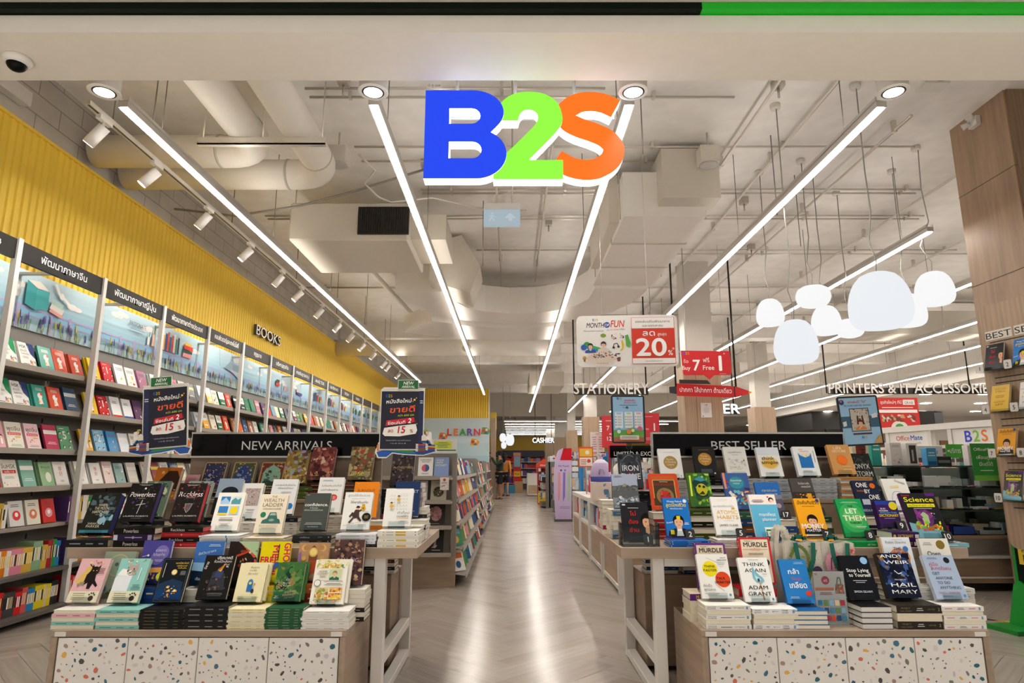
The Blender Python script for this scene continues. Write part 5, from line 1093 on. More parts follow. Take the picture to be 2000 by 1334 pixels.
L3=[(-2.30+0.03,0.822,0.159,24,'#22241f',d1,'dark book with a silver dragon swirl',['S#1b1d1f'],INK('#8a9296'),-2.245,0.225,'#2a3470',0.05,0.225),
      (-2.054,0.884,0.165,24,'#1c1a1a',d2,'black book with violet edges',['S#15130f','S#2a1f3f','S#15130f'],M3,-1.998,0.215,'#3d2f68',0.042,0.22),
      (-1.788,0.886,0.155,24,'#221d1c',d3,'black book with red edges',['S#b3222a','S#17140f','S#b3222a','S#17140f'],M3r,-1.745,0.215,'#b8353a',0.04,0.22),
      (-1.566,0.845,0.150,24,'#efece5',d4,'white book with four sky pictures',['S#e0e2e2','S#dcdedf','S#e0e2e2','S#d8dbdd','S#e3e4e4'],{'*':{'ops':[N(0.04,0.3,0.35,0.35,1,'#9aa0a4'),('r',0.66,0,0.03,1,'#3f7f95'),N(0.72,0.3,0.2,0.35,1,'#9aa0a4')]}},-1.545,0.212,'#ddd5c4',0.025,0.215),
      (-1.327,0.832,0.152,24,'#e7dcc8',d5,'cream book with an engraved portrait',['P#e3d9c6','S#dccfb8','P#e3d9c6','S#dccfb8'],INK('#8a7a5a'),-1.315,0.215,'#ddd0b8',0.025,0.22),
      (-1.083,0.846,0.142,24,'#4a4f4b',d6,'dark grey book with one white word',['P#d9c6a2','S#2e302e','S#2e302e'],{'S#2e302e':{'ops':[T('confidence.',0.32,0.25,0.45,'#b9bdb9',w=0.26),N(0.62,0.35,0.18,0.3,1,'#8a8f8a'),('d',0.93,0.5,0.012,'#ddd')]}},-1.055,0.205,'#b8b2a0',0.03,0.208),
      (-0.854,0.850,0.155,24,'#f0efec',d7,'white book with a running man',['S#2b2b2b','S#dfe2e8','S#dfe2e8','S#dfe2e8'],{'*':INK('#6a7078',(0.08,0.55),(0.7,0.14),(0.9,0.03))},-0.825,0.213,'#ddd5c4',0.025,0.212),
      (-0.628,0.868,0.153,24,'#f2f1ee',d8,'white book with outlined office workers',['S#f0eee8','P#e8e2d0','S#f0eee8','P#e8e2d0','S#f0eee8','S#f0eee8'],{'*':{'ops':[('r',0.45,0.2,0.25,0.6,'#d9b03a'),N(0.2,0.3,0.22,0.4,1,'#5a5a58'),('d',0.94,0.5,0.012,'#333'),('p',[(0.14,0.2),(0.18,0.5),(0.14,0.8)],'#d9b03a')]}},-0.602,0.215,'#e6dfcc',0.022,0.215)]
for x,z,w,tilt,c,ops,desc,specs,mk,sx,L,edge,th,h in L3:
    upright(x,3.60,z+0.004,w,h,tilt,th,c,ops,desc,'front row '+TAB,'gloss',edge,spine=c)
    stack(sx,3.515,TH,z,L,0.145,specs,desc,'under the',mk if '*' in mk or any(k[0]in 'SP' and '#' in k for k in mk)else{'*':mk})
# ---- new arrivals table, second row
e1=swirl(121,['#6a8a70','#3a4a40','#8aa08a','#2c3830'],n=30)+[('d',0.62,0.70,0.30,'#b9bf9a',0.22),T('ONE',0.6,0.80,0.05,'#2a322c'),T('DARK',0.55,0.69,0.085,'#1f2622',w=0.55),('q',122,12,['#3a3834','#6a6258'],(0.35,0.56,0.8,0.66),0.08)]
e2=swirl(123,['#7a8a80','#a0aca0','#5a6a60','#cfd4c8'],n=30)+[('s',[(0.1,0.95),(0.4,0.8),(0.55,0.98),(0.8,0.82),(0.95,0.95)],0.03,'#2a2c2a'),T('TWO',0.6,0.80,0.045,'#2a322c'),T('TWISTED',0.55,0.70,0.07,'#2a322c',w=0.7),T('CROWNS',0.5,0.62,0.05,'#2a322c',w=0.5),('r',0,0,1,0.35,'#2a3a38')]
e3=[('r',0,0.4,1,0.6,'#8fa0b4'),('d',0.55,0.60,0.34,'#1d2024',0.24),('r',0,0,1,0.45,'#17191d'),('d',0.72,0.48,0.03,'#8fb3e0'),T('HEART',0.7,0.24,0.1,'#3a4450',w=0.6)]
e4=[('r',0.3,0.35,0.62,0.5,'#b9a8a4'),('q',124,80,['#8a7674','#cfc2be','#6a5856','#d9cfc8'],(0.3,0.35,0.92,0.85),0.03),N(0.5,0.2,0.35,0.06,2,'#8a8680'),T('หายเหงา',0.66,0.14,0.045,'#55514c')]
e5=[T('จะหันพุงลั่นชื้นเงื่อยไกน',0.52,0.80,0.05,'#3a3a3a',w=0.8),T('หรือจะทนไว้ก่อน?',0.55,0.71,0.05,'#3a3a3a',w=0.6),N(0.3,0.58,0.6,0.06,2,'#9a9a9a'),('d',0.5,0.50,0.18,'#1c1c1e',0.09),('d',0.84,0.22,0.12,'#2f78c4')]
e6=[T('ไม่ต้องรีบเก่งก็ได้',0.52,0.73,0.05,'#4a4a4a',w=0.8),T('แต่ทำเรื่องง่าย',0.46,0.61,0.05,'#4a4a4a',w=0.68),('d',0.66,0.42,0.16,'#e0453a',0.13),N(0.54,0.36,0.24,0.1,4,'#f4d0cc'),('d',0.5,0.26,0.04,'#2a2a2a'),N(0.1,0.88,0.5,0.05,2,'#7a9ac0')]
e7=[N(0.1,0.94,0.1,0.02,1,'#f8d8b0'),T('BURNOUT',0.5,0.70,0.09,'#a84a12',w=0.7),N(0.3,0.2,0.5,0.08,2,'#f0b060')]
e8=[T('BLUEST',0.6,0.66,0.09,'#cfd6e6',w=0.7),N(0.3,0.5,0.5,0.05,2,'#5a6a9a'),N(0.6,0.12,0.3,0.04,1,'#9aa6c0')]
L4=[(-2.17,0.89,0.150,0.225,'#5c6e5f',e1,'grey green misty book',['S#23262a','S#23262a'],'wrap'),(-2.015+0.1,0.89,0.150,0.225,'#8a978e',e2,'pale grey book with bare branches',['S#23262a','S#23262a'],'wrap'),(-1.867+0.14,0.912-0.004,0.150,0.222,'#4a535f',e3,'misty blue book with a dark silhouette',['S#1a1b1d','S#1a1b1d','S#1a1b1d'],'gloss'),
      (-1.60,0.880,0.150,0.222,'#ecebe8',e4,'white book with a patterned square',['S#e3e1de','S#d9d7d4','S#e3e1de','S#e3e1de'],'gloss'),(-1.392,0.906,0.155,0.220,'#e8e8ea',e5,'white book with a blue dot',['S#c9c8c6','S#bfbebc','S#c9c8c6','S#c2c0be','S#1f2528'],'gloss'),(-1.108,0.915,0.152,0.222,'#eceae8',e6,'white book with a red round badge',['S#b9b4ac','S#b0aaa2','S#bdb8b0','S#b4aea6','S#b9b4ac'],'gloss'),
      (-0.890,0.888,0.152,0.222,'#ee8a22',e7,'plain orange book',['S#e3c22a','P#e0d8c4','S#e07f1f','P#e0d8c4'],'gloss'),(-0.638,0.893,0.152,0.220,'#25375f',e8,'navy blue book',['P#e3dcc9','P#e3dcc9','S#22305a','P#e3dcc9'],'gloss')]
for x,z,w,h,c,ops,desc,specs,m in L4:
    upright(x,3.95,z+0.004,w,h,24,0.028,c,ops,desc,'second row '+TAB,m,spine=c)
    stack(x+0.03,3.88,TH,z,0.21,0.145,specs,desc,'under the',{'*':INK('#8a8680')},indiv=False)
# ---- new arrivals table, back row on the riser
RZ=1.0
def ornate(c1,c2,c3):return[('s',[(0.04,0.02),(0.96,0.02),(0.96,0.97),(0.04,0.97),(0.04,0.02)],0.05,'#9c8450'),('q',sum(map(ord,c1))%97,70,['#a8905a','#7a6438','#c2ac74','#5c4a2a'],(0.06,0.05,0.94,0.95),0.05),('p',[(0.14,0.12),(0.86,0.12),(0.86,0.62),(0.76,0.78),(0.5,0.90),(0.24,0.78),(0.14,0.62)],c1),('p',[(0.18,0.14),(0.82,0.14),(0.80,0.38),(0.5,0.46),(0.2,0.36)],c2),('q',140+len(c2),14,[c3,c1,c2],(0.22,0.36,0.78,0.72),0.1),N(0.25,0.18,0.5,0.05,1,'#b89a5a')]
lost=lambda seed,cols,tc:[('q',seed,90,cols,(0.0,0.0,1,1),0.13),T('LOST MANORS',0.5,0.13,0.12,tc,w=0.84,b=0.05),('s',[(0.12,0.12),(0.9,0.12)],0.012,tc)]
f1=[('p',[(0,0.45),(0.25,0.62),(0.5,0.9),(0.85,0.9),(1,0.7),(1,0.3),(0,0.3)],'#3a2218'),('d',0.62,0.66,0.28,'#3a2218',0.32),('q',131,18,['#e08a2a','#f0b04a','#6a3a1a'],(0.02,0.04,0.98,0.36),0.08),T('Fearfalone',0.6,0.06,0.12,'#d9762a',w=0.8,s=0.1),('d',0.3,0.85,0.06,'#f0c25a')]
f9=swirl(137,['#4a4044','#6a5c60','#2c2628','#857478'],n=70,s=0.1)+[T('ALCHEMISED',0.5,0.50,0.06,'#e0c27a',w=0.84,b=0.03),N(0.2,0.47,0.6,0.02,1,'#a88a5a')]
back=[(-2.25,4.20,0.96,0.165,0.235,'#c9742a',f1,'orange book with a dark-haired rider','wrap'),(-2.13,4.32,1.0,0.095,0.14,'#b98a90',[N(0.1,0.55,0.7,0.3,4,'#8a5a62'),T('ให้ไว้',0.6,0.3,0.1,'#8a5a62')],'small dusty pink booklet','gloss'),
        (-1.985,4.30,1.012,0.155,0.22,'#2e2a4a',ornate('#2a2d52','#3a2244','#8a92b0'),'gold-framed book with a violet night scene','wrap'),(-1.79,4.30,1.012,0.155,0.22,'#3a4a38',ornate('#283a72','#2a2444','#5a8ac0'),'gold-framed book with a blue scene and green spine','wrap'),(-1.60,4.30,1.012,0.165,0.22,'#6a2a26',ornate('#7aa08a','#24362c','#3a4a44'),'gold-framed book with a green castle-like scene','wrap'),
        (-1.435,4.30,1.075,0.152,0.235,'#8a7038',lost(141,['#8a6a32','#b09048','#5a4220','#c9b070','#8aa090','#6a4a24','#9a82c0'],'#e0c070'),'brown and gold fantasy book below the header lettering','wrap'),(-1.265,4.30,1.096,0.158,0.235,'#6a3434',lost(142,['#7a3a36','#5a2a2a','#a86a5a','#c9a890','#8a4a40','#3f2020'],'#e6c268'),'dark red fantasy book with gold lettering','gloss'),(-1.005,4.30,1.096,0.158,0.238,'#6a5638',lost(143,['#6a5a3a','#8a744a','#4a3c26','#b09a6a','#a03a2a','#9a8a6a'],'#dcd06a'),'olive brown fantasy book with gold lettering','wrap'),
        (-0.728,4.30,1.06,0.152,0.24,'#463c40',f9,'dark forest book with one gold word','wrap')]
for x,y,z,w,h,c,ops,desc,m in back:
    upright(x,y,z+0.004,w,h,24,0.035,c,ops,desc,'in the back row of new arrivals',m,'#a89a8a' if 'fantasy' in desc or 'gold-framed' in desc else '#d8d0c0',spine=c,stand=w>0.1)
stack(-1.40,4.21,0.998,1.075,0.235,0.16,['S#4a5a30','S#55662f','S#4a5a30'],'brown and gold fantasy book','under the',{'*':INK('#b09a5a')},False)
stack(-1.20,4.21,0.998,1.096,0.235,0.16,['S#4a2220','S#5a2a26','S#4a2220','S#3f1c1c'],'dark red fantasy book','under the',{'*':INK('#b08a6a')},False)
stack(-0.985,4.21,0.998,1.096,0.22,0.16,['S#4a3826','S#54402a','S#4a3826','S#5a3028'],'olive brown fantasy book','under the',{'*':INK('#b09a6a')},False)
stack(-0.728,4.22,TH,1.06,0.22,0.16,['S#1f1c1d','S#2a2426','S#7a3a3a','S#1f1c1d','S#2a2426','S#1f1c1d','S#1f1c1d'],'forest book','under the',{'*':INK('#8a7a6a')},False)
# boxed sets and side stacks at the aisle end of the new arrivals table
stack(-0.585,4.02,TH,0.96,0.13,0.19,['P#e3dccb','S#c9b9bd','P#e3dccb','S#8a93ad','P#e3dccb','S#3a2f33','P#e6dfd0','P#e3dccb'],'navy blue book','behind the',{'*':INK('#7a6a70')},False)
stack(-0.60,4.05,0.962,1.10,0.10,0.16,['S#b9a8ae','S#a8a6b0','S#c9b4b8','S#9a98a0','S#c4bcc0'],'tall pile of boxed sets','forming the',{'*':INK('#7a6a70')})
stack(-0.56,3.74,TH,0.87,0.10,0.16,['P#e6dfd0']*5,'outlined office workers book','beside the',None,False)
for i,(x,n,c)in enumerate(((-1.85,6,'#7a5a3a'),(-1.55,7,'#3a3f4a'),(-1.25,6,'#8a3a34'),(-0.98,7,'#4a4a4c'),(-0.83,5,'#2d2a28'))):
    stack(x,4.16,0.55,0.55+n*0.021,0.2,0.15,[('S' if(k+i)%2 else 'P')+(['#2a2422','#c99a2a','#6a2a20',c,'#b9b4a8'][(k+i)%5]if(k+i)%2 else '#d8d0be')for k in range(n)],'storage box','on the',{'*':INK('#9a948a')},False)
for i,(x,n,c)in enumerate(((0.93,6,'#2a3a6a'),(1.16,6,'#3a4a2a'),(1.40,5,'#8a8a88'),(1.7,6,'#5a5a5c'),(1.95,6,'#6a3a34'))):
    stack(x,4.16,0.55,0.55+n*0.021,0.2,0.15,[('S' if(k+i)%2 else 'P')+(['#2a2422','#203a6a','#6a2a20',c,'#b9b4a8'][(k+i)%5]if(k+i)%2 else '#d8d0be')for k in range(n)],'storage box','on the',{'*':INK('#9a948a')},False)

# ================================================================ best-seller side
g1=[('d',0.38,0.66,0.24,'#f0dc1f'),('s',[(0.30,0.92),(0.66,0.80)],0.01,'#e0b81f'),('d',0.74,0.42,0.24,'#dd4a22'),('s',[(0.5,0.30),(0.74,0.16)],0.012,'#c98a2a'),T('THINK',0.38,0.69,0.055,'#2a2a22',w=0.36,b=0.03),T('FASTER',0.38,0.60,0.055,'#2a2a22',w=0.42,b=0.03),T('TALK',0.68,0.42,0.055,'#2a2222',w=0.28,b=0.03),T('SMARTER',0.72,0.33,0.055,'#2a2222',w=0.5,b=0.03),T('MATT',0.85,0.89,0.035,'#3a3a3a',b=0.02),T('ABRAHAMS',0.79,0.84,0.035,'#3a3a3a',w=0.32,b=0.02),T('คิดเร็ว',0.22,0.25,0.055,'#2a2a2a',w=0.26),T('พูดฉลาด',0.27,0.165,0.055,'#2a2a2a',w=0.36),N(0.08,0.06,0.5,0.06,2,'#8a8a8a'),('r',0.86,0.05,0.06,0.05,'#5a8ab8'),N(0.6,0.74,0.3,0.06,2,'#9a9a9a')]
g2=[T('THINK',0.5,0.80,0.09,'#1c1c1e',w=0.74,b=0.02),T('AGAIN',0.52,0.66,0.09,'#1c1c1e',w=0.7,b=0.02),('p',[(0.40,0.70),(0.46,0.80),(0.5,0.70),(0.62,0.60),(0.72,0.54),(0.76,0.46),(0.66,0.40),(0.50,0.42),(0.40,0.52)],'#7fb8cc'),('p',[(0.46,0.66),(0.5,0.58),(0.66,0.5),(0.6,0.44),(0.5,0.48)],'#c9e4ee'),('d',0.57,0.48,0.04,'#3a4a52',0.06),('s',[(0.60,0.44),(0.63,0.03)],0.045,'#c49a78'),T('ADAM',0.5,0.27,0.09,'#1c1c1e',w=0.64,b=0.02),T('GRANT',0.52,0.13,0.09,'#1c1c1e',w=0.76,b=0.02),N(0.3,0.93,0.45,0.03,1,'#7a9ac0'),('r',0.88,0.03,0.06,0.05,'#5a8ab8'),N(0.7,0.6,0.2,0.03,1,'#888')]
g3=[T('กล้า',0.46,0.66,0.11,'#f2f2f2',w=0.4,b=0.05),T('ที่จะถูก',0.52,0.52,0.06,'#d8506a',w=0.34,b=0.03),T('เกลียด',0.52,0.34,0.13,'#f2f2f2',w=0.62,b=0.05),('d',0.84,0.22,0.11,'#d9442a',0.10),N(0.5,0.88,0.42,0.06,3,'#a8d0f0'),N(0.1,0.10,0.4,0.05,2,'#cfe4f6')]
g4=[T('Stop Lying',0.52,0.62,0.08,'#f0f0ee',w=0.74,b=0.04),T('to Yourself',0.55,0.51,0.08,'#f0f0ee',w=0.74,b=0.04),('d',0.82,0.88,0.12,'#8fbde8'),N(0.25,0.36,0.5,0.08,2,'#b9bcc4'),T('SIMON GILHAM',0.5,0.15,0.05,'#d0d4da',w=0.6,b=0.03)]
g5=swirl(151,['#1c2440','#2c3a66','#0f1424','#3f5a96','#8a6a3a','#14182c'],(0,0.28,1,1),70,0.16)+[('p',[(0.2,0.8),(0.5,0.62),(0.9,0.45),(0.8,0.42),(0.4,0.58)],'#7a9ad0'),('p',[(0,0.95),(0.2,0.6),(0.3,0.6),(0.15,0.95)],'#8a6a3a'),T('ANDY',0.45,0.89,0.08,'#f0f0f2',w=0.72,b=0.04),T('WEIR',0.54,0.75,0.08,'#f0f0f2',w=0.76,b=0.04),('s',[(0.4,0.6),(0.5,0.52),(0.62,0.55)],0.025,'#e6ecf4'),T('PROJECT',0.5,0.375,0.03,'#e0e4ec',w=0.34),T('HAIL',0.55,0.235,0.085,'#f0f0f2',w=0.76,b=0.04),N(0.3,0.21,0.4,0.02,1,'#aaa'),T('MARY',0.53,0.08,0.085,'#f0f0f2',w=0.78,b=0.04)]
g6=[N(0.1,0.90,0.4,0.05,2,'#5a6478'),('d',0.75,0.88,0.095,'#23262e'),T('คู่มือ',0.28,0.75,0.075,'#c2344a',w=0.28),T('สะกดใจคน',0.47,0.655,0.075,'#c2344a',w=0.64),T('GET',0.26,0.545,0.065,'#3a4254',w=0.24),T('ANYONE',0.46,0.44,0.065,'#3a4254',w=0.54),T('TO DO',0.40,0.335,0.065,'#3a4254',w=0.4),T('ANYTHING',0.55,0.225,0.065,'#3a4254',w=0.66),T('DAVID J. LIEBERMAN',0.46,0.12,0.04,'#b84a5c',w=0.66),N(0.15,0.05,0.45,0.03,1,'#7a8498'),('r',0.87,0.05,0.07,0.05,'#5a8ab8')]
tf={'S#ece9e2':{'ops':[T('THINK FASTER',0.13,0.55,0.22,'#2a2a2a',w=0.2),T('TALK SMARTER',0.13,0.2,0.22,'#2a2a2a',w=0.2),N(0.32,0.3,0.25,0.35,1,'#3a3a3a'),T('MATT ABRAHAMS',0.74,0.4,0.22,'#3a3a3a',w=0.22),('r',0.9,0.2,0.045,0.6,'#7a9ac0')]}}
ag={'S#e8e8e8':{'ops':[T('ADAM',0.12,0.55,0.26,'#2a2a2a',w=0.14),T('GRANT',0.12,0.15,0.26,'#2a2a2a',w=0.16),N(0.27,0.3,0.1,0.4,2,'#5a5a5a'),('d',0.46,0.5,0.015,'#6ab0cc'),('s',[(0.47,0.5),(0.58,0.5)],0.006,'#a88a6a'),T('THINK',0.72,0.55,0.26,'#2a2a2a',w=0.14),T('AGAIN',0.72,0.15,0.26,'#2a2a2a',w=0.14),('r',0.89,0.2,0.045,0.6,'#7a9ac0')]}}
hm={'S#2f2a25':{'ops':[T('PROJECT',0.2,0.55,0.22,'#8a7450',w=0.2),T('HAIL MARY',0.2,0.18,0.22,'#8a7450',w=0.26),N(0.42,0.25,0.18,0.5,2,'#d8d4cc'),T('ANDY WEIR',0.76,0.4,0.22,'#8a7450',w=0.16),T('2',0.93,0.3,0.4,'#b89a5a')]}}
an={'S#e6e3de':{'ops':[N(0.05,0.3,0.22,0.4,1,'#c2606a'),N(0.36,0.25,0.18,0.5,2,'#3a3a3a'),N(0.64,0.3,0.16,0.4,1,'#c2606a'),('r',0.88,0.2,0.04,0.6,'#7a9ac0')]}}
G=[(1.006,0.556,0.155,22,'#efeeea',g1,'white book with yellow and red discs',['S#ece9e2','P#e6dec6','S#ece9e2','P#e6dec6','S#ece9e2'],tf,1.025,0.213,None,'#e6dec8'),
     (1.212,0.540,0.150,24,'#eeeeec',g2,'white book with a splashing match',['S#e8e8e8','P#e6dec6','P#e6dec6','S#e8e8e8'],ag,1.245,0.213,None,'#e6dec8'),
     (1.411,0.532,0.135,24,'#2a7cc4',g3,'bright blue book with white brush lettering',['P#e6dfca','P#e8e1cc','P#e6dfca','P#e4dcc6'],{'*':{'cover':'#1d5fa0','ops':[]}},1.415,0.16,'#1d5fa0','#e6dec8'),
     (1.722,0.550,0.148,24,'#14171d',g4,'black book with a light blue dot',['P#d6d4cf','P#dcdad4','P#d6d4cf','P#dcdad4'],{'*':{'cover':'#15171c','ops':[]}},1.725,0.145,'#1a1d24','#d8d4cc'),
     (1.918,0.556,0.160,22,'#171d33',g5,'dark space book with white lettering',['S#2f2a25','P#e2d6bd','S#2f2a25'],hm,1.925,0.213,'#3a352c','#e0d8c8'),
     (2.148,0.552,0.155,24,'#a9bad4',g6,'pale blue book with red lettering',['S#e6e3de','P#e4dcc4','S#e6e3de','P#e4dcc4','S#e6e3de'],an,2.135,0.200,'#c9cfd8','#ded8cc')]
for x,z,w,tilt,c,ops,desc,specs,mk,sx,L,sp,edge in G:
    upright(x,3.30,z+0.004,w,0.212,tilt,0.022 if 'space' not in desc else 0.035,c,ops,desc,'front row '+CAB2,'gloss',edge,spine=sp or c)
    stack(sx,3.215,0.45,z,L,0.15 if L>0.17 else 0.21,specs,desc,'under the',mk)
def murdle(c,ac):return[('s',[(0.02,0.015),(0.98,0.015),(0.98,0.985),(0.02,0.985),(0.02,0.015)],0.07,c),T('MURDLE',0.52,0.80,0.10,'#1c1a18',w=0.76,b=0.06),T('Volume 1',0.3,0.91,0.035,'#5a3a3a',s=0.2),('s',[(0.1,0.74),(0.3,0.74)],0.008,'#2a2a2a'),('s',[(0.7,0.74),(0.9,0.74)],0.008,'#2a2a2a'),T('เกมใครฆ่า',0.5,0.72,0.05,ac,w=0.36),N(0.2,0.62,0.6,0.05,2,'#6a6258'),('r',0.12,0.48,0.09,0.06,'#c9bca0'),('r',0.12,0.36,0.09,0.06,'#c9bca0'),('r',0.12,0.24,0.09,0.06,'#e0c23a'),('r',0.12,0.12,0.09,0.06,'#c9bca0'),('d',0.55,0.44,0.14,'#2a2624'),('d',0.80,0.46,0.10,'#2a2624')]
upright(1.022,3.405,0.586,0.155,0.222,14,0.03,'#efdfc4',murdle('#6a2a86','#8a3aa0'),'cream puzzle book with a purple border','second row '+CAB2,'print','#e0d8c6','#5f2a7a',spine_txt=('MURDLE','#d9b84a'))
stack(0.985,3.365,0.45,0.582,0.205,0.15,['P#e3dac6','P#e6dec8','P#e3dac6','S#5f2a7a'],'purple-bordered puzzle book','under the',{'S#5f2a7a':{'cover':'#efdfc4','ops':[T('MURDLE',0.3,0.2,0.6,'#d9b84a',w=0.3,b=0.04)]},'*':{'cover':'#e9dcc4','ops':[]}})
upright(1.254,3.405,0.609,0.158,0.228,14,0.03,'#efdfc4',murdle('#cc1f2a','#c2302a'),'cream puzzle book with a red border','second row '+CAB2,'print','#e0d8c6','#b81c26',spine_txt=('MURDLE','#f0e0c0'))
stack(1.225,3.365,0.45,0.605,0.19,0.15,['P#e3dac6','S#b81c26','P#e3dac6','S#b81c26'],'red-bordered puzzle book','under the',{'*':INK('#efd0c0')})
h4=[('s',[(0.02,0.015),(0.02,0.985)],0.04,'#c9a88a'),('d',0.55,0.56,0.34,'#e79a6a',0.30),('d',0.5,0.52,0.22,'#d9745a'),('q',161,18,['#f0b48a','#6a7ac0','#e0805a'],(0.25,0.3,0.85,0.75),0.08),T('Robin Sharma',0.5,0.86,0.06,'#7a8ea0',w=0.7),T('THE',0.5,0.71,0.07,'#33518a',w=0.26,b=0.03),T('WEALTH',0.5,0.60,0.075,'#33518a',w=0.66,b=0.03),T('MONEY',0.5,0.49,0.07,'#33518a',w=0.6,b=0.03),('d',0.78,0.74,0.09,'#3f7fc4'),N(0.3,0.93,0.5,0.02,1,'#c98a7a'),N(0.2,0.12,0.5,0.06,2,'#8a8a8a')]
upright(1.985,3.405,0.614,0.152,0.225,14,0.03,'#e6edf4',h4,'pale book with an orange swirl','second row '+CAB2,'gloss','#e0d8c6','#c9a88a')
h5=[('d',0.70,0.86,0.15,'#8a7434'),N(0.08,0.84,0.35,0.08,3,'#8a8a88'),T('Open',0.40,0.62,0.10,'#2a2a2a',w=0.44),T('When',0.50,0.44,0.10,'#2a2a2a',w=0.5),('r',0.62,0.05,0.3,0.28,'#2a6a46'),('r',0.64,0.06,0.26,0.26,'#e9ebe6'),T('Dr J',0.4,0.14,0.05,'#9a948a')]
upright(2.185,3.405,0.609,0.150,0.225,14,0.025,'#efece4',h5,'off-white book with a gold disc','second row '+CAB2,'gloss','#e0d8c6')
for x,z,d in((1.99,0.61,'orange swirl book'),(2.19,0.605,'gold disc book')):
    stack(x+0.01,3.365,0.45,z,0.205,0.15,['S#c9c7c4','P#dcd6c8','S#d4d2ce','P#dcd6c8','S#c9c7c4','S#d4d2ce'],d,'under the',{'*':INK('#9a968e')},False)
# acrylic poster holder and the two tote bags between the books
t=thing('leaflet_holder','clear holder with a pink bag-offer poster between the blue and black books','leaflet holder',(1.558,3.30,0.45))
mb=MB();mb.T=place(-0.075,0,0.0,FACE-math.radians(4));mb.rect(0,0.0,0.15,0.245,0.0,'#e9e2df','gloss')
art(mb,0.15,0.245,0.0,[('r',0,0.70,1,0.30,'#ecdcd8'),('d',0.38,0.83,0.13,'#d8566a'),T('ฟรี',0.38,0.80,0.05,'#fff',b=0.03),T('NS',0.08,0.93,0.04,'#d9563a',b=0.03),('p',[(0.66,0.58),(0.96,0.58),(0.93,0.76),(0.69,0.76)],'#c98a7a'),('q',171,14,['#d9564a','#f0d0b0','#6a8a4a'],(0.67,0.59,0.95,0.75),0.05),('s',[(0.74,0.76),(0.78,0.88),(0.86,0.88),(0.88,0.76)],0.02,'#2a6a5a'),('r',0.02,0.64,0.6,0.05,'#e0825a'),N(0.1,0.55,0.5,0.06,2,'#b06a6a')]+[('r',0.06+0.18*(k%5),0.36-0.14*(k//5),0.14,0.10,['#4a8ab0','#d9563a','#e0c8a0','#6a8a5a','#34507a','#b03a4a','#8ab0d0'][(k*3)%7])for k in range(15)],'gloss',0.0003)
mb.build('poster',t)
mb=MB();mb.T=place(-0.078,0,0.0,FACE-math.radians(4));mb.box((0,0,0.0015),(0.156,0.25,0.003),'#eef3f4','acrylic');mb.box((0,-0.002,-0.04),(0.156,0.0,0.05),'#eef3f4','acrylic');mb.build('acrylic_sheet',t)
def tote(x,y,w,h,dpt,rz,ops,label,strap,seed):
    t=thing('tote_bag',label,'tote bag',(x,y,0.45),rz)
    r=random.Random(seed);mb=MB();nx,nz=8,6
    for s,fy in((0,0.0),(1,dpt)):
        G_=[[mb.pt((-w/2+w*i/nx+r.uniform(-.002,.002),fy+(0.5-s)*-2*0.0+r.uniform(-.004,.004)+(1 if s else-1)*0.012*math.sin(math.pi*i/nx)*(1-k/nz),h*k/nz*(1+0.02*math.sin(i*1.3+s))))for i in range(nx+1)]for k in range(nz+1)]
        for k in range(nz):
            for i in range(nx):mb.idx((G_[k][i],G_[k][i+1],G_[k+1][i+1],G_[k+1][i]),'#e0d9cb','cloth',True)
    mb.box((-w/2,0,0),(-w/2+0.004,dpt,h*0.98),'#d6cebf','cloth');mb.box((w/2-0.004,0,0),(w/2,dpt,h*0.98),'#d6cebf','cloth');mb.box((-w/2,0,0),(w/2,dpt,0.004),'#d6cebf','cloth')
    mb.build('body',t)
    mb=MB();mb.T=place(-w/2,-0.020,0,FACE);art(mb,w,h,0,ops,'cloth',0.0004);mb.build('printed_motif',t)
    for yy in(-0.022,dpt+0.016):
        mb=MB();P=[(-w*0.22,yy,h*0.55),(-w*0.22,yy,h*0.98),(-w*0.14,yy,h*1.18),(0,yy+0.01,h*1.22),(w*0.14,yy,h*1.18),(w*0.22,yy,h*0.98),(w*0.22,yy,h*0.55)]
        if strap=='down':P=[(-w*0.24,yy,h*0.99),(-w*0.2,yy-0.004,h*0.78),(-w*0.08,yy-0.006,h*0.64),(w*0.08,yy-0.006,h*0.63),(w*0.2,yy-0.004,h*0.76),(w*0.24,yy,h*0.99)]if yy<0 else[(-w*0.2,yy,h*0.97),(-w*0.12,yy,h*1.05),(w*0.12,yy,h*1.05),(w*0.2,yy,h*0.97)]
        for a,b in zip(P,P[1:]):
            A,Bq=Vector(a),Vector(b);d=(Bq-A).normalized();n=d.cross(Vector((0,1,0)))*0.011
            mb.face([A-n,Bq-n,Bq+n,A+n],'#1c6a5a' if strap=='down' else '#d9d2c3','cloth');mb.face([A-n+Vector((0,.002,0)),A+n+Vector((0,.002,0)),Bq+n+Vector((0,.002,0)),Bq-n+Vector((0,.002,0))],'#1c6a5a' if strap=='down' else '#d9d2c3','cloth')
        mb.build('handle',t)
veg=[('s',smooth([(0.1,0.8),(0.3,0.95),(0.55,0.85),(0.6,0.6),(0.4,0.5)],5),0.09,'#6a7f3a'),('s',smooth([(0.05,0.55),(0.2,0.4),(0.5,0.45),(0.8,0.9)],5),0.07,'#7c8f48'),('d',0.80,0.62,0.13,'#5a3a5a'),('q',181,18,['#6a8a3a','#4a6a2a','#8a9a4a'],(0.05,0.4,0.7,0.95),0.06)]
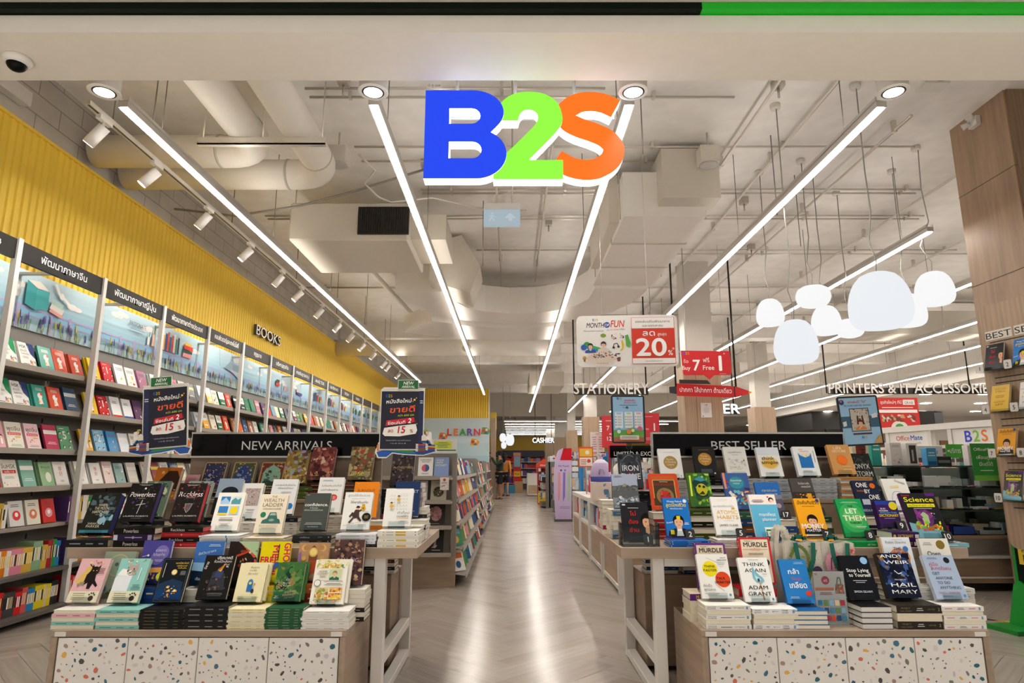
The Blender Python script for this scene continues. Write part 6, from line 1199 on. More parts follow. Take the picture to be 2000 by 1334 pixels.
flo=[('p',smooth([(0.08,0.62),(0.05,0.78),(0.25,0.88),(0.5,0.84),(0.56,0.68),(0.4,0.58),(0.2,0.54)],4,True),'#e8a0b4'),('s',[(0.2,0.64),(0.22,0.8)],0.035,'#6a4a6a'),T('?',0.33,0.66,0.13,'#7a8a3a',b=0.08),('s',[(0.46,0.66),(0.44,0.8)],0.035,'#c9462f'),('q',182,16,['#e0a83a','#f0d050','#e8e0d0'],(0.12,0.36,0.55,0.54),0.1),('q',183,30,['#d94a2a','#e0803a','#b03a5a','#f0a0a0'],(0.66,0.7,0.95,0.92),0.08),('q',184,50,['#7a4a7a','#d98a2a','#6a8a3a','#b8404a','#4a6a3a'],(0.55,0.05,0.98,0.66),0.09)]
tote(1.488,3.418,0.19,0.375,0.022,0.0,veg,'white tote bag with green vine print','down',3)
tote(1.675,3.434,0.17,0.37,0.045,0.0,flo,'white tote bag with floral print and green handles','down',4)
tote(1.40,3.472,0.15,0.365,0.012,0.0,[],'plain cream tote bag behind the printed ones','up',5)

# ---- best-seller table, front row with number tags
def portrait(bg,shirt,extra):return extra
i1=[('bust',0.96,0.03,0.56,'#20242c','#15110f','#d9a482'),T('ไม่',0.42,0.66,0.10,'#d8262c',b=0.04,w=0.22),T('ต้อง',0.42,0.45,0.10,'#d8262c',b=0.04,w=0.34),T('อ่าน',0.42,0.24,0.10,'#d8262c',b=0.04,w=0.34),N(0.2,0.84,0.5,0.03,1,'#e0e0e0'),('r',0.05,0.92,0.12,0.04,'#d8d8d8')]
i2=[('bust',0.52,0.0,0.46,'#1d2228','#12100f','#e0b090'),('p',[(0.38,0.0),(0.66,0.0),(0.6,0.18),(0.44,0.18)],'#f0efec'),('r',0.46,0.42,0.14,0.10,'#e6d02a'),('r',0.16,0.04,0.14,0.11,'#e6d02a'),T('Whopper Playbook',0.46,0.88,0.05,'#f0f4f8',w=0.6),T('สูตรโกงชีวิต',0.5,0.76,0.09,'#f0d83a',w=0.78,b=0.04),T('วิธีโตเร็วไม่แคร์ใคร',0.5,0.69,0.035,'#e6eef8',w=0.5),('d',0.87,0.91,0.075,'#dfe6ee'),T('Shopper',0.18,0.33,0.04,'#f0f4f8',r=0.2),N(0.72,0.28,0.2,0.07,2,'#f0f4f8')]
i3=[T('เพราะชีวิตดีได้กว่าที่เป็น',0.45,0.72,0.05,'#7a7f88',w=0.8),('r',0.74,0.66,0.12,0.05,'#d9a83a'),T('ATOMIC',0.54,0.54,0.10,'#e0b45a',w=0.78,b=0.02),T('HABITS',0.54,0.41,0.10,'#e0b45a',w=0.8,b=0.02),N(0.25,0.36,0.6,0.02,1,'#b9b9b9'),T('JAMES CLEAR',0.52,0.22,0.055,'#4a4a4a',w=0.7),N(0.35,0.08,0.3,0.03,1,'#aaa'),N(0.2,0.9,0.5,0.02,1,'#bbb')]
i4=[('r',0,0.76,1,0.24,'#f0e3e0'),('d',0.82,0.87,0.10,'#2b2523'),('d',0.83,0.85,0.07,'#ecc4ac'),('d',0.72,0.94,0.035,'#e0405a'),N(0.06,0.80,0.5,0.08,3,'#6a4a5a'),T('manifest',0.56,0.48,0.09,'#eef6fa',w=0.62),T('planner',0.60,0.37,0.08,'#eef6fa',w=0.52),('r',0.35,0.02,0.62,0.2,'#f2f4f0'),('r',0.38,0.0,0.58,0.17,'#2f7a46'),('r',0.41,0.01,0.52,0.12,'#eef2ea'),N(0.44,0.02,0.46,0.10,4,'#4a6a52')]
i5=[T('มั่งคั่งทั้งชีวิต',0.52,0.84,0.09,'#1c1a18',w=0.84,b=0.03),N(0.15,0.77,0.7,0.03,1,'#5a4418'),('d',0.90,0.94,0.07,'#24408a'),('bust',0.52,0.05,0.42,'#1f2024','#1a1412','#dca888'),T('MONEY',0.48,0.20,0.12,'#f2f0ec',w=0.84,b=0.09),T('MASTER',0.48,0.11,0.07,'#f2f0ec',w=0.56,b=0.06),('r',0.15,0.0,0.7,0.04,'#f0f0f0')]
i6=[('d',0.5,0.5,0.5,'#3aa85a',0.6),('d',0.5,0.5,0.36,'#58bb6a',0.42),T('THE',0.5,0.77,0.055,'#123a20',w=0.2,b=0.03),T('LET',0.5,0.61,0.13,'#f2f4ea',w=0.46,b=0.06),T('THEM',0.54,0.42,0.14,'#f4ecd0',w=0.86,b=0.06),T('THEORY',0.54,0.335,0.055,'#123a20',w=0.46,b=0.03),N(0.15,0.88,0.7,0.04,2,'#bfe0c8'),N(0.5,0.22,0.4,0.06,2,'#d8efdc'),('r',0,0,1,0.10,'#1f8a4a')]
i7=[('r',0,0.84,1,0.16,'#2a3f9a'),('d',0.80,0.80,0.19,'#e0cc2a'),T('SE-ED',0.3,0.66,0.06,'#e9e4f0',b=0.03),T('MODERN',0.3,0.58,0.06,'#e9e4f0',b=0.03),T('ENGLISH-THAI',0.5,0.50,0.07,'#4ab0e0',w=0.76,b=0.03),T('DICTIONARY',0.5,0.38,0.10,'#e6c83a',w=0.88,b=0.05),N(0.2,0.30,0.6,0.04,1,'#c9b8d8')]
i8=[('r',0.74,0.93,0.26,0.07,'#5f2a7a'),T('Essence',0.16,0.93,0.04,'#d8344a',b=0.03),T('Science',0.5,0.80,0.11,'#f0e62a',w=0.84,b=0.04),('r',0.12,0.68,0.78,0.075,'#f0e62a'),T('สรุปวิทยาศาสตร์ ม.ต้น',0.5,0.695,0.045,'#1c1a22',w=0.7),N(0.2,0.63,0.65,0.03,1,'#d8d8d8'),('p',[(0,0),(1,0),(1,0.12),(0.7,0.20),(0.3,0.28),(0,0.34)],'#7fb4c4'),('d',0.48,0.42,0.24,'#6a2f7a',0.26),('q',191,22,['#8a3a8a','#5a2a6a','#a04aa0'],(0.25,0.36,0.72,0.62),0.1),('p',[(0.38,0.5),(0.5,0.58),(0.60,0.5),(0.58,0.32),(0.42,0.32)],'#a9c48a'),('q',192,40,['#8ac04a','#e0b82a','#d9562a','#5a9a3a','#e6d84a','#b8643a'],(0.16,0.16,0.88,0.36),0.07),('q',193,10,['#4a3a5a','#d8d4cc'],(0.7,0.4,0.8,0.56),0.04)]
FR=[(0.679,0.790,0.149,22,'#26262a',i1,'black book with half a face',None,0.0,'#26262a',0.215,'1'),
      (0.910,0.817,0.140,24,'#1f72c4',i2,'blue book with a sticky-note man',['S#1f62b4','S#1f62b4','S#1f62b4'],0.94,'#1a5ca8',0.215,'2'),
      (1.181,0.823,0.145,24,'#eceae8',i3,'white book with golden lettering',['S#d9d6d2','S#d4d0cc','S#d9d6d2'],1.19,'#d8d6d4',0.215,'5'),
      (1.400,0.812,0.148,24,'#5fb0d6',i4,'sky blue planner with a pink header',['S#3a5a9a','S#3a5a9a'],1.43,'#d8e4ea',0.24,'6'),
      (1.646,0.817,0.143,24,'#eaa31f',i5,'yellow book with a man folding his arms',['S#e0a02a','S#e0a02a'],1.63,'#c98a1a',0.212,'7'),
      (1.878,0.812,0.142,24,'#1f9a52',i6,'green book with cream lettering',['S#178a48'],1.90,'#167a40',0.215,'8'),
      (2.062,0.862,0.118,18,'#3d1f5a',i7,'small purple dictionary',['S#3a1f58','S#3a1f58'],2.075,'#34184e',0.143,'9'),
      (2.275,0.806,0.195,24,'#26242a',i8,'large black science book with a purple lion',['S#2a2a2e'],2.28,'#52226a',0.255,'10')]
MK4={'S#1f62b4':{'ops':[T('Whopper Playbook',0.6,0.3,0.4,'#d8e6f4',w=0.34),('d',0.05,0.5,0.012,'#d8e6f4'),('d',0.95,0.5,0.012,'#d8e6f4')]},'S#178a48':{'ops':[T('LET THEM',0.5,0.35,0.3,'#d8f0dc',w=0.2)]},'S#3a1f58':{'ops':[T('DICTIONARY',0.5,0.3,0.4,'#e6b83a',w=0.56,b=0.04),('d',0.1,0.5,0.05,'#e0cc2a'),('r',0.84,0.2,0.14,0.5,'#ddd')]},'S#2a2a2e':{'ops':[('r',0.52,0,0.48,1,'#7fb4c4'),T('Science',0.34,0.3,0.45,'#f0e62a',w=0.14,b=0.03),N(0.46,0.3,0.35,0.4,1,'#e8e8e8'),('r',0,0,0.06,1,'#b02a6a')]},'*':INK('#9a8a7a')}
def number_tag(x,y,z,s,label,where,tilt=16,dark=True):
    mb=MB();w=0.050 if len(s)<2 else 0.054;h=0.052
    mb.prism(rounded(w,h,0.008,4,-w/2,0),-0.004,0,'#1b1c1d' if dark else '#dcd8d2','plastic')
    mb.text(s,0,0.012,0.029,0.0006,'#eceae6' if dark else '#1d1c1b','plastic',bold=0.05)
    o=mb.build('number_tag',None,(x,y,z),(FACE-math.radians(tilt),0,0));tag(o,f'{label} {where}','number tag','rank number tags')
for x,z,w,tilt,c,ops,desc,specs,sx,sp,h,num in FR:
    upright(x,3.60,z+0.004,w,h,tilt,0.04 if 'dictionary' in desc else 0.022,c,ops,desc,'front row '+TAB2,'gloss','#e0d8c6',spine=sp)
    if specs:stack(sx,3.515,TH,z,{'10':0.26,'9':0.145,'6':0.19}.get(num,0.212),0.15,specs,desc,'under the',MK4)
    number_tag(x+w*0.36,3.572,z+0.004,num,'black square rank tag with number '+{'1':'one','2':'two','5':'five','6':'six','7':'seven','8':'eight','9':'nine','10':'ten'}[num],'on the best seller table',24)
# first book stands inside a clear box
t=thing('acrylic_box','clear acrylic box around the black book with half a face','acrylic box',(0.70,3.53,TH))
mb=MB()
for a,b in(((-0.115,0,0),(-0.113,0.13,0.12)),((0.08,0,0),(0.082,0.13,0.12)),((-0.113,0,0),(0.08,0.002,0.10)),((-0.113,0,0),(0.08,0.13,0.002))):mb.box(a,b,'#eef3f4','acrylic')
mb.build('acrylic_panel',t)
# ---- best-seller table, second row
j1=[('r',0,0.55,1,0.45,'#9aa3b8'),('r',0,0.30,1,0.34,'#4a4c4e'),('p',[(0.3,0.62),(0.5,0.72),(0.72,0.62)],'#8a8478'),('q',201,20,['#5a5f60','#6a7072','#3a3e40'],(0,0.5,1,0.66),0.1),('q',202,34,['#aab4be','#c9d0d6','#6a727a','#4c545c'],(0,0.02,1,0.34),0.1),N(0.05,0.90,0.4,0.05,2,'#3a4258')]
j2=[('s',[(0.04,0.02),(0.96,0.02),(0.96,0.97),(0.04,0.97),(0.04,0.02)],0.1,'#c9492a'),('r',0.1,0.1,0.8,0.74,'#4a3a2c'),('s',[(0.12,0.3),(0.12,0.82),(0.88,0.82),(0.88,0.3)],0.03,'#e09a4a'),T('ลิ้นตะขาบมือมาร',0.5,0.66,0.08,'#b02a22',w=0.7),('d',0.5,0.36,0.30,'#8a744a'),('p',[(0.3,0.28),(0.36,0.5),(0.44,0.54),(0.5,0.5),(0.58,0.52),(0.66,0.44),(0.74,0.26),(0.66,0.22),(0.5,0.30),(0.36,0.20)],'#b5362f'),('q',203,10,['#8a2420','#d05048'],(0.34,0.22,0.7,0.5),0.06),N(0.3,0.75,0.4,0.03,1,'#e0d0a0')]
j3=swirl(204,['#4a7a2a','#7ab03a','#2a4a2a','#3a6a3a','#a9c84a'],n=40,s=0.14)+[('p',[(0.2,0.72),(0.5,0.92),(0.9,0.70),(0.8,0.30),(0.3,0.22)],'#1f3a34'),('p',[(0.3,0.80),(0.55,0.92),(0.82,0.78),(0.6,0.74)],'#3a8a9a'),('d',0.58,0.50,0.24,'#b9b02a',0.28),('d',0.50,0.60,0.06,'#2a2a1c'),('d',0.68,0.58,0.06,'#2a2a1c'),('p',[(0.42,0.36),(0.7,0.36),(0.6,0.46)],'#2a3a1c'),('s',[(0.1,0.3),(0.14,0.92)],0.08,'#d6e04a')]
j4=swirl(205,['#3f5a96','#5a7ab0','#26366a','#7a4a6a'],n=40,s=0.14)+[('d',0.5,0.72,0.34,'#2f6f8a',0.30),('d',0.5,0.72,0.28,'#3a8aa0',0.24),T('ห้วงมหรรณพ',0.5,0.76,0.055,'#e6ead8',w=0.42),N(0.35,0.68,0.3,0.04,2,'#cfd8d8'),('q',206,40,['#d9762a','#e0a85a','#8a3a2a','#d8d4cc','#4a9a9a','#6ab0c0'],(0.1,0.1,0.9,0.52),0.09),('r',0,0.55,0.09,0.45,'#d98a6a')]
j5=[('p',[(0,0),(1,0),(1,0.5),(0,0.45)],'#5a5568'),('p',[(0,0.45),(1,0.5),(1,0.62),(0,0.6)],'#7f7f96'),T('ปาฏิหาริย์ร้านน้ำชา',0.55,0.72,0.055,'#d9cfa0',w=0.62),T('ของคุณมนัส',0.6,0.62,0.05,'#d9cfa0',w=0.5),('d',0.80,0.30,0.1,'#a89aa8'),('q',207,12,['#3a3a4a','#6a5f6f'],(0.3,0.3,0.7,0.5),0.1)]
j6=[('r',0,0.0,1,0.6,'#3a322c'),T('ร้านไม่สะดวกซื้อ',0.6,0.82,0.06,'#e0dcd4',w=0.5),T('ของคุณโทคิ',0.66,0.73,0.055,'#e0dcd4',w=0.42),('q',208,40,['#e0902a','#d9b04a','#7a5a3a','#4a3a30','#a06a3a'],(0.1,0.1,0.95,0.55),0.08),('r',0.62,0.42,0.2,0.14,'#e0a82a'),('r',0.3,0.28,0.5,0.07,'#d8c49a')]
j7=[T('ONE',0.36,0.80,0.14,'#ece8e0',w=0.44,b=0.05),T('BY',0.52,0.62,0.12,'#ece8e0',w=0.22,b=0.05),T('ONE',0.72,0.44,0.14,'#ece8e0',w=0.4,b=0.05),('d',0.78,0.84,0.11,'#df6a1f'),T('ใครก่อน',0.25,0.66,0.06,'#d97a2a',w=0.28),('r',0,0.0,1,0.34,'#2a3050'),('r',0.2,0.28,0.3,0.16,'#b9c0d0'),T('FREIDA McFADDEN',0.5,0.08,0.07,'#c9ced8',w=0.86,b=0.02)]
j8=[('s',[(0.26,0.72),(0.62,0.74)],0.09,'#e6c22a'),('s',[(0.27,0.72),(0.61,0.74)],0.04,'#efefe8'),('s',smooth([(0.2,0.0),(0.2,0.36),(0.34,0.56),(0.56,0.58),(0.72,0.44),(0.78,0.1)],5),0.014,'#5a72b0'),T('ฉันแอบมอง',0.7,0.86,0.07,'#2a2a2a',w=0.4,r=-0.4),('s',[(0.34,0.36),(0.42,0.38)],0.014,'#d87a7a'),('s',[(0.56,0.38),(0.64,0.36)],0.014,'#d87a7a')]
SR=[(0.690,0.944,0.155,0.215,'#7c828c',j1,'grey book with a lake scene',['S#4a6a8a','S#8a9aaa','P#e3dccb','P#e3dccb','P#e3dccb','S#4a6a8a'],'print','thirteen','13'),(0.928,0.936,0.175,0.225,'#c9572f',j2,'orange-framed book with a red hand',['S#a82a2a','S#8a2022','S#a82a2a','P#e0d8c4'],'gloss',None,None),
      (1.144,0.950,0.140,0.215,'#3f6a2a',j3,'green book with a masked face',['S#3a4a1c','P#dcd6c4','S#23261c','P#dcd6c4','S#3a4a1c'],'gloss','fourteen','1'),(1.375,0.935,0.156,0.232,'#3f5a96',j4,'blue fantasy book with a round window',['S#26406a','S#7a4a2a','S#26406a','S#2f5a4a'],'gloss',None,None),
      (1.565,0.895,0.148,0.215,'#2d69b4',j5,'blue dusk-sky book',['P#e0dac8','S#2a4a8a','P#e0dac8'],'gloss','seventeen','17'),(1.777,0.912,0.135,0.222,'#4c4a48',j6,'dark book with lit market stalls',['P#dcd4c2','S#2a4a34','P#dcd4c2','S#2a4a34'],'gloss','eighteen','8'),
      (2.165,0.905,0.153,0.215,'#232a42',j7,'navy book with stepped white words',['S#1f2438','S#1f2438','P#dcd4c2'],'gloss',None,None),(2.345,0.93,0.150,0.200,'#ecebe6',j8,'white book with a line-drawn figure',['P#e3dccb','P#e3dccb','S#dedcd6'],'gloss',None,None)]
for x,z,w,h,c,ops,desc,specs,m,nm,num in SR:
    upright(x,3.95,z+0.004,w,h,24,0.022,c,ops,desc,'second row '+TAB2,m,spine=c)
    stack(x+0.0,3.88,TH,z,0.2,0.145,specs,desc,'under the',{'*':INK('#b0a890')},indiv=False)
    if num:number_tag(x+w*0.42,3.915,z+0.004,num,f'black square rank tag beside the {desc}','in the second row',24)
stack(0.63,3.93,TH,0.95,0.10,0.15,['P#e3dcc8','P#e6dfcc','P#e3dcc8','P#e0d9c4','P#e6dfcc','P#e3dcc8','P#e6dfcc'],'grey lake book','beside the',None,False)
stack(0.64,4.20,TH,0.99,0.13,0.17,['P#e3dcc8','S#8a2448','P#e6dfcc','P#e3dcc8','P#e0d9c4','P#e6dfcc','P#e3dcc8','P#e6dfcc'],'iron-grey fantasy book','behind the',None,False)
# ---- best-seller table, back row on the riser
k0=swirl(211,['#34363c','#4a4e56','#23252a','#5a5f68'],n=40)+[('s',smooth([(0.1,0.3),(0.1,0.7),(0.5,0.97),(0.9,0.7),(0.9,0.3)],5),0.02,'#8a8f98'),('d',0.5,0.42,0.18,'#5a3a44'),T('IRON',0.5,0.50,0.17,'#d9dadd',w=0.7,b=0.03),T('FLAME',0.5,0.26,0.17,'#d9dadd',w=0.8,b=0.03)]
k7=swirl(212,['#2a2d2c','#3a3f3c','#1f2221','#48504c'],n=40)+[('s',[(0.2,0.62),(0.5,0.86),(0.8,0.62),(0.5,0.4),(0.2,0.62)],0.012,'#6a6a58'),T('ONYX',0.56,0.55,0.15,'#cfd2d0',w=0.62,b=0.02),T('STORM',0.56,0.33,0.15,'#cfd2d0',w=0.68,b=0.02),T('REBECCA YARROS',0.5,0.06,0.06,'#8a8f8c',w=0.8)]
k1=[('d',0.5,0.52,0.31,'#b08f55'),T('The Art',0.48,0.60,0.06,'#efe6d2',w=0.32),T('of Thinking',0.5,0.51,0.06,'#efe6d2',w=0.46),T('Clearly',0.5,0.42,0.06,'#efe6d2',w=0.3),T('1',0.5,0.34,0.05,'#efe6d2'),N(0.2,0.87,0.6,0.02,1,'#d8c0c0'),('r',0.86,0.04,0.06,0.04,'#8ab0d8')]
k2=[('d',0.5,0.56,0.31,'#c08a3a'),T('The Art',0.48,0.64,0.06,'#efe2c2',w=0.32),T('of Thinking',0.5,0.55,0.06,'#efe2c2',w=0.46),T('Clearly',0.5,0.46,0.06,'#efe2c2',w=0.3),T('2',0.5,0.38,0.05,'#efe2c2'),N(0.2,0.87,0.6,0.02,1,'#c98a4a'),('r',0.25,0.08,0.5,0.14,'#4a5258'),('r',0.82,0.05,0.07,0.05,'#ddd')]
k3=[T('มนุษย์หัวคนา',0.5,0.78,0.06,'#5a5a58',w=0.6),N(0.25,0.7,0.5,0.03,1,'#9a9a98'),('q',213,30,['#dedad2','#cfcac0','#e6ddc0'],(0.15,0.2,0.9,0.6),0.1),('s',smooth([(0.15,0.4),(0.35,0.55),(0.6,0.45),(0.85,0.5)],5),0.008,'#8a8680'),('d',0.84,0.52,0.03,'#2a2a2a')]
k4=[('d',0.5,0.46,0.40,'#f3d9a0',0.30),('d',0.5,0.42,0.30,'#f0bf55',0.20),('r',0.0,0.75,1,0.25,'#dfe6ee'),T('think',0.45,0.56,0.12,'#22211f',w=0.56,b=0.03),T('simple',0.5,0.42,0.12,'#22211f',w=0.72,b=0.03),N(0.3,0.08,0.4,0.05,2,'#aaa')]
k5=[('r',0.2,0.26,0.58,0.52,'#2f78c0'),('p',[(0.2,0.78),(0.3,0.68),(0.5,0.62),(0.7,0.68),(0.78,0.78)],'#e9e4d8'),('q',214,8,['#e0b890','#d9a06a','#f0e0c8'],(0.24,0.66,0.74,0.74),0.07),T('เข้าใจ',0.35,0.87,0.05,'#d9542a'),T('มนุษย์ก่อน',0.5,0.81,0.05,'#d9542a',w=0.4),N(0.2,0.10,0.5,0.08,3,'#8a8a8a'),('s',[(0.88,0.45),(0.9,0.85)],0.03,'#9a9a9a')]
k6=[T('THE',0.46,0.93,0.03,'#f4e4c8'),T('LIFE',0.46,0.84,0.085,'#f4e4c8',w=0.36),T('LECTURE',0.5,0.74,0.08,'#f4e4c8',w=0.6),('d',0.52,0.47,0.24,'#e8702a'),('d',0.52,0.47,0.20,'#ee7a2f'),N(0.45,0.24,0.4,0.03,1,'#f0d8b0'),N(0.4,0.12,0.5,0.05,2,'#f0d8b0')]
BK=[(0.794,4.33,1.045,0.155,0.24,'#3a3d44',k0,'iron-grey fantasy book with silver lettering',None,'gloss'),(1.056,4.30,1.112,0.150,0.205,'#eeede9',k1,'white book with a gold disc on the riser',['S#a8a6a2','S#b4b2ae','S#a8a6a2','S#b0aeaa','S#a8a6a2'],'gloss'),(1.287,4.30,1.126,0.145,0.205,'#2b2b2b',k2,'black book with an ochre disc',['S#1d1d1d','P#d8d4cc','S#1d1d1d','P#d8d4cc','S#1d1d1d','S#1d1d1d'],'gloss'),(1.495,4.30,1.125,0.148,0.205,'#ecebe5',k3,'off-white book with a faint map',['S#aeb0b2','S#b8babc','S#aeb0b2','S#b8babc','S#aeb0b2'],'gloss'),
      (1.716,4.30,1.121,0.150,0.205,'#f0efec',k4,'white book with an orange glow',['S#a6abb0','S#b0b4b8','S#a6abb0','S#9a9ea4','S#b0b4b8'],'gloss'),(1.962,4.30,1.126,0.148,0.205,'#eef0f1',k5,'white book with a blue square',['S#a8acb2','S#b4b8bc','S#a8acb2','S#b4b8bc','S#a8acb2','S#b4b8bc'],'gloss'),(2.195,4.30,1.136,0.148,0.208,'#cf9a5e',k6,'tan book with an orange disc',['S#c08a4e','P#cfcabf','S#c08a4e','P#cfcabf','S#c08a4e','P#cfcabf','S#c08a4e'],'gloss'),(2.36,4.36,1.045,0.165,0.245,'#2b2e2d',k7,'black-green fantasy book with silver lettering',None,'gloss')]
for x,y,z,w,h,c,ops,desc,specs,m in BK:
    upright(x,y,z+0.004,w,h,22,0.03,c,ops,desc,'in the back row of best sellers',m,'#a8a8a6' if 'fantasy' in desc else '#ddd6c8',spine=c)
    if specs:stack(x+0.02,4.21,0.998,z,0.205,0.145,specs,desc,'under the',{'*':INK('#7a7670')},'tan' in desc or 'ochre' in desc)
stack(0.80,4.27,TH,1.045,0.2,0.16,['S#1c1d22','S#26282e','P#d8d4c8','S#1c1d22','S#26282e','S#1c1d22'],'iron-grey fantasy book','under the',{'*':INK('#5a5f68')},False)
stack(2.34,4.30,TH,1.045,0.17,0.16,['S#1c1d1c','S#262827','S#1c1d1c','S#262827','S#1c1d1c'],'black-green fantasy book','under the',{'*':INK('#6a6a58')},False)
# ================================================================ wall of shelf bays in front of the yellow cladding
HEAD=['พัฒนาภาษาอังกฤษ','พัฒนาภาษาจีน','พัฒนาภาษาญี่ปุ่น','พัฒนาภาษาต่างประเทศ','คอมพิวเตอร์และเทคโนโลยี','กฎหมาย','บริหารธุรกิจ','การเงินการลงทุน','สอบเข้า TCAS','ประวัติศาสตร์','จิตวิทยา','วรรณกรรม','นวนิยาย','สุขภาพ','อาหาร','ท่องเที่ยว','เด็ก','การ์ตูน','ศิลปะ','ธรรมะ']
YB0,PITCH,NBAY=3.65,1.05,19
ROWZ=[1.99,1.67,1.335,1.035]
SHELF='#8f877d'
MT=lambda y,z:place(-4.175,y,z,FACE,0,math.pi/2)
def shift(dx,O):
    f=lambda P:[(a+dx,b)for a,b in P]
    return[(o[0],f(o[1]))+o[2:]if o[0]in 'ps' else(o[0],o[1]+dx)+o[2:]for o in O]
def mural(mb,k):
    """printed seaside mural behind the top of each bay, 1.05 x 0.50"""
    w,h=1.05,0.50;r=random.Random(k)
    mb.T=MT(0.0,2.36)
    for j,c in enumerate(('#b4d2e0','#9cc8dc','#86bedb','#9cc6da','#a8cbdc','#b0cfde','#b8d3e0','#bed6e2')):mb.rect(0,h*j/8,w,h*(j+1)/8,0,c)
    O=[]
    for _ in range(3):
        x,y=r.uniform(0.1,0.9),r.uniform(0.62,0.9);O+=[('d',x,y,0.07,'#e6e8ea',0.03),('d',x+0.07,y-0.01,0.06,'#e6e2e2',0.022)]
    V='#b3a6d2';O+=[('r',0,0.36,1,0.035,V),('r',0,0.24,1,0.025,V)]+[('r',x,0.0,0.035,0.42,V)for x in(0.12,0.5,0.88)]
    art(mb,w,h,0.0005,O)
    O=[]
    for _ in range(34):
        x=r.uniform(0.01,0.99);l=r.uniform(0.1,0.26);s=r.uniform(-0.03,0.03);O.append(('s',[(x,0.0),(x+s,l)],0.006,r.choice(['#7d9a4a','#5a7a3c','#94a850','#6a8a44'])))
        if r.random()<0.55:c=r.choice(['#4a4a9a','#3c3f8a','#e0c23a','#e6cf5a','#6a5fb0']);O.append(('p',[(x+s-0.012,l-0.05),(x+s+0.012,l-0.05),(x+s+0.004,l+0.09),(x+s-0.004,l+0.09)],c))
    if k==1:O+=shift(0.44,[('p',[(0.12,0.42),(0.24,0.36),(0.24,0.74),(0.12,0.84)],'#2f9aa0'),('p',[(0.24,0.36),(0.38,0.44),(0.38,0.76),(0.24,0.74)],'#3aa6aa'),('p',[(0.13,0.84),(0.24,0.75),(0.37,0.77),(0.26,0.88)],'#eee6e0'),('p',[(0.40,0.42),(0.55,0.36),(0.58,0.44),(0.42,0.50)],'#e6a8a0'),('p',[(0.40,0.48),(0.56,0.42),(0.58,0.52),(0.42,0.58)],'#efe9e2'),('p',[(0.41,0.57),(0.55,0.52),(0.57,0.62),(0.43,0.66)],'#bfe0da'),('s',[(0.44,0.95),(0.50,0.78),(0.58,0.72),(0.66,0.62)],0.03,'#f2f0ee'),('d',0.53,0.76,0.03,'#f4f2f0'),('d',-0.08+0.1,0.6,0.05,'#efefef')])
    if k==3:O+=[('t','PASSIONATE',0.14,0.72,0.10,'#4a5a6a',{'w':0.30}),('n',0.0,0.58,0.28,0.10,2,'#8aa0b0'),('r',0.34,0.42,0.035,0.2,'#efe9e4'),('s',[(0.36,0.60),(0.37,0.72)],0.01,'#3a5a3a'),('p',[(0.42,0.42),(0.48,0.42),(0.465,0.7),(0.435,0.7)],'#f0b8a0'),('s',[(0.45,0.7),(0.46,0.92)],0.014,'#5a8a5a'),('r',0.56,0.42,0.045,0.4,'#d9482f')]+[('r',0.64+0.045*j,0.42,0.038,0.36+0.05*(j%3),c)for j,c in enumerate(['#e0a04a','#2a4a8a','#d9482f','#2a6a8a','#c93a4a','#efe6da','#3a8a7a','#1f2a3a'])]
    if k==4:O+=[('p',[(0.10,0.42),(0.32,0.42),(0.31,0.52),(0.11,0.52)],'#e89a98'),('p',[(0.10,0.53),(0.32,0.53),(0.32,0.6),(0.10,0.6)],'#2a4a4a'),('p',[(0.12,0.62),(0.33,0.60),(0.33,0.72),(0.12,0.72)],'#d93a2f'),('p',[(0.13,0.72),(0.28,0.72),(0.30,0.78),(0.15,0.80)],'#e8b83a')]
    if k==5:O+=[('p',[(0.25,0.5),(0.4,0.72),(0.7,0.68),(0.85,0.5),(0.6,0.4)],'#8fa6ba'),('p',[(0.4,0.5),(0.8,0.48),(0.7,0.3)],'#b9c6d2'),('s',[(0.4,0.7),(0.45,0.98)],0.006,'#6a7a8a'),('s',[(0.1,0.5),(0.05,0.98)],0.006,'#6a7a8a')]
    if k==7:O+=[('r',0.2,0.62,0.15,0.1,'#3a4a4a'),('r',0.19,0.5,0.17,0.11,'#d9382f'),('p',[(0.6,0.42),(0.66,0.42),(0.63,0.7)],'#e08a7a'),('p',[(0.75,0.42),(0.8,0.42),(0.78,0.66)],'#e08a7a')]
    if k in(9,10,11):O+=[('r',0.3,0.42,0.16,0.34,'#3a4a6a'),('r',0.5,0.42,0.08,0.3,'#e0482f'),('d',0.75,0.55,0.06,'#e07a3a'),('r',0.7,0.42,0.12,0.1,'#d9c23a')]
    if k>=12:O+=[('q',k,14,['#2f6a4a','#3a7a54','#2a5a44'],(0.1,0.42,0.9,0.72),0.1)]
    if k==8:O+=[('d',0.3,0.55,0.06,'#f0c0b0'),('r',0.25,0.42,0.3,0.1,'#4a4aa0')]
    art(mb,w,h,0.0012,O);mb.T=None
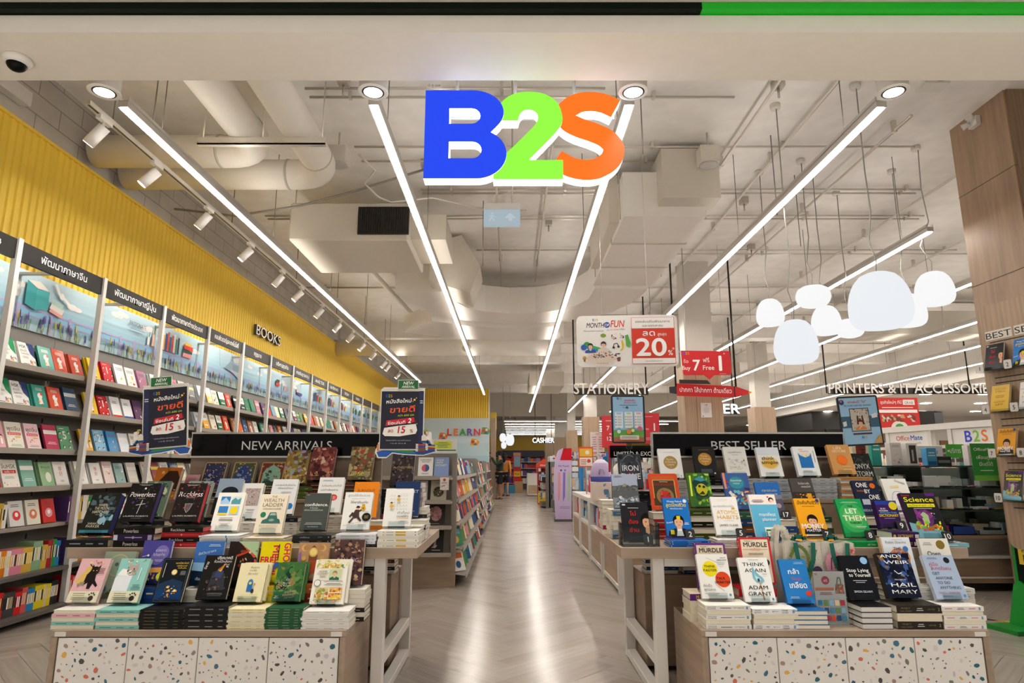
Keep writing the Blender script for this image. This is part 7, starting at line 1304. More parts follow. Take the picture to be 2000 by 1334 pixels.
NEAR={1:[['#e8e6e2:hsk4g','#e9e7e3:hsk5n','#3f9a8c:fig','#cf5a45:fig','#c94f3c:fig'],['#e8e6e2:hsk4g','#e9e7e3:hsk5n','#3f9a8c:fig','#d2553f:fig','#35506a:bar'],['#e9a9b4:kid','#ece6d6:thai','#f0cdd2:thai','#b83a5a:bar','#4f9a6c:num5'],['#c81f2c:hsk','#e9e3d8:hskw','#7fb0a0:bar','#8fb88a:bird','#e6e2dc:red']],
        2:[['#e0bd2a:fig','#c9272f:num1','#dcdcdc:txt','#e3e1de:txt','#b47a9a:txt'],['#e0c02f:fig','#c62a30:num1','#dfdfe0:redb','#e2e2e4:blub','#5a2f5a:txt'],['#d9a428:kid','#7fb4d4:num2','#2f86c0:txt','#d8e0e8:bar','#e6dfd8:txt'],['#e6e2dc:red','#e6e4e0:red','#d9c4bc:txt','#8fb0ae:txt','#d9d2c8:bar']],
        3:[['#e3efe6:txt','#2f4a8a:bar','#e08aa8:txt','#4a9a5a:half','#26282a:bar'],['#e5e5e5:blub','#e4a0b4:txt','#2f7a46:half','#e6e6e6:txt','#34383a:txt'],['#e9e2d8:txt','#3a5a8a:bar','#d9d2c8:txt','#b84a3a:half','#e3e1de:txt'],['#d0c8bc:txt','#8a3a3a:bar','#e6e2dc:txt','#4a6a8a:txt','#d9c9a0:bar']],
        4:[['#d8dde2:bluhalf','#e0a828:half','#e9e3d4:txt','#2a6a4a:half','#d9462f:fig'],['#c9ccd0:bluhalf','#e3a42a:half','#dfd4c0:txt','#2f6a4a:half','#e2502a:fig'],['#e9e2d8:txt','#6a8ab0:bar','#c0504a:txt','#d9d2c8:txt','#8a9a5a:bar'],['#d0c8bc:txt','#4a4a5a:bar','#e6e2dc:txt','#b08a4a:txt','#d9c9a0:bar']]}
NAMES={'hsk4g':'white exam book with a green corner','hsk5n':'white exam book with a navy corner','fig':'book with a small cartoon figure','bar':'book with a plain band','kid':'book with cartoon heads','thai':'pale book with large lettering','num5':'green book with a big number five','hsk':'red book with a blue title panel','hskw':'cream book with a red ribbon','bird':'light green book with a pale bird','red':'white book with red script','num1':'red book with a big number one','num2':'blue book with a big number two','txt':'text-covered book','redb':'white book with a red foot','blub':'white book with a blue foot','half':'two-tone book','bluhalf':'grey book with a blue foot'}
CN=[((232,225,215),'white'),((60,150,140),'teal'),((205,85,65),'coral'),((230,190,40),'yellow'),((200,40,45),'red'),((180,120,155),'mauve'),((90,45,90),'purple'),((45,85,140),'blue'),((235,170,185),'pink'),((70,150,100),'green'),((40,40,42),'black'),((125,180,215),'light blue'),((185,60,90),'magenta'),((215,165,45),'gold'),((140,175,160),'sage'),((200,190,175),'beige'),((110,130,160),'slate'),((140,60,60),'maroon'),((215,215,218),'pale grey'),((75,75,90),'charcoal')]
def cname(hx):
    c=[int(hx[i:i+2],16)for i in(1,3,5)]
    return min(CN,key=lambda q:sum((a-b)**2 for a,b in zip(q[0],c)))[1]
def cover_ops(kind,c,r):
    if kind in('hsk4g','hsk5n'):
        k='#1f8a58' if kind=='hsk4g' else '#23366e'
        return[('p',[(0.55,1),(1,1),(1,0.35),(0.72,0.55)],k),T('HSK',0.30,0.76,0.13,'#2a2a2a',b=0.03,w=0.44),T('4' if kind=='hsk4g' else '5',0.64,0.76,0.13,'#2f6a4a' if kind=='hsk4g' else '#8a94b4',b=0.03),T('สอบได้',0.30,0.60,0.10,'#4a4a4a',w=0.42),T('ในเล่มเดียว',0.38,0.47,0.09,'#5a5a5a',w=0.52),N(0.1,0.3,0.5,0.1,3,'#9a9a9a'),('q',7,8,['#9a6ab0','#e09a4a','#6aa0b0'],(0.6,0.06,0.98,0.34),0.09),N(0.1,0.05,0.5,0.05,1,'#4a4a4a')]
    if kind=='fig':return[N(0.2,0.74,0.6,0.14,3,'#f0e8e0'),('d',0.5,0.52,0.18,'#f4f0ec'),('p',[(0.34,0.16),(0.66,0.16),(0.6,0.46),(0.4,0.46)],'#eee6e0'),('d',0.62,0.6,0.08,'#d9442f'),('d',0.4,0.26,0.07,'#e0b83a'),('d',0.56,0.14,0.06,'#c0402f')]
    if kind.startswith('num'):return[N(0.1,0.86,0.5,0.06,1,'#f0f0f0'),T(kind[3],0.5,0.46,0.34,'#f2efe8',b=0.06)]+[('d',x,y,0.08,'#2a211e')for x,y in((0.15,0.72),(0.85,0.74),(0.12,0.42),(0.88,0.40),(0.28,0.14),(0.72,0.14))]+[('d',x,y-0.03,0.06,'#f0d0b8')for x,y in((0.15,0.72),(0.85,0.74),(0.12,0.42),(0.88,0.40),(0.28,0.14),(0.72,0.14))]
    if kind=='kid':return[N(0.1,0.76,0.8,0.14,2,'#8a4a5a')]+[('d',x,0.42,0.10,'#2a2220')for x in(0.2,0.5,0.8)]+[('d',x,0.39,0.075,'#f0d0b8')for x in(0.2,0.5,0.8)]+[('r',x-0.06,0.14,0.12,0.2,'#f2eee8')for x in(0.2,0.5,0.8)]
    if kind=='thai':return[T('พูดจีน',0.5,0.68,0.15,'#3a2f2c',w=0.8),('r',0.1,0.5,0.8,0.10,'#d94a5a'),T('60 สถานการณ์',0.5,0.525,0.05,'#fff',w=0.66),('r',0.5,0.40,0.34,0.05,'#e6c24a'),('q',5,6,['#e8c8b0','#c9a088'],(0.1,0.22,0.6,0.38),0.08),N(0.1,0.06,0.8,0.1,2,'#8ab08a')]
    if kind=='hsk':return[('r',0.06,0.34,0.78,0.50,'#1f3f8a'),T('HSK',0.44,0.60,0.17,'#f2f2f2',b=0.06,w=0.62),N(0.12,0.40,0.66,0.14,3,'#e0d04a'),('r',0.1,0.20,0.6,0.05,'#f0c83a'),('r',0.16,0.12,0.55,0.05,'#f0c83a'),N(0.1,0.88,0.7,0.06,1,'#f0c83a')]
    if kind=='hskw':return[T('จีนHSK',0.5,0.68,0.16,'#3a3a38',w=0.86),('r',0.1,0.5,0.8,0.12,'#d2342f'),T('ระดับ 1-6',0.5,0.53,0.06,'#fff',b=0.03,w=0.56),N(0.1,0.3,0.7,0.1,2,'#9a9a9a'),('q',9,6,['#d94a3a','#e0a03a','#4a8a5a'],(0.05,0.05,0.95,0.25),0.05)]
    if kind=='bird':return[T('พักแมวๆ',0.5,0.74,0.10,'#3a5a3a',w=0.7),('d',0.6,0.36,0.22,'#e6ead8',0.3),('d',0.5,0.58,0.05,'#e0c83a')]
    if kind=='red':return[T('學',0.5,0.62,0.16,'#c0392f'),T('好',0.5,0.40,0.16,'#c0392f'),N(0.3,0.14,0.4,0.08,2,'#5a5a5a'),('r',0,0,1,0.06,'#d9d4cc')]
    if kind in('redb','blub','bluhalf'):return[N(0.12,0.66,0.6,0.14,2,'#6a6a6a'),('r',0,0,1,0.12 if kind!='bluhalf' else 0.38,'#c8322c' if kind=='redb' else '#2f54a0')]
    if kind=='half':return[('r',0,0.5,1,0.5,'#e6e4de'),N(0.2,0.66,0.6,0.16,3,'#5a5a58'),('r',0.2,0.2,0.6,0.06,'#f0f0ea')]
    if kind=='bar':return[('r',0,0.62,1,0.16,r.choice(['#f0ece4','#e0c84a','#d9d9d9'])),N(0.15,0.2,0.7,0.12,2,'#e6e2da')]
    return[N(0.12,0.7,0.76,0.16,3,r.choice(['#4a4a4a','#7a3a3a','#2f4a6a'])),('q',r.randint(0,999),5,['#c9564a','#5a7a9a','#e0b85a','#f2eee6'],(0.15,0.12,0.85,0.6),0.13)]
POOL=['#e6e2dc','#d9d4cc','#c9473a','#2f5a8a','#e0b03a','#3f8a6a','#8a3a4a','#5a5a6a','#e8d8b0','#7fa8c0','#d98a9a','#2a2c30','#a8683a','#6a8a4a','#efe9e0','#4a3a6a','#d9702a','#bcd0c4']
KINDS_=['txt','bar','half','redb','blub','fig','txt','txt','num1']
def bay(k):
    y0=YB0+PITCH*k
    t=thing('shelf_bay',f'wall shelf bay under the {["black sign at the shop front", "first full black category sign", "second full black category sign", "third full black category sign", "fourth full black category sign", "fifth black category sign"][k] if k < 6 else ORD[k] + " black category sign along the yellow wall"}','bookshelf',(0,y0,0),0,'bookshelf bays along the yellow wall')
    rr=random.Random(100+k)
    mb=MB();mb.box((-4.30,0.023,0.08),(-4.20,PITCH-0.023,2.36),'#96928c','paint');mb.build('back_panel',t)
    mb=MB();mb.box((-4.21,0.023,2.361),(-4.178,PITCH-0.023,2.862),'#d9e8ef','print');mural(mb,k);mb.build('mural_panel',t)
    mb=MB();mb.box((-3.83,-0.022,0.0),(-3.785,0.022,2.93),'#dedcd8','paint');mb.build('front_post',t)
    mb=MB();mb.box((-4.20,-0.02,0.0),(-3.831,0.02,0.05),'#dedcd8','paint');mb.build('foot_bar',t)
    mb=MB();mb.box((-4.20,PITCH/2-0.02,2.8),(-3.80,PITCH/2+0.02,2.82),'#e3e1dc','paint');mb.build('top_bracket',t)
    mb=MB();mb.box((-3.83,0.024,2.765),(-3.80,PITCH-0.024,2.92),'#2a2827','gloss');mb.T=place(-3.7995,0,0,FACE,0,math.pi/2)
    if k<12:mb.text(HEAD[k],PITCH*0.5,2.815,0.062,0.001,'#e6e4e0',bold=0.03,w=min(0.72,0.047*len(HEAD[k])))
    mb.T=None;mb.build('header_board',t)
    mb=MB();mb.box((-4.29,-0.022,0.05),(-4.201,0.022,2.86),'#96928c','paint')
    for z in[0.5+0.09*i for i in range(20)]:mb.box((-4.201,-0.008,z),(-4.197,0.008,z+0.045),'#4a4744','metal')
    mb.build('slotted_rail',t)
    for z in ROWZ:
        mb=MB();mb.box((-4.20,0.024,z-0.03),(-3.865,PITCH-0.024,z-0.008),SHELF,'paint');mb.box((-3.865,0.024,z-0.032),(-3.855,PITCH-0.024,z+0.012),'#9a9186','paint')
        mb.face([(-3.93,0.03,z),(-3.93,PITCH-0.03,z),(-4.01,PITCH-0.03,z+0.19),(-4.01,0.03,z+0.19)],'#4f4b46','paint');mb.build('display_shelf',t)
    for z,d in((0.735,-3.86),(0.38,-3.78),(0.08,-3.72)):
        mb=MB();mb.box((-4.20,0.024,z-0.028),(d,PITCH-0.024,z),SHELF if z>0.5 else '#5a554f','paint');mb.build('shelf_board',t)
    # face-out books
    for ri,z in enumerate(ROWZ):
        spec=NEAR.get(k,[[None]*5]*4)[ri]
        for j,sp in enumerate(spec):
            if sp is None:c=rr.choice(POOL);kd=rr.choice(KINDS_)
            else:c,kd=sp.split(':')
            w=rr.uniform(0.145,0.165)if k!=1 or j>1 else 0.17;h=rr.uniform(0.20,0.225)if ri<4 else 0.2
            y=0.21+j*0.195+rr.uniform(-0.012,0.012);x=-3.885-rr.uniform(0,0.012);tl=20
            if k in NEAR:
                upright(x,y0+y,z+0.001,w,h,tl,0.018,c,cover_ops(kd,c,rr),NAMES[kd]if kd not in('fig','bar','kid','txt','half')else f'{cname(c)} {NAMES[kd]}',f'{["first", "second", "third", "fourth", "fifth"][j]} on {["top", "second", "third", "fourth"][ri]} shelf of {["", "first", "second", "third", "fourth"][k]} wall bay','wrap' if rr.random()<0.4 else 'gloss',stand=False,rz=math.pi/2,group='face-out books on the wall shelves')
                for q in range(rr.randint(0,2)):      # further copies tucked behind
                    STUFF.T=place(x-0.022*(q+1),y0+y-0.012*(q+1),z+0.009,FACE-math.radians(tl),0,math.pi/2);STUFF.box((-w/2,0,-0.016),(w/2,h,0),c,'gloss');STUFF.T=None
            elif k>4:
                STUFF.T=place(x,y0+y,z+0.009,FACE-math.radians(tl),0,math.pi/2);STUFF.box((-w/2,0,-0.02),(w/2,h,0),c,'gloss')
                STUFF.T=STUFF.T@Matrix.Translation((-w/2,0,0));art(STUFF,w,h,0,cover_ops(kd,c,rr)[:4],'gloss',0.0008);STUFF.T=None
    # spine-out rows
    for z,xf,hh in((0.735,-3.90,0.2),(0.38,-3.85,0.215),(0.08,-3.82,0.19)):
        y=0.05
        if z>0.7 and k:
            for j in range(3):
                c=['#e4e2de','#d5d3d0','#e0d9c8','#c9302c','#e8e4da','#8aa0b0'][(j+k)%6];yy=0.52+j*0.18;w=0.15
                STUFF.T=place(-3.89,y0+yy,z+0.007,FACE-math.radians(15),0,math.pi/2);STUFF.box((-w/2,0,-0.02),(w/2,0.2,0),c,'gloss');STUFF.T=STUFF.T@Matrix.Translation((-w/2,0,0))
                art(STUFF,w,0.2,0,[N(0.1,0.74,0.7,0.14,2,'#4a4a4a'),('d',0.5,0.42,0.28,['#cf2a2a','#d9764a','#e09aa8'][j],0.26),('d',0.5,0.45,0.12,'#f0e6de')],'gloss',0.0008);STUFF.T=None
            lim=0.42
        else:lim=PITCH-0.05
        while y<lim:
            c=rr.choice(['#2f9a4a','#c93a8a','#d9c22a','#e07f1f','#e8e4dc','#e6e2d8','#2f86c0','#8a2a2a','#b02f3a','#5a6ab0','#d9b04a','#6a4a8a','#e08aa0','#8ab08a','#ece8e0']if z>0.3 else['#e07a70','#d9605a','#3a3a3c','#2a2a2c','#2f86c0','#e8b8c4','#4a4a4a','#d92a2a','#e6d02a','#e9d0d4','#26262a']);n=rr.randint(2,6);wd=rr.uniform(0.010,0.022);h=hh*rr.uniform(0.86,1.05)
            for q in range(n):
                if y+wd>lim:y=lim;break
                STUFF.box((xf-0.14,y0+y,z+0.0015),(xf,y0+y+wd-0.0015,z+h),c,'gloss');STUFF.rect(0,0,0,0,0,c)if False else None
                STUFF.face([(xf+0.0008,y0+y+0.002,z+h*0.35),(xf+0.0008,y0+y+wd-0.004,z+h*0.35),(xf+0.0008,y0+y+wd-0.004,z+h*0.8),(xf+0.0008,y0+y+0.002,z+h*0.8)],rr.choice(['#f0ece4','#2a2a2a','#f0d890']),'gloss')
                y+=wd
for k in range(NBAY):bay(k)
# ================================================================ middle of the shop
def gondola(x0,x1,y0,y1,h,label,n):
    t=thing('bookshelf_island',label,'bookshelf',(0,y0,0),0,'bookshelf islands along the aisle');L=y1-y0;rr=random.Random(int(y0*10))
    G0='#8c857b'
    mb=MB();mb.box((x0,0.0,0.0),(x1,0.03,0.30),'#a8927c','wood');mb.box((x1-0.05,0.0,0.30),(x1,0.03,h),G0,'paint');mb.box((x0,0.06,0.30),(x1,0.09,h),G0,'paint');mb.build('end_panel',t)
    for z in(0.335,0.60,0.85,1.09):
        mb=MB();mb.box((x0,-0.14,z-0.02),(x1-0.04,0.06,z),'#a09485','paint');mb.box((x0,-0.145,z-0.02),(x1-0.04,-0.14,z+0.02),'#aaa196','paint');mb.build('end_shelf',t)
    mb=MB();mb.box((x0,L-0.03,0),(x1-0.02,L,h),G0,'paint');mb.box((x0,0.09,0),(x1-0.30,L-0.03,h),G0,'paint');mb.build('core',t)
    for i,z in enumerate((0.10,0.36,0.60,0.84,1.08)):
        xo=x1+0.10-0.03*i
        mb=MB();mb.face([(x1-0.30,0.09,z+0.05),(xo,0.09,z),(xo,L-0.03,z),(x1-0.30,L-0.03,z+0.05)],'#9a9186','paint');mb.box((xo,0.09,z-0.02),(xo+0.012,L-0.03,z+0.02),'#a8a095','paint');mb.build('side_shelf',t)
        y=0.16
        while y<L-0.2:
            c=rr.choice(POOL);w=rr.uniform(0.13,0.19);hh=rr.uniform(0.18,0.23)
            STUFF.T=place(xo-0.07,y0+y+w/2,z+0.025,FACE-math.radians(20),0,math.radians(50));STUFF.box((-w/2,0,-0.03),(w/2,hh,0),c,'gloss');STUFF.T=STUFF.T@Matrix.Translation((-w/2,0,0))
            art(STUFF,w,hh,0,[('r',0.1,0.6,0.8,0.25,rr.choice(POOL)),('d',0.5,0.3,0.2,rr.choice(POOL))],'gloss',0.001);STUFF.T=None
            y+=w+rr.choice([0.05,0.08,0.12,0.2])
    return t
gondola(-1.62,-0.58,6.84,10.9,1.34,'grey bookshelf island behind the new arrivals table, end facing the entrance',0)
gondola(-1.62,-0.63,12.0,15.6,1.34,'second grey bookshelf island along the aisle',1)
gondola(-1.62,-0.66,16.8,20.2,1.34,'third grey bookshelf island along the aisle',2)
# books on the first island's end
EC=[(-0.90,1.095,0.155,0.20,'#e9e8e4',[T('DOPAMINE',0.5,0.82,0.07,'#3a3a3a',w=0.7),T('NATION',0.5,0.72,0.07,'#3a3a3a',w=0.5),('d',0.5,0.42,0.26,'#d8607a',0.26),('p',[(0.5,0.23),(0.68,0.27),(0.76,0.42),(0.68,0.57),(0.5,0.61)],'#4a6a9a'),N(0.2,0.08,0.6,0.08,2,'#8a8a8a')],'white book with a pink and blue disc','on top'),
      (-0.735,1.095,0.150,0.20,'#8a9fce',[T('GOOD',0.38,0.80,0.10,'#e8e4a8',w=0.5,b=0.04),T('WITH',0.36,0.66,0.10,'#e8e4a8',w=0.46,b=0.04),T('MONEY',0.5,0.52,0.10,'#e8e4a8',w=0.76,b=0.04)],'periwinkle book with cream capitals','on top'),
      (-0.94,0.855,0.13,0.20,'#dfe2e4',[T('WIRE',0.5,0.8,0.1,'#3a4a5a',w=0.6),('r',0.2,0.1,0.6,0.5,'#3a5a7a')],'pale grey book with a blue picture','on the second shelf'),(-0.76,0.855,0.16,0.20,'#c9c2ae',[('d',0.5,0.42,0.34,'#5a5a50',0.34),('q',17,26,['#d9762a','#e0c04a','#7a8a5a','#b9b0a0','#3a3a34'],(0.2,0.15,0.85,0.75),0.07),T('THE',0.4,0.86,0.06,'#5a5040')],'beige book with a dark bird','on the second shelf'),
      (-0.78,0.605,0.18,0.21,'#3a3634',[('d',0.5,0.55,0.32,'#b98a88',0.42),('q',18,14,['#a87a78','#c99a94','#8a605e'],(0.2,0.25,0.8,0.85),0.12),N(0.1,0.04,0.7,0.05,1,'#c9b0a0')],'black book with a pink face','on the third shelf'),
      (-0.98,0.605,0.14,0.20,'#4a4a44',[N(0.1,0.7,0.7,0.2,2,'#b0a890')],'olive grey book','on the third shelf'),
      (-0.80,0.34,0.20,0.22,'#2c2a2a',[('p',[(0.5,0.3),(0.6,0.7),(0.66,0.72),(0.62,0.3)],'#8a8688'),('d',0.6,0.78,0.06,'#9a9698'),N(0.4,0.06,0.5,0.06,1,'#c9c4c0'),('p',[(0.4,0.2),(0.6,0.34),(0.7,0.3),(0.6,0.18)],'#b08a84')],'black book with a reaching hand','on the bottom shelf'),(-1.02,0.34,0.16,0.21,'#6a4434',[N(0.1,0.6,0.7,0.2,2,'#d9b07a')],'brown book','on the bottom shelf')]
for x,z,w,h,c,ops,d,wh in EC:upright(x,6.76,z+0.002,w,h,18,0.03,c,ops,d,wh+' of the first island end',stand=False,group='books on the first island end')
t=thing('end_sign','white sign strip with a green note on top of the first bookshelf island','shelf sign',(-0.765,6.80,1.345))
mb=MB();mb.box((-0.19,-0.01,0.0),(0.185,0.01,0.14),'#e6e4e0','plastic');mb.T=place(-0.19,-0.0105,0,FACE);art(mb,0.375,0.14,0,[('r',0.36,0.30,0.50,0.55,'#d9e04a'),N(0.4,0.36,0.42,0.44,4,'#5a7a3a'),('r',0.2,0.14,0.78,0.09,'#2f7a46'),('d',0.1,0.5,0.07,'#3a8a46')]);mb.build('board',t)
t=thing('rank_card','small white rank card with red badge hanging on the first island','shelf card',(-0.69,6.69,0.97));mb=MB();mb.T=place(-0.045,0,0,FACE);mb.prism([(0,0),(0.09,0),(0.09,0.125),(0,0.125)],-0.004,0,'#eeebe6');art(mb,0.09,0.125,0,[('d',0.5,0.8,0.16,'#d9382f'),N(0.1,0.5,0.8,0.14,2,'#6a4a3a'),('q',3,12,['#4a8ab0','#d9563a','#e0b85a','#3a3a3a'],(0.08,0.06,0.92,0.46),0.08)]);mb.build('card',t)

# ---- stationery side of the aisle
PAST=['#e8b8c8','#b8cfe8','#d8c8ec','#f0dca8','#c4e4d4','#e89090','#88a8d8','#f0f0ee','#f2c0a0','#3a3a3c','#d93a3a','#2f86c0']
def goods(mb,x0,x1,y0,y1,z,hmin,hmax,seed,dens=1.0,cols=PAST):
    r=random.Random(seed);y=y0;z+=0.0015
    while y<y1-0.03:
        d=r.uniform(0.05,0.14);x=x0
        while x<x1-0.03:
            w=r.uniform(0.04,0.10)
            if x+w>x1:break
            if r.random()<dens:
                h=r.uniform(hmin,hmax);c=r.choice(cols)
                mb.box((x,y,z),(x+w-0.006,min(y+d,y1)-0.006,z+h),c,'gloss');mb.rect(0,0,0,0,0,c)if False else None
                mb.face([(x+0.004,y-0.001,z+h*0.55),(x+w-0.01,y-0.001,z+h*0.55),(x+w-0.01,y-0.001,z+h*0.85),(x+0.004,y-0.001,z+h*0.85)],r.choice(cols),'gloss')
            x+=w
        y+=d
GOODS=MB()
for i,(y0,n)in enumerate(((6.45,'white framed gift counter with oak panel nearest the best seller table'),(7.65,'second white framed gift counter along the aisle'),(8.85,'third white framed gift counter along the aisle'),(10.05,'fourth white framed gift counter along the aisle'))):
    t=thing('gift_counter',n,'display counter',(1.02,y0,0),0,'white framed gift counters');d,w,H=1.05,0.8,0.78
    mb=MB()
    for x in(0,w-0.05):
        for y in(0,d-0.05):mb.box((x,y,0),(x+0.05,y+0.05,H),'#e3e0db','paint')
    for z in(0.04,0.42,H-0.04):
        mb.box((0,0.05,z),(0.05,d-0.05,z+0.04),'#e3e0db','paint');mb.box((0.05,0,z),(w-0.05,0.05,z+0.04),'#e3e0db','paint')
    mb.build('frame',t)
    mb=MB();mb.box((0.012,0.05,0.08),(0.03,d-0.05,0.42),'#b0987e','wood_y');mb.box((0.05,0.012,0.08),(w-0.05,0.03,0.42),'#b0987e','wood');mb.build('oak_panel',t)
    mb=MB();mb.box((0.0,0.0,H),(w,d,H+0.015),'#e6e3de','paint');mb.box((0.05,0.05,0.45),(w,d-0.05,0.46),'#dad6cf','paint');mb.build('shelf_top',t)
    goods(GOODS,1.08,1.75,y0+0.08,y0+0.95,0.46,0.10,0.28,50+i,0.8)
    goods(GOODS,1.25,1.78,y0+0.05,y0+1.0,H+0.016,0.06,0.36,60+i,0.8)
def soft_bag(x,y,z,r,label,c1,c2,kind):
    t=thing(kind,label,kind.replace('_',' '),(x,y,z))
    mb=MB();N0=14
    prof=[(0.001,0),(0.95,0.04),(1.0,0.5),(0.92,1.2),(0.7,1.75),(0.35,2.05),(0.001,2.12)]
    R=[[mb.pt((a*r*math.cos(6.283*k/N0),a*r*0.62*math.sin(6.283*k/N0),b*r))for k in range(N0)]for a,b in prof]
    for i in range(len(R)-1):
        for k in range(N0):mb.idx((R[i][k],R[i][(k+1)%N0],R[i+1][(k+1)%N0],R[i+1][k]),[c1,c1,c2,c2,'#e9e2ee','#e9e2ee'][i],'gloss',True)
    mb.build('body',t)
    mb=MB();mb.tube([(-0.12*r*2,-0.6*r,0.7*r),(-0.2*r,-0.66*r,1.2*r),(0.2*r,-0.66*r,1.2*r),(0.24*r,-0.6*r,0.7*r)],0.008,c2,'gloss',6);mb.tube([(-0.1*r,0,2.05*r),(0,0,2.3*r),(0.1*r,0,2.05*r)],0.01,c2,'gloss',6);mb.build('strap',t)
soft_bag(1.08,7.95,1.02,0.13,'pearly blue and white soft backpack on the gift counters','#5a6ac0','#c9b8dc','backpack')
soft_bag(1.27,7.62,1.02,0.11,'white fluffy bag beside the pearly backpack','#e6dcd4','#efe9e4','plush_bag')
t=thing('gift_stand','cream pedestal box under the pearly backpack','display box',(1.10,7.95,0.796));mb=MB();mb.bbox((-0.14,-0.1,0),(0.30,0.1,0.222),0.006,'#e8d9cc','paint');mb.T=place(-0.14,-0.101,0,FACE);art(mb,0.44,0.22,0,[('q',4,14,['#7aa0c0','#5a7a9a','#8ab0a0','#d9a890','#c9d8e0'],(0.3,0.05,0.95,0.95),0.1)]);mb.build('box_body',t)
t=thing('gift_box_black','black gift box with gold frame standing on the first gift counter','box',(1.17,6.95,0.796));mb=MB();mb.bbox((-0.07,-0.05,0),(0.07,0.05,0.27),0.003,'#191816','gloss');mb.T=place(-0.07,-0.051,0,FACE);art(mb,0.14,0.27,0,[('r',0.0,0.0,1,0.012,'#b99a5a'),('s',[(0.04,0.02),(0.04,0.98),(0.96,0.98),(0.96,0.02)],0.03,'#d8d0b8'),N(0.3,0.2,0.4,0.1,2,'#8a7a50')]);mb.build('box_body',t)
t=thing('header_board','black limited and exclusive header board behind the left poster stand','header board',(1.20,6.5,1.29));mb=MB();mb.box((-0.22,0,0),(0.34,0.03,0.12),'#0d0d0e','screen');mb.box((-0.235,-0.004,-0.14),(-0.22,0.03,0.12),'#c8202a','plastic');mb.cyl((0.3,0.02,-0.5),(0.3,0.02,0),0.012,'#8a8784','metal',8);mb.cyl((-0.2,0.02,-0.5),(-0.2,0.02,0),0.012,'#8a8784','metal',8);mb.T=place(-0.2,-0.001,0,FACE);mb.text('LIMITED & EXCL',0.02,0.02,0.042,0.001,'#e9e7e3',align='l',bold=0.03,w=0.40);mb.build('board',t)
# promotional cards standing at the stationery shelves
def card(name,label,x,y,z,w,h,bg,ops,cat='poster',rz=0.0,post=None):
    t=thing(name,label,cat,(x,y,z),rz)
    mb=MB();mb.T=place(-w/2,0,0,FACE);mb.prism([(0,0),(w,0),(w,h),(0,h)],-0.008,0,bg);art(mb,w,h,0.0003,ops,'print',0.001);mb.build('panel',t)
    if post is not None:
        mb=MB();mb.cyl((0,0.012,post-z),(0,0.012,h*0.3),0.008,'#b9b6b1','metal',6);mb.build('post',t)
    return t
card('promotion_card','red offer card with buy 7 and buy 12 lines beside the left poster stand',1.74,11.0,1.52,0.42,0.54,'#d2343c',[T('7',0.26,0.55,0.14,'#fff',b=0.05),T('12',0.30,0.22,0.13,'#fff',b=0.05),N(0.1,0.8,0.6,0.08,1,'#f0b0b0'),('r',0.3,0.4,0.6,0.05,'#f0c0c0'),T('ฟรี',0.7,0.55,0.1,'#fff')],post=0.8)
card('promotion_card','red offer card with a big free 1 behind the left poster stand',1.93,9.0,1.52,0.26,0.42,'#cf3038',[T('Free',0.28,0.45,0.07,'#f4d8d8',b=0.03),T('1',0.72,0.42,0.26,'#fff',b=0.06),N(0.1,0.86,0.6,0.05,1,'#f0b0b0'),N(0.1,0.1,0.8,0.1,2,'#f0b0b0')],post=0.8)
card('promotion_card','white price list card next to the red offer card',1.47,11.15,1.45,0.24,0.34,'#e6e3e0',[N(0.1,0.1,0.35,0.7,6,'#c98a8a'),N(0.55,0.1,0.35,0.7,6,'#c98a8a'),N(0.3,0.88,0.4,0.05,1,'#7a6a6a')],post=0.8)
card('promotion_card','orange bordered offer card above the gift counters',1.125,9.9,1.20,0.22,0.30,'#e8541f',[('r',0.06,0.05,0.88,0.42,'#f4efe6'),('r',0.06,0.52,0.88,0.4,'#f2c23a'),('d',0.7,0.30,0.12,'#d9382f'),('d',0.6,0.72,0.14,'#f4efe6'),N(0.12,0.1,0.4,0.3,3,'#c96a4a')],post=0.8)
card('notice_sheet','white notice sheet on the oak column',3.33,10.99,2.03,0.185,0.25,'#e9e7e4',[('p',[(0.35,0.82),(0.6,0.9),(0.62,0.85)],'#2a2a2a'),N(0.2,0.3,0.6,0.36,6,'#c4c2c0'),('d',0.18,0.08,0.05,'#4a4a4a'),N(0.4,0.72,0.2,0.05,1,'#999')])
# lilac pen standee
t=thing('pen_standee','tall lilac pen standee with red top along the aisle','standee',(1.15,14.9,0));mb=MB();mb.T=place(0,0,0,FACE)
sh=[(-0.17,0.05),(0.19,0.05),(0.22,1.62),(0.02,1.62)]+[(-0.02-0.17*math.sin(a),1.62-0.62*(1-math.cos(a)))for a in(0.4,0.8,1.1,1.4,1.57)]+[(-0.20,0.7)]
mb.prism(sh,-0.06,0,'#cdb9e0','gloss','#ece8ea','gloss');mb.build('board',t)
mb=MB();mb.T=place(0,-0.001,0,FACE);mb.face([(-0.05,1.35,0),(0.215,1.35,0),(0.22,1.62,0),(0.03,1.62,0)],'#c8232f','gloss');mb.text('RX Pastel',0.03,1.2,0.045,0.001,'#5a4a9a',bold=0.03)
for x,c in((-0.08,'#e69a9a'),(0.03,'#8a7ac8'),(0.14,'#a8cfa0')):
    mb.face([(x-0.028,0.55,0.001),(x+0.022,0.55,0.001),(x+0.035,1.08,0.001),(x-0.015,1.08,0.001)],c,'gloss');mb.face([(x-0.028,0.55,0.002),(x+0.022,0.55,0.002),(x-0.02,0.42,0.002)],c,'gloss')
art(mb,0.3,0.3,0.001,[N(-0.3,0.9,0.9,0.2,2,'#8a78b8'),('d',-0.1,3.75,0.08,'#3a5aa0'),('d',0.2,3.75,0.08,'#8a7ac8')]);mb.build('printed_front',t)
mb=MB();mb.box((-0.2,-0.12,0),(0.24,0.16,0.05),'#5a5855','plastic');mb.build('base',t)
t=thing('hanging_strip','clear strip of small white packs at the edge of the pen standee','display strip',(1.40,14.5,0.4))
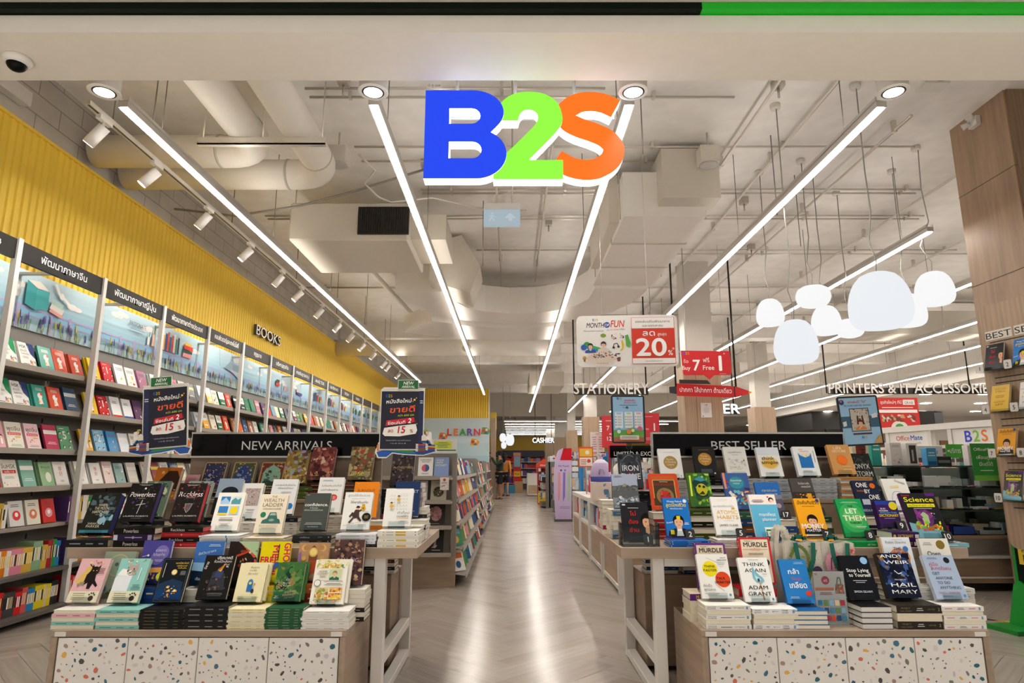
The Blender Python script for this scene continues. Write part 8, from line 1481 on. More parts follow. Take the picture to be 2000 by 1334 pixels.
for k in range(7):mb=MB();mb.bbox((-0.07,-0.03,0.05+k*0.13),(0.06+0.01*(k%2),0.01,0.15+k*0.13),0.01,['#d9dde2','#c9d4e0','#e3e6e8'][k%3],'gloss');mb.build('pack',t)
mb=MB();mb.box((-0.006,0.012,-0.4),(0.006,0.018,1.1),'#c9c6c1','metal');mb.build('strip',t)
# red tower
t=thing('product_tower','red house-topped product tower at the end of the aisle','display tower',(1.06,21.5,0));mb=MB();mb.box((-0.22,0,0),(0.22,0.3,1.2),'#c4302a','paint');mb.T=place(0,0,0,FACE);mb.prism([(-0.25,1.2),(0.25,1.2),(0.25,1.28),(0.0,1.46),(-0.25,1.28)],-0.3,0.01,'#d8432a');mb.text('PENCIL',0,1.22,0.06,0.012,'#f0e6da',bold=0.03);mb.build('cabinet',t)
for k,z in enumerate((0.42,0.58,0.74,0.90,1.04)):
    mb=MB();mb.box((-0.21,-0.06,z),(0.21,0.0,z+0.012),'#d9dde6' if k<2 else '#8a2a2a','gloss')
    for q in range(4):mb.box((-0.19+q*0.1,-0.05,z+0.013),(-0.115+q*0.1,-0.005,z+0.12),['#2a2a2c','#7a2a2a','#a83a34','#3a4a4a','#d8d2c8'][(q+k)%5],'gloss')
    mb.build('tray',t)
mb=MB();mb.T=place(-0.21,-0.001,0.05,FACE);mb.rect(0,0,0.42,0.34,0,'#e3c23a');art(mb,0.42,0.34,0,[('q',6,20,['#d9482f','#2f86c0','#f0e6da','#e07f2a','#3a9a5a'],(0,0,1,1),0.12)],'print',0.001);mb.build('printed_front',t)
card('promotion_standee','red and yellow sticky-note stand far down the aisle',0.27,34.5,0.0,0.42,1.95,'#cf2a22',[('r',0.1,0.62,0.8,0.28,'#8ab8d0'),('r',0.1,0.36,0.8,0.14,'#f0d02a'),T('Post',0.5,0.40,0.06,'#c8232f',b=0.04,w=0.6),('r',0.04,0.91,0.9,0.09,'#d89a80'),('q',4,12,['#f0d02a','#e8e0d0','#d96a2a'],(0.1,0.02,0.9,0.2),0.2)],'standee')
t=thing('cashier_counter','small white and oak counter down the aisle before the cashier','counter',(0.98,27.5,0));mb=MB();mb.bbox((-0.35,0,0.04),(0.35,0.6,0.9),0.01,'#d8d4cd','paint');mb.box((-0.3,-0.01,0.1),(0.3,0.0,0.45),'#b0987e','wood');mb.box((-0.33,-0.02,0.9),(0.36,0.6,0.93),'#e6e3de','paint');mb.build('counter_body',t)
mb=MB();mb.box((0.05,0.1,0.93),(0.32,0.4,1.4),'#a8482a','plastic');mb.build('monitor_back',t)
# stationery gondolas with hanging packs
def peg(x0,x1,y0,y1,h,label,seed):
    t=thing('stationery_rack',label,'display rack',(0,y0,0),0,'grey stationery racks');L=y1-y0
    mb=MB();mb.box((x0+0.1,0,0.02),(x0+0.14,L,h),'#8a8782','metal');mb.box((x0,0,0),(x1,0.03,h),'#7c7975','metal');mb.build('back_panel',t)
    mb=MB();mb.box((x0-0.12,0.03,0.05),(x0+0.1,L,0.12),'#6a6763','metal');mb.build('base_shelf',t)
    r=random.Random(seed)
    for z in[0.3+0.24*i for i in range(int((h-0.4)/0.24))]:
        y=0.06
        while y<L:
            d=r.uniform(0.06,0.12);GOODS.box((x0-0.05-r.uniform(0,0.08),y0+y,z),(x0+0.08,y0+y+d*0.85,z+r.uniform(0.12,0.2)),r.choice(['#d9dde2','#c9cfd6','#e8e4de','#8fa8c8','#d8a0a8','#3a3a3c','#b9c8b0','#e0c8a0']),'gloss');y+=d
    goods(GOODS,x0+0.15,x1,y0+0.05,y0+min(L,2),h-0.02,0.05,0.2,seed+1,0.6)
peg(1.42,2.0,11.7,14.2,1.30,'grey stationery rack with hanging packs before the pen standee',71)
peg(1.25,1.9,15.6,18.8,1.40,'grey stationery rack with hanging packs behind the pen standee',72)
peg(1.0,1.9,19.5,21.2,1.35,'grey stationery rack beside the red product tower',73)
peg(1.35,2.1,22.5,26.5,1.45,'grey stationery rack behind the red product tower',74)
t=thing('blue_divider','bright blue upright panel beside the red stationery shelf','display panel',(1.20,11.18,0.78));mb=MB();mb.box((-0.02,0,-0.77),(0.02,0.4,0.42),'#2f86c8','gloss');mb.build('panel',t)
# low middle field of stationery islands further right
for i,(x0,x1,y,h)in enumerate(((2.3,5.0,8.2,1.05),(2.6,6.0,12.5,1.25),(3.8,8.0,16.0,1.3),(2.6,7.6,20.5,1.35),(6.2,10.5,12.0,1.15),(8.5,12.0,17.0,1.3))):
    t=thing('stationery_island',['white stationery island behind the best seller header','white stationery island before the oak column','white stationery island past the oak column','rear white stationery island','white stationery island under the printers sign','rear white stationery island under the printers sign'][i],'display island',(0,y,0),0,'white stationery islands')
    mb=MB();mb.box((x0,0,0),(x1,0.7,0.12),'#a8927c','wood');mb.box((x0,0.32,0.12),(x1,0.38,h),'#d2cec7','paint');mb.build('spine_panel',t)
    for z in(0.4,0.7,0.98):
        if z<h:mb=MB();mb.box((x0,0.05,z),(x1,0.32,z+0.02),'#d8d4cd','paint');mb.build('shelf_board',t);goods(GOODS,x0+0.05,x1-0.05,y+0.06,y+0.30,z+0.021,0.08,0.22,80+i*5+int(z*10),0.9)
    goods(GOODS,x0+0.1,x1-0.1,y+0.25,y+0.45,h,0.05,0.25,90+i,0.6)
# rear wall of goods under the yellow band and below the cashier sign
t=thing('rear_shelving','long rear wall shelving full of coloured packs behind the cashier','shelving',(0,51.2,0));mb=MB();mb.box((-3.5,0.3,0),(11,0.4,2.3),'#4a4744','paint');mb.box((-3.5,-0.1,2.0),(11,0.4,2.35),'#2c2a30','paint');mb.build('back_panel',t)
for z in(0.2,0.65,1.1,1.5,1.9):
    mb=MB();mb.box((-3.5,-0.1,z),(11,0.3,z+0.03),'#c9c5be','paint');mb.build('shelf_board',t)
    r=random.Random(int(z*100));x=-3.4
    while x<10.8:
        w=r.uniform(0.15,0.5);GOODS.box((x,51.15,z+0.032),(x+w-0.02,51.4,z+r.uniform(0.2,0.36)),r.choice(['#6a4a9a','#c8407a','#e07a2a','#2f5aa0','#d9d4cc','#c9302c','#e0c23a','#4a8a5a','#a83a6a']),'gloss');x+=w
t=thing('snack_shelving','dark shelf unit of purple and orange packs at the aisle end','shelving',(-0.5,36.2,0));mb=MB();mb.box((-0.3,0.2,0),(2.3,0.3,2.1),'#5a5654','paint');mb.box((-0.3,-0.1,1.75),(2.3,0.3,2.1),'#35323c','paint');mb.build('back_panel',t)
for z in(0.3,0.7,1.1,1.45):
    mb=MB();mb.box((-0.3,-0.1,z),(2.3,0.2,z+0.03),'#c9c5be','paint');mb.build('shelf_board',t)
    r=random.Random(int(z*77));x=-0.28
    while x<2.2:
        w=r.uniform(0.08,0.25);GOODS.box((-0.5+x,36.12,z+0.032),(-0.5+x+w-0.015,36.38,z+r.uniform(0.18,0.3)),r.choice(['#7a4aa0','#b84a8a','#e0762a','#2f4a8a','#d9d4cc','#c9302c','#8a8a90']),'gloss');x+=w
for i,(x,w,h,c)in enumerate(((-0.35,0.5,0.35,'#2f7a9a'),(0.12,0.4,0.5,'#a8865a'),(-0.1,0.35,0.25,'#8a6a48'))):
    mb=MB();mb.bbox((x,31+i*0.6,0),(x+w,31.5+i*0.6,h),0.01,c,'plastic');tag(mb.build('storage_crate'),['blue crate on the floor at the aisle end','tall cardboard crate at the aisle end','small cardboard crate at the aisle end'][i],'crate')

# ================================================================ two shoppers far down the aisle
def plain_mat(name,col,rough=0.8,scale=60):
    m,nt,N_,L_,b=node_mat(name);no=N_.new('ShaderNodeTexNoise');no.inputs['Scale'].default_value=scale
    cr=N_.new('ShaderNodeValToRGB');c=lin(col);cr.color_ramp.elements[0].color=(c[0]*0.85,c[1]*0.85,c[2]*0.85,1);cr.color_ramp.elements[1].color=(*c,1)
    L_.new(no.outputs['Fac'],cr.inputs[0]);L_.new(cr.outputs[0],b.inputs['Base Color']);b.inputs['Roughness'].default_value=rough
    return m
def skin(name,P,E_,R,mat,parent=None,loc=None,rz=0.0,sub=2,root=0):
    me=bpy.data.meshes.new(name);me.from_pydata(P,E_,[]);me.materials.append(mat)
    o=bpy.data.objects.new(name,me);COL.objects.link(o)
    sk=o.modifiers.new('skin','SKIN');sk.use_smooth_shade=True
    for i,v in enumerate(me.skin_vertices[0].data):
        v.radius=R[i]if isinstance(R[i],tuple)else(R[i],R[i]);v.use_root=(i==root)
    sb=o.modifiers.new('sub','SUBSURF');sb.levels=sub;sb.render_levels=sub
    if parent:o.parent=parent
    if loc:o.location=loc
    o.rotation_euler=(0,0,rz)
    return o
def person(loc,rz,label,skin_c,top_c,bot_c,hair_c,arms,cap,long_hair,short_pants=True):
    """faces local -Y; arms = (left elbow, left wrist, right elbow, right wrist)"""
    sm=plain_mat('skin_tone',skin_c,0.5);tm=plain_mat('knit',top_c,0.95);bm=plain_mat('trouser_cloth',bot_c,0.95);hm=plain_mat('hair',hair_c,0.7)
    J={'pel':(0,0,0.95),'sp':(0,0.01,1.12),'ch':(0,0.015,1.33),'nk':(0,0.0,1.48),'hd0':(0,-0.015,1.56),'hd':(0,-0.02,1.68),'hl':(0.09,0,0.90),'hr':(-0.09,0,0.90),'kl':(0.10,-0.02,0.49),'kr':(-0.11,-0.01,0.49),'al':(0.10,0.02,0.08),'ar':(-0.12,0.03,0.08),'tl':(0.12,-0.14,0.04),'tr':(-0.14,-0.12,0.04),
         'sl':(0.19,0.01,1.40),'sr':(-0.19,0.01,1.40),'el':arms[0],'wl':arms[1],'er':arms[2],'wr':arms[3]}
    K=list(J);ix={k:i for i,k in enumerate(K)}
    E_=[('pel','sp'),('sp','ch'),('ch','nk'),('nk','hd0'),('hd0','hd'),('pel','hl'),('hl','kl'),('kl','al'),('al','tl'),('pel','hr'),('hr','kr'),('kr','ar'),('ar','tr'),('ch','sl'),('sl','el'),('el','wl'),('ch','sr'),('sr','er'),('er','wr')]
    R=dict(pel=(.13,.10),sp=(.125,.09),ch=(.15,.105),nk=.052,hd0=.062,hd=.085,hl=.085,hr=.085,kl=.056,kr=.056,al=.038,ar=.038,tl=.034,tr=.034,sl=.062,sr=.062,el=.042,er=.042,wl=.03,wr=.03)
    P=[J[k]for k in K];RR=[R[k]for k in K];EE=[(ix[a],ix[b])for a,b in E_]
    for s,wn,en in((1,'wl','el'),(-1,'wr','er')):      # palms, four fingers and a thumb
        w=Vector(J[wn]);d=(w-Vector(J[en])).normalized();sd=d.cross(Vector((0,1,0.2))).normalized()
        P.append(tuple(w+d*0.06));RR.append((.034,.02));EE.append((ix[wn],len(P)-1));pa=len(P)-1
        for q in range(4):
            b=w+d*0.10+sd*(q-1.5)*0.020;l=(0.055,0.066,0.062,0.048)[q]
            P.append(tuple(b));RR.append(.010);EE.append((pa,len(P)-1));P.append(tuple(b+d*l*0.6+Vector((0,-0.008,0))));RR.append(.009);EE.append((len(P)-2,len(P)-1));P.append(tuple(b+d*l+Vector((0,-0.022,0))));RR.append(.008);EE.append((len(P)-2,len(P)-1))
        b=w+d*0.03;P.append(tuple(b+sd*s*0.035+d*0.02));RR.append(.011);EE.append((pa,len(P)-1));P.append(tuple(b+sd*s*0.05+d*0.055));RR.append(.009);EE.append((len(P)-2,len(P)-1))
    body=skin('person',P,EE,RR,sm,None,loc,rz);tag(body,label,'person')
    mb=MB()      # face and ears
    hx,hy,hz=J['hd']
    mb.sphere((hx,hy-0.082,hz-0.012),0.014,skin_c,'skin',8,(0.8,1.2,1.2))
    for e in(-1,1):
        mb.sphere((e*0.034,hy-0.072,hz+0.014),0.011,'#e8e4e0','gloss',8);mb.sphere((e*0.034,hy-0.081,hz+0.014),0.006,'#1a1210','gloss',8);mb.sphere((e*0.086,hy+0.005,hz),0.02,skin_c,'skin',8,(0.4,0.8,1.2))
    mb.box((-0.022,hy-0.083,hz-0.048),(0.022,hy-0.070,hz-0.040),'#8a4a42','skin');mb.build('face',body)
    mb=MB()
    mb.sphere((0,hy+0.018,hz+0.024),0.098,hair_c,'cloth',16,(0.98,1.02,0.98))
    if long_hair:mb.tube([(0,hy+0.05,hz+0.02),(0,hy+0.08,hz-0.12),(0,hy+0.08,hz-0.30)],[0.09,0.085,0.05],hair_c,'cloth',12)
    mb.build('hair',body)
    if cap:
        mb=MB();mb.lathe([(0.104,0.0),(0.104,0.045),(0.085,0.085),(0.04,0.108),(0.001,0.112)],cap,'cloth',20,(0,hy+0.012,hz+0.035))
        mb.prism([(-0.08,-0.085),(0.08,-0.085),(0.065,-0.17),(-0.065,-0.17)],hz+0.035,hz+0.043,cap,'cloth');mb.build('cap',body)
    tk=['pel','sp','ch','nk','sl','el','wl','sr','er','wr'];ti={k:i for i,k in enumerate(tk)}
    TP=[Vector(J[k])for k in tk];TP[0]=Vector((0,0,0.97));TP[3]=Vector((0,0.005,1.455));TP[6]=Vector(J['el']).lerp(Vector(J['wl']),0.9);TP[9]=Vector(J['er']).lerp(Vector(J['wr']),0.9)
    skin('sweater',[tuple(v)for v in TP],[(0,1),(1,2),(2,3),(2,4),(4,5),(5,6),(2,7),(7,8),(8,9)],[(.165,.125),(.155,.115),(.172,.125),.068,.085,.060,.046,.085,.060,.046],tm,body)
    mb=MB();mb.lathe([(0.155,0.845),(0.165,0.855),(0.16,0.885)],'#dedbd5','cloth',20);mb.build('shirt_hem',body)if short_pants else None
    kn=0.93
    skin('shorts',[(0,0,0.93),tuple(Vector(J['hl'])),tuple(Vector(J['hl']).lerp(Vector(J['kl']),kn)),tuple(Vector(J['hr'])),tuple(Vector(J['hr']).lerp(Vector(J['kr']),kn))],[(0,1),(1,2),(0,3),(3,4)],[(.155,.12),.11,.095,.11,.095],bm,body)
    for a in('al','ar'):
        x,y,z=J[a];mb=MB();mb.box((x-0.045,y-0.20,0.0),(x+0.045,y+0.06,0.025),'#2a2624','plastic');mb.box((x-0.048,y-0.10,0.025),(x+0.048,y-0.06,0.075),'#3a3430','cloth');mb.build('sandal',body)
    return body
person((-0.46,25.12,0),math.radians(-75),'person in a dark green sweater, black shorts and cap reaching up to the shelf','#b5825f','#26382a','#17171a','#1b1512',((0.22,-0.22,1.30),(0.14,-0.40,1.60),(-0.26,0.06,1.13),(-0.24,-0.04,0.90)),'#1c1c1e',False)
person((-0.30,27.7,0),math.radians(160),'person with long dark hair and an orange top behind the reaching shopper','#c99a78','#d98a3a','#1d1d24','#15100f',((0.24,-0.10,1.15),(0.14,-0.26,1.10),(-0.24,0.03,1.13),(-0.22,-0.06,0.90)),None,True)
# ================================================================ right-hand side
# glass stationery counter on an oak base
t=thing('glass_counter','glass stationery counter on a white and oak base behind the best seller table','display counter',(3.35,6.62,0));W3,D3=2.4,0.6
mb=MB();mb.box((0,0.03,0.08),(W3,D3,0.31),'#a08770','wood');mb.box((0,0.0,0.08),(W3,0.03,0.13),'#a08770','wood');mb.box((0.04,0.1,0),(W3-0.04,D3,0.08),'#2a2622','wood');mb.build('oak_base',t)
mb=MB();mb.box((0,0.0,0.31),(W3,D3,0.33),'#e0ddd7','paint');mb.box((0,0.25,0.33),(W3,D3,0.50),'#d9d6d0','paint');mb.box((0,-0.01,0.125),(W3,0.0,0.14),'#e0ddd7','paint');mb.build('white_shelf',t)
mb=MB();mb.box((0,0.0,0.50),(W3,D3,0.53),'#a08770','wood');mb.build('oak_top',t)
for z in(0.76,0.98,1.20):
    mb=MB();mb.box((0,0.02,z),(W3,D3,z+0.012),'#f0f7f4','glass');mb.box((0,0.004,z-0.002),(W3,0.02,z+0.013),'#35483f','gloss');mb.build('glass_shelf',t)
for x in(0.0,0.8,1.6,W3):mb=MB();mb.box((x-0.006,0.01,0.531),(x+0.006,D3-0.03,1.2),'#f0f7f4','glass');mb.box((x-0.012,D3-0.03,0.531),(x+0.012,D3,1.2),'#5a6661','metal');mb.build('glass_divider',t)
mb=MB();mb.box((0.013,D3-0.012,0.531),(W3-0.013,D3-0.004,1.19),'#c9cdc9','paint');mb.build('back_sheet',t)  # pale sheet added behind the shelves to lighten the dark counter
PENS=MB()
def pens(z,seed,n,x0,x1):
    r=random.Random(seed)
    for k in range(n):
        x=r.uniform(x0,x1);y=r.uniform(6.68,7.12);a=r.uniform(-0.5,0.5);l=r.uniform(0.05,0.08);c=r.choice(['#26282c','#d8d8d8','#b9bcc0','#2a3a5a','#a83a3a','#e6e6e6','#3a3c40','#d9b84a','#c98a9a','#4a8a6a'])
        PENS.tube([(x-l*math.cos(a),y-l*math.sin(a),z+0.008),(x+l*math.cos(a),y+l*math.sin(a),z+0.008)],0.006,c,'gloss',5)
        if k%3==0:PENS.box((x,y,z),(x+r.uniform(0.05,0.16),y+0.08,z+r.uniform(0.01,0.13)),r.choice(['#f0eeeb','#e0e4e6','#d8dcd8','#34383c','#a8bccc','#f0f0f0','#d9c8a8']),'gloss')
pens(0.533,1,150,3.9,5.6);pens(0.776,2,190,3.5,5.6);pens(0.996,3,190,3.5,5.6)
tag(PENS.build('pens_on_display'),'loose pens and pencils laid out inside the glass stationery counter','pens',kind='stuff')
for(x,y,z,w,h,c,n)in((4.42,6.66,0.532,0.22,0.08,'#24489a','blue open tray on the lower oak top of the glass counter'),(4.68,6.66,0.532,0.26,0.045,'#9aa0a6','grey tray of metal pens on the lower oak top'),(4.25,6.66,0.532,0.14,0.09,'#b0306a','magenta tray on the lower oak top')):
    t=thing('pen_tray',n,'tray',(x,y,z));mb=MB()
    mb.box((0,0,0),(w,0.3,0.006),c,'plastic')
    for a,b in(((0,0,0),(w,0.006,h)),((0,0.294,0),(w,0.3,h)),((0,0,0),(0.006,0.3,h)),((w-0.006,0,0),(w,0.3,h)),((w/2,0,0),(w/2+0.004,0.3,h*0.8))):mb.box(a,b,c,'plastic')
    mb.build('tray_body',t)
    mb=MB()
    for k in range(6):mb.cyl((0.03+k*w/7,0.04,0.02),(0.03+k*w/7,0.2,0.03),0.006,'#d8d8da','metal',6)
    mb.build('contents',t)
def box_item(name,label,x,y,z,w,d,h,c,ops=(),cat='product box',rz=0.0,mat='gloss'):
    t=thing(name,label,cat,(x,y,z),rz);mb=MB();mb.bbox((-w/2,0,0),(w/2,d,h),0.004,c,mat);mb.T=place(-w/2,-0.0005,0,FACE);art(mb,w,h,0,ops,mat,0.0006);mb.build('box_body',t)
card('advert_sheet','green advert sheet leaning on the glass counter',4.80,6.60,1.215-0.15,0.27,0.37,'#2f9a3f',[('p',[(0.3,0),(0.7,1),(1,1),(1,0)],'#3aa84a'),T('OfficeMate',0.5,0.80,0.085,'#eef4ea',b=0.04,w=0.8),T('เพื่อนคู่นี้...',0.52,0.58,0.09,'#f2f6ee',b=0.03,w=0.7),T('มีแต่ได้',0.5,0.40,0.09,'#f2f6ee',b=0.03,w=0.5),N(0.15,0.24,0.7,0.06,1,'#d8ead2'),('r',0,0,1,0.14,'#7ac94a')],'advert')
card('advert_sheet','pale blue printer advert card behind the green sheet',5.38,7.5,1.30,0.34,0.15,'#c4d8e6',[T('Smart Tank',0.45,0.25,0.22,'#3a4a5a',w=0.6),('r',0.78,0.5,0.22,0.5,'#2f86c0'),('d',0.86,0.76,0.06,'#f0f4f6'),N(0.75,0.15,0.2,0.2,2,'#8aa0b0')],'advert',post=0.9)
t=thing('tape_dispenser','blue tape dispenser on the glass counter near the pillar','tape dispenser',(5.09,6.9,1.212));mb=MB();mb.T=place(0,0,0,FACE);mb.prism([(-0.11,0),(0.11,0),(0.115,0.05),(0.07,0.055),(0.04,0.03),(-0.04,0.035),(-0.07,0.06),(-0.115,0.075)],-0.06,0,'#3f66c4','plastic');mb.face([(-0.02,0.008,0.001),(0.05,0.008,0.001),(0.05,0.035,0.001),(-0.02,0.035,0.001)],'#dfe4ee','plastic');mb.build('base',t)
mb=MB();mb.T=place(0.01,0.03,0.075,FACE);mb.lathe([(0.025,-0.015),(0.042,-0.015),(0.042,0.015),(0.025,0.015)],'#cfb06a','gloss',20);mb.build('tape_roll',t)
WS=[('white box with a floral picture',4.02,6.8,0.12,0.24,'#e8e2e0',[('q',3,10,['#c9a0a0','#b08a8a','#e0c8c0'],(0.2,0.1,0.9,0.7),0.12),N(0.1,0.8,0.8,0.1,2,'#8a8a8a')]),('white box with a dark bottle picture',4.19,6.8,0.12,0.235,'#e6e3df',[('r',0.25,0.1,0.6,0.8,'#4a4442'),('r',0.45,0.2,0.15,0.5,'#b9b4b0')]),('cream box with a brown label',3.68,6.85,0.17,0.28,'#dfcfae',[('r',0.2,0.45,0.6,0.3,'#8a3a34'),N(0.2,0.1,0.6,0.2,3,'#8a7a5a')]),('small teal box',3.90,6.95,0.1,0.30,'#3fa89a',[N(0.1,0.5,0.8,0.3,2,'#e0f0ec')]),('blue bottle pack',4.52,7.0,0.11,0.19,'#5aa0d0',[N(0.1,0.5,0.8,0.3,2,'#e0f0fa'),('r',0.1,0.05,0.8,0.2,'#2f6aa8')]),('grey printer box',4.66,7.02,0.16,0.10,'#3a3c40',[('r',0.1,0.3,0.8,0.3,'#8a8e92')]),('white phone box with pink stripes',5.02,7.05,0.14,0.22,'#e9e2e4',[N(0.1,0.2,0.8,0.5,4,'#d8a0a8')]),('tan brick of notepads',5.32,7.0,0.12,0.18,'#9a7a62',[N(0.1,0.3,0.8,0.4,3,'#d9c8b0')])]
for n,x,y,w,h,c,ops in WS:box_item('product_box',f'{n} standing on the glass counter',x,y,1.212,w,0.09,h,c,ops)
for i,(x,c,s,n)in enumerate(((3.62,'#3a9a3f','เคสโทรศัพท์','green strip sign low on the glass counter'),(4.40,'#2fae46','O','green square card above the glass counter'),(4.66,'#e6eef0','ตัวแทน','white wave-edged card above the glass counter'),(4.95,'#4ab23f','บริการ','lime green card above the glass counter'))):
    card('shelf_card',n,x,7.25,1.30 if i else 1.26,(0.42,0.14,0.30,0.20)[i],(0.09,0.15,0.13,0.15)[i],c,[T(s,0.5,0.35,0.35,'#eef6ea' if i!=2 else '#2f86c0',b=0.03,w=0.6),('d',0.12,0.5,0.06,'#f0f6ee')],'shelf card',post=1.0)
# white kiosk frame with logo panels
t=thing('service_kiosk','white slatted kiosk frame with logo panels behind the glass counter','kiosk',(5.44,9.9,0),math.radians(-78));mb=MB()
for x in(-0.5,0.36,1.10,1.42,2.75):mb.box((x,0,0),(x+0.06,0.07,1.72),'#e0ddd8','paint')
mb.box((-0.5,-0.01,1.69),(2.82,0.08,1.77),'#e3e0db','paint');mb.box((-0.5,-0.005,1.445),(2.82,0.07,1.485),'#e3e0db','paint');mb.build('frame',t)
mb=MB();mb.box((0.42,0.02,1.485),(1.10,0.04,1.69),'#ecebe8','plastic');mb.T=place(0,0.018,0,FACE);mb.text('Office',0.66,1.57,0.07,0.001,'#c8443a',bold=0.02,w=0.24);mb.text('Mate',0.90,1.57,0.07,0.001,'#2f6ab8',bold=0.06,w=0.20);mb.text('.co.th',0.92,1.515,0.03,0.001,'#8a8a8a');mb.build('logo_panel',t)
mb=MB();mb.box((1.48,0.02,1.485),(2.75,0.04,1.69),'#ecebe8','plastic');mb.T=place(0,0.018,0,FACE);logo(mb,1.82,1.515,0.145,0.001);mb.build('logo_panel',t)
card('advert_board','brown printer advert board hanging in the kiosk',5.60,8.52,1.26,1.4,0.17,'#3a302c',[T('MULTIFUNCTION PRINTER',0.46,0.25,0.16,'#d8d0c8',b=0.02,w=0.5),T('เครื่องพิมพ์มัลติฟังก์ชัน',0.45,0.6,0.18,'#d8d0c8',w=0.36),('r',0.2,0.2,0.12,0.4,'#1a1614'),('s',[(0.62,0.3),(0.72,0.8),(0.95,0.85)],0.02,'#8ab0d8')],'advert',rz=math.radians(-78))
GR=random.Random(44)
for i in range(14):
    x=4.3+i*0.30;y=9.75-i*0.17
    GOODS.box((x,y,0.95),(x+0.22,y+0.2,0.95+GR.uniform(0.12,0.4)),GR.choice(['#3a3c40','#d8d6d2','#e6e4e0','#8a6a4a','#5a9a9a','#e0c23a','#2a2c2e','#c9a070','#b9d0c0']),'gloss')
for i in range(40):
    x=GR.uniform(5.4,11.5);y=GR.uniform(9.5,16);GOODS.box((x,y,0.8),(x+GR.uniform(0.15,0.5),y+0.3,0.8+GR.uniform(0.15,0.6)),GR.choice(['#3a3c40','#d8d6d2','#e6e4e0','#4ab23f','#8fb0c8','#2a2c2e','#c9c4bc']),'gloss')
for i,(x,y)in enumerate(((6.0,10.2),(8.6,11.0),(7.2,13.6))):
    mb=MB();mb.bbox((x,y,0),(x+2.4,y+0.6,0.8),0.01,'#cfcac2','paint');tag(mb.build('sales_counter'),['low white sales counter behind the kiosk','second low white sales counter beyond the kiosk','rear low white sales counter under the printers sign'][i],'counter')
# red food poster, dark screens and lit shop names across the mall
card('hanging_poster','red hanging poster with a ring of dishes behind the right poster stand',8.42,14.0,2.03,0.92,0.66,'#cf2a24',[T('ธุรกิจใหม่ๆ ที่นี่',0.36,0.80,0.10,'#f2e6e0',b=0.03,w=0.5),('r',0.64,0.76,0.28,0.17,'#efeae4'),T('GRAB',0.78,0.79,0.09,'#4a4a4a',w=0.2),N(0.05,0.63,0.9,0.08,1,'#f0d0c8'),('r',0.04,0.50,0.92,0.10,'#f2efea'),('d',0.5,0.0,0.20,'#e8e2d6',0.17),('q',5,30,['#8a5a3a','#e0d8cc','#5a4a42','#c9a070','#7a3a2a','#d9d0c4'],(0.10,0.20,0.9,0.44),0.07),('d',0.5,0.03,0.1,'#4a9a3a',0.08)],'hanging poster')
mb=MB();mb.box((9.25,14.6,2.05),(9.6,14.9,2.45),'#231f1d','paint');tag(mb.build('dark_panel'),'dark brown panel box beside the red dish poster','panel')
t=thing('neighbour_fascia','black lowered mall ceiling strip with small spotlights behind the right poster','mall fascia',(12.6,27,2.75));mb=MB();mb.box((0,0,0),(5.5,6,0.72),'#141212','paint');mb.build('black_soffit',t)
for k in range(5):mb=MB();mb.cyl((0.5+k*1.1,-0.05,-0.16),(0.55+k*1.1,-0.05,0.0),0.06,'#1b1919','metal',10);mb.build('spotlight_head',t)
t=thing('neighbour_sign','pale green lit shop lettering across the mall behind the poster stand','shop sign',(9.0,16.5,1.62));mb=MB();mb.T=place(0,0,0,FACE);emit_mat('mint',1.0);mb.text('PHARMACY',0,0.18,0.14,0,'#c9f4e4','mint',bold=0.04,w=0.9);mb.text('& CO',0,0.0,0.12,0,'#c9f4e4','mint',bold=0.04,w=0.5);mb.build('lettering',t)
mb=MB();mb.box((14,30,0),(25.9,30.3,3.5),'#cbc7c0','paint');struct('wall_mall_shop',mb)
mb=MB();r=random.Random(9)
for k in range(14):mb.box((14.2+k*0.8,29.9,1.0),(14.8+k*0.8,30.0,2.4),r.choice(['#e0d8c8','#b8c8c0','#8a6a4a','#d8d4cc','#5a5650']),'gloss')
struct('window_1',mb)
# slanted oak best-seller fixture at the right edge
RZF=math.radians(-80.2)
t=thing('bestseller_stand','tall oak best-seller board with stepped book ledges at the right edge','book display',(3.76,5.04,0),RZF)
WB=0.95
mb=MB();mb.T=place(0,0,0,FACE);mb.prism(rounded(WB,1.86,0.07,6,0,0.60),-0.03,0,'#a98f77','wood_v');mb.build('board',t)
RZS=[1.93,1.61,1.28,0.95]
mb=MB();mb.T=place(0,-0.001,0,FACE)
for z in RZS:mb.rect(0.08,z+0.225,WB-0.05,z+0.234,0,'#2c241d','paint');mb.rect(0.08,z-0.055,WB-0.05,z-0.046,0,'#2c241d','paint')
mb.build('slot',t)
for z in RZS:mb=MB();mb.box((0.03,-0.115,z-0.006),(WB-0.02,-0.001,z-0.001),'#e8eef0','acrylic');mb.box((0.03,-0.115,z-0.006),(WB-0.02,-0.111,z+0.018),'#e8eef0','acrylic');mb.build('clear_ledge',t)
mb=MB();mb.T=place(0.055,-0.001,2.19,FACE);x=0
for wd,ww in(('BEST',0.215),('SELLER',0.33)):
    mb.rect(x-0.005,-0.012,x+ww+0.005,0.062,0.0003,'#d9d2c8','print');mb.text(wd,x,0,0.05,0.001,'#1a1918',align='l',bold=0.02,w=ww);x+=ww+0.03
mb.build('lettering',t)
def onboard(x,z,off=0.05):
    p=Matrix.Translation((3.76,5.04,0))@Matrix.Rotation(RZF,4,'Z')@Vector((x,-off,z));return p
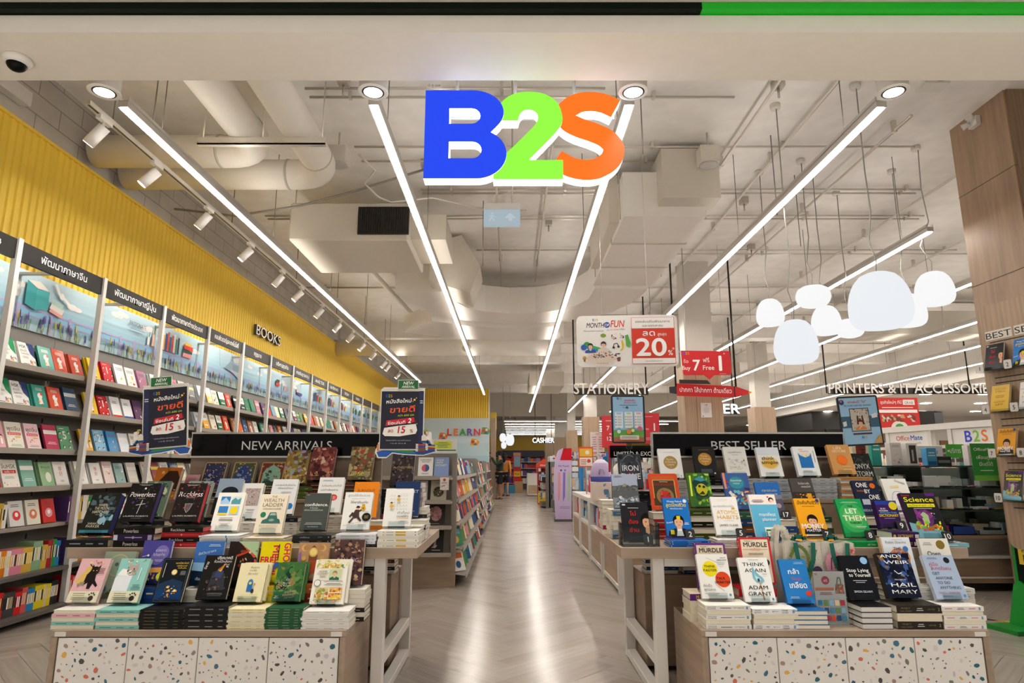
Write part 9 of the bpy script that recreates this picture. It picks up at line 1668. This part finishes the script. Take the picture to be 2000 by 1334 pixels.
SB=[[('black book with half a face','#2a2a2c',i1),('blue book with a man in sticky notes','#2f7ac8',i2),('grey white book','#c9cbd0',[N(0.1,0.6,0.8,0.2,2,'#8a8f96')]),('dark blue book','#2a3a5a',[])],
      [('yellow good-vibes book','#e6bd4a',[T('GOOD',0.5,0.82,0.07,'#9a7424',w=0.6),T('VIBES,',0.5,0.72,0.07,'#9a7424',w=0.6),N(0.2,0.5,0.6,0.12,2,'#a8843a'),T('GOOD',0.5,0.32,0.07,'#9a7424',w=0.6),T('LIFE',0.5,0.22,0.07,'#9a7424',w=0.4)]),('white book with golden lettering','#e9e7e4',i3),('sky blue planner','#5fb0d6',i4[:6]),('dark blue book','#2a3a5a',[])],
      [('yellow book with a folding-arms man','#eaa31f',i5),('green book with cream lettering','#1f9a52',i6),('purple dictionary','#3d1f5a',i7),('dark blue book','#2a3a5a',[])],
      [('black science book','#26242a',i8),('dark red book','#7a2a2a',[]),('white book','#e6e4e0',[]),('dark blue book','#2a3a5a',[])]]
nums=[['1','2','3',''],['4','5','6',''],['7','8','9',''],['10','11','12','']]
for r_,row in enumerate(SB):
    for c_,(d,c,ops)in enumerate(row[:3]):
        p=onboard(0.155+c_*0.235,RZS[r_],0.088)
        upright(p.x,p.y,p.z,0.15,0.205 if r_!=3 else 0.22,14,0.02,c,ops,d,f'on the {["top", "second", "third", "lowest"][r_]} ledge of the oak board','wrap',stand=False,rz=RZF,group='books on the oak best-seller board')
        q=onboard(0.075+c_*0.235,RZS[r_]-0.01,0.122);mb=MB();mb.prism(rounded(0.062,0.066,0.01,4,-0.031,0),-0.004,0,'#d6d2cc','plastic');mb.text(nums[r_][c_],0,0.016,0.032,0.0006,'#1d1c1b','plastic',bold=0.05)
        tag(mb.build('number_tag',None,tuple(q),(FACE,0,RZF)),f'white rank tag at the {["first", "second", "third"][c_]} book of the {["top", "second", "third", "lowest"][r_]} ledge','number tag','white rank tags on the oak board')
# green standee behind and under the oak board
t=thing('green_standee','green-edged black standee with yellow label beside the oak board','standee',(3.82,5.13,0),RZF)
mb=MB();mb.T=place(0,0,0,FACE)@Matrix.Rotation(math.radians(-2),4,'X');mb.prism([(0.0,0.03),(0.9,0.03),(0.9,1.34),(0.03,1.34),(0.0,1.2)],-0.05,0.0,'#138a2c','plastic');mb.build('panel',t)
mb=MB();mb.T=place(0,-0.001,0,FACE);mb.rect(0.045,0.05,0.9,1.3,0.003,'#0f1a12','gloss');art(mb,0.9,1.3,0.003,[('r',0.08,0.37,0.6,0.12,'#e0bf1f'),T('ลดสูงสุด',0.22,0.44,0.032,'#1c1a14',b=0.02),('r',0.12,0.385,0.4,0.04,'#1c1a14'),T('20',0.18,0.53,0.06,'#d8d8d0'),T('ลด',0.18,0.60,0.035,'#d8d8d0'),('q',4,20,['#1f4a2a','#2a6a3a','#183a22'],(0.1,0.03,0.9,0.28),0.1)]);mb.build('printed_front',t)
mb=MB();mb.T=place(0.0,0,0,0);mb.T=Matrix.Rotation(0,4,'Z');mb.prism([(-0.11,-0.20),(0.16,-0.20),(0.16,0.2),(-0.11,0.2)],0.0,0.03,'#138a2c','plastic');mb.T=place(0.03,0.0,0.03,FACE,0,math.radians(0));mb.prism([(-0.10,0),(0.16,0),(0.07,0.30),(0.03,0.33),(-0.02,0.30)],-0.02,0.02,'#169a33','plastic');mb.build('foot',t)
mb=MB();L=1.6;n=16
for k in range(n):mb.T=place(3.1,5.95,0.001,0,0,math.radians(-36));mb.face([(k*L/n,0,0),((k+1)*L/n,0,0),((k+1)*L/n+0.03,0.05,0),(k*L/n+0.03,0.05,0)],'#d8b41f' if k%2 else '#1c1b1a','plastic')
mb.T=None;tag(mb.build('floor_tape'),'yellow and black hazard tape stripe on the floor by the green standee','floor tape')
# ================================================================ the uncounted rest
tag(STUFF.build('books'),'the many further books on the far wall shelves, spine rows and rear stacks','books',kind='stuff')
tag(GOODS.build('shelf_goods'),'the many small packs and boxes on the stationery shelves and rear shelving','goods',kind='stuff')
print('books as objects:',NB[0])
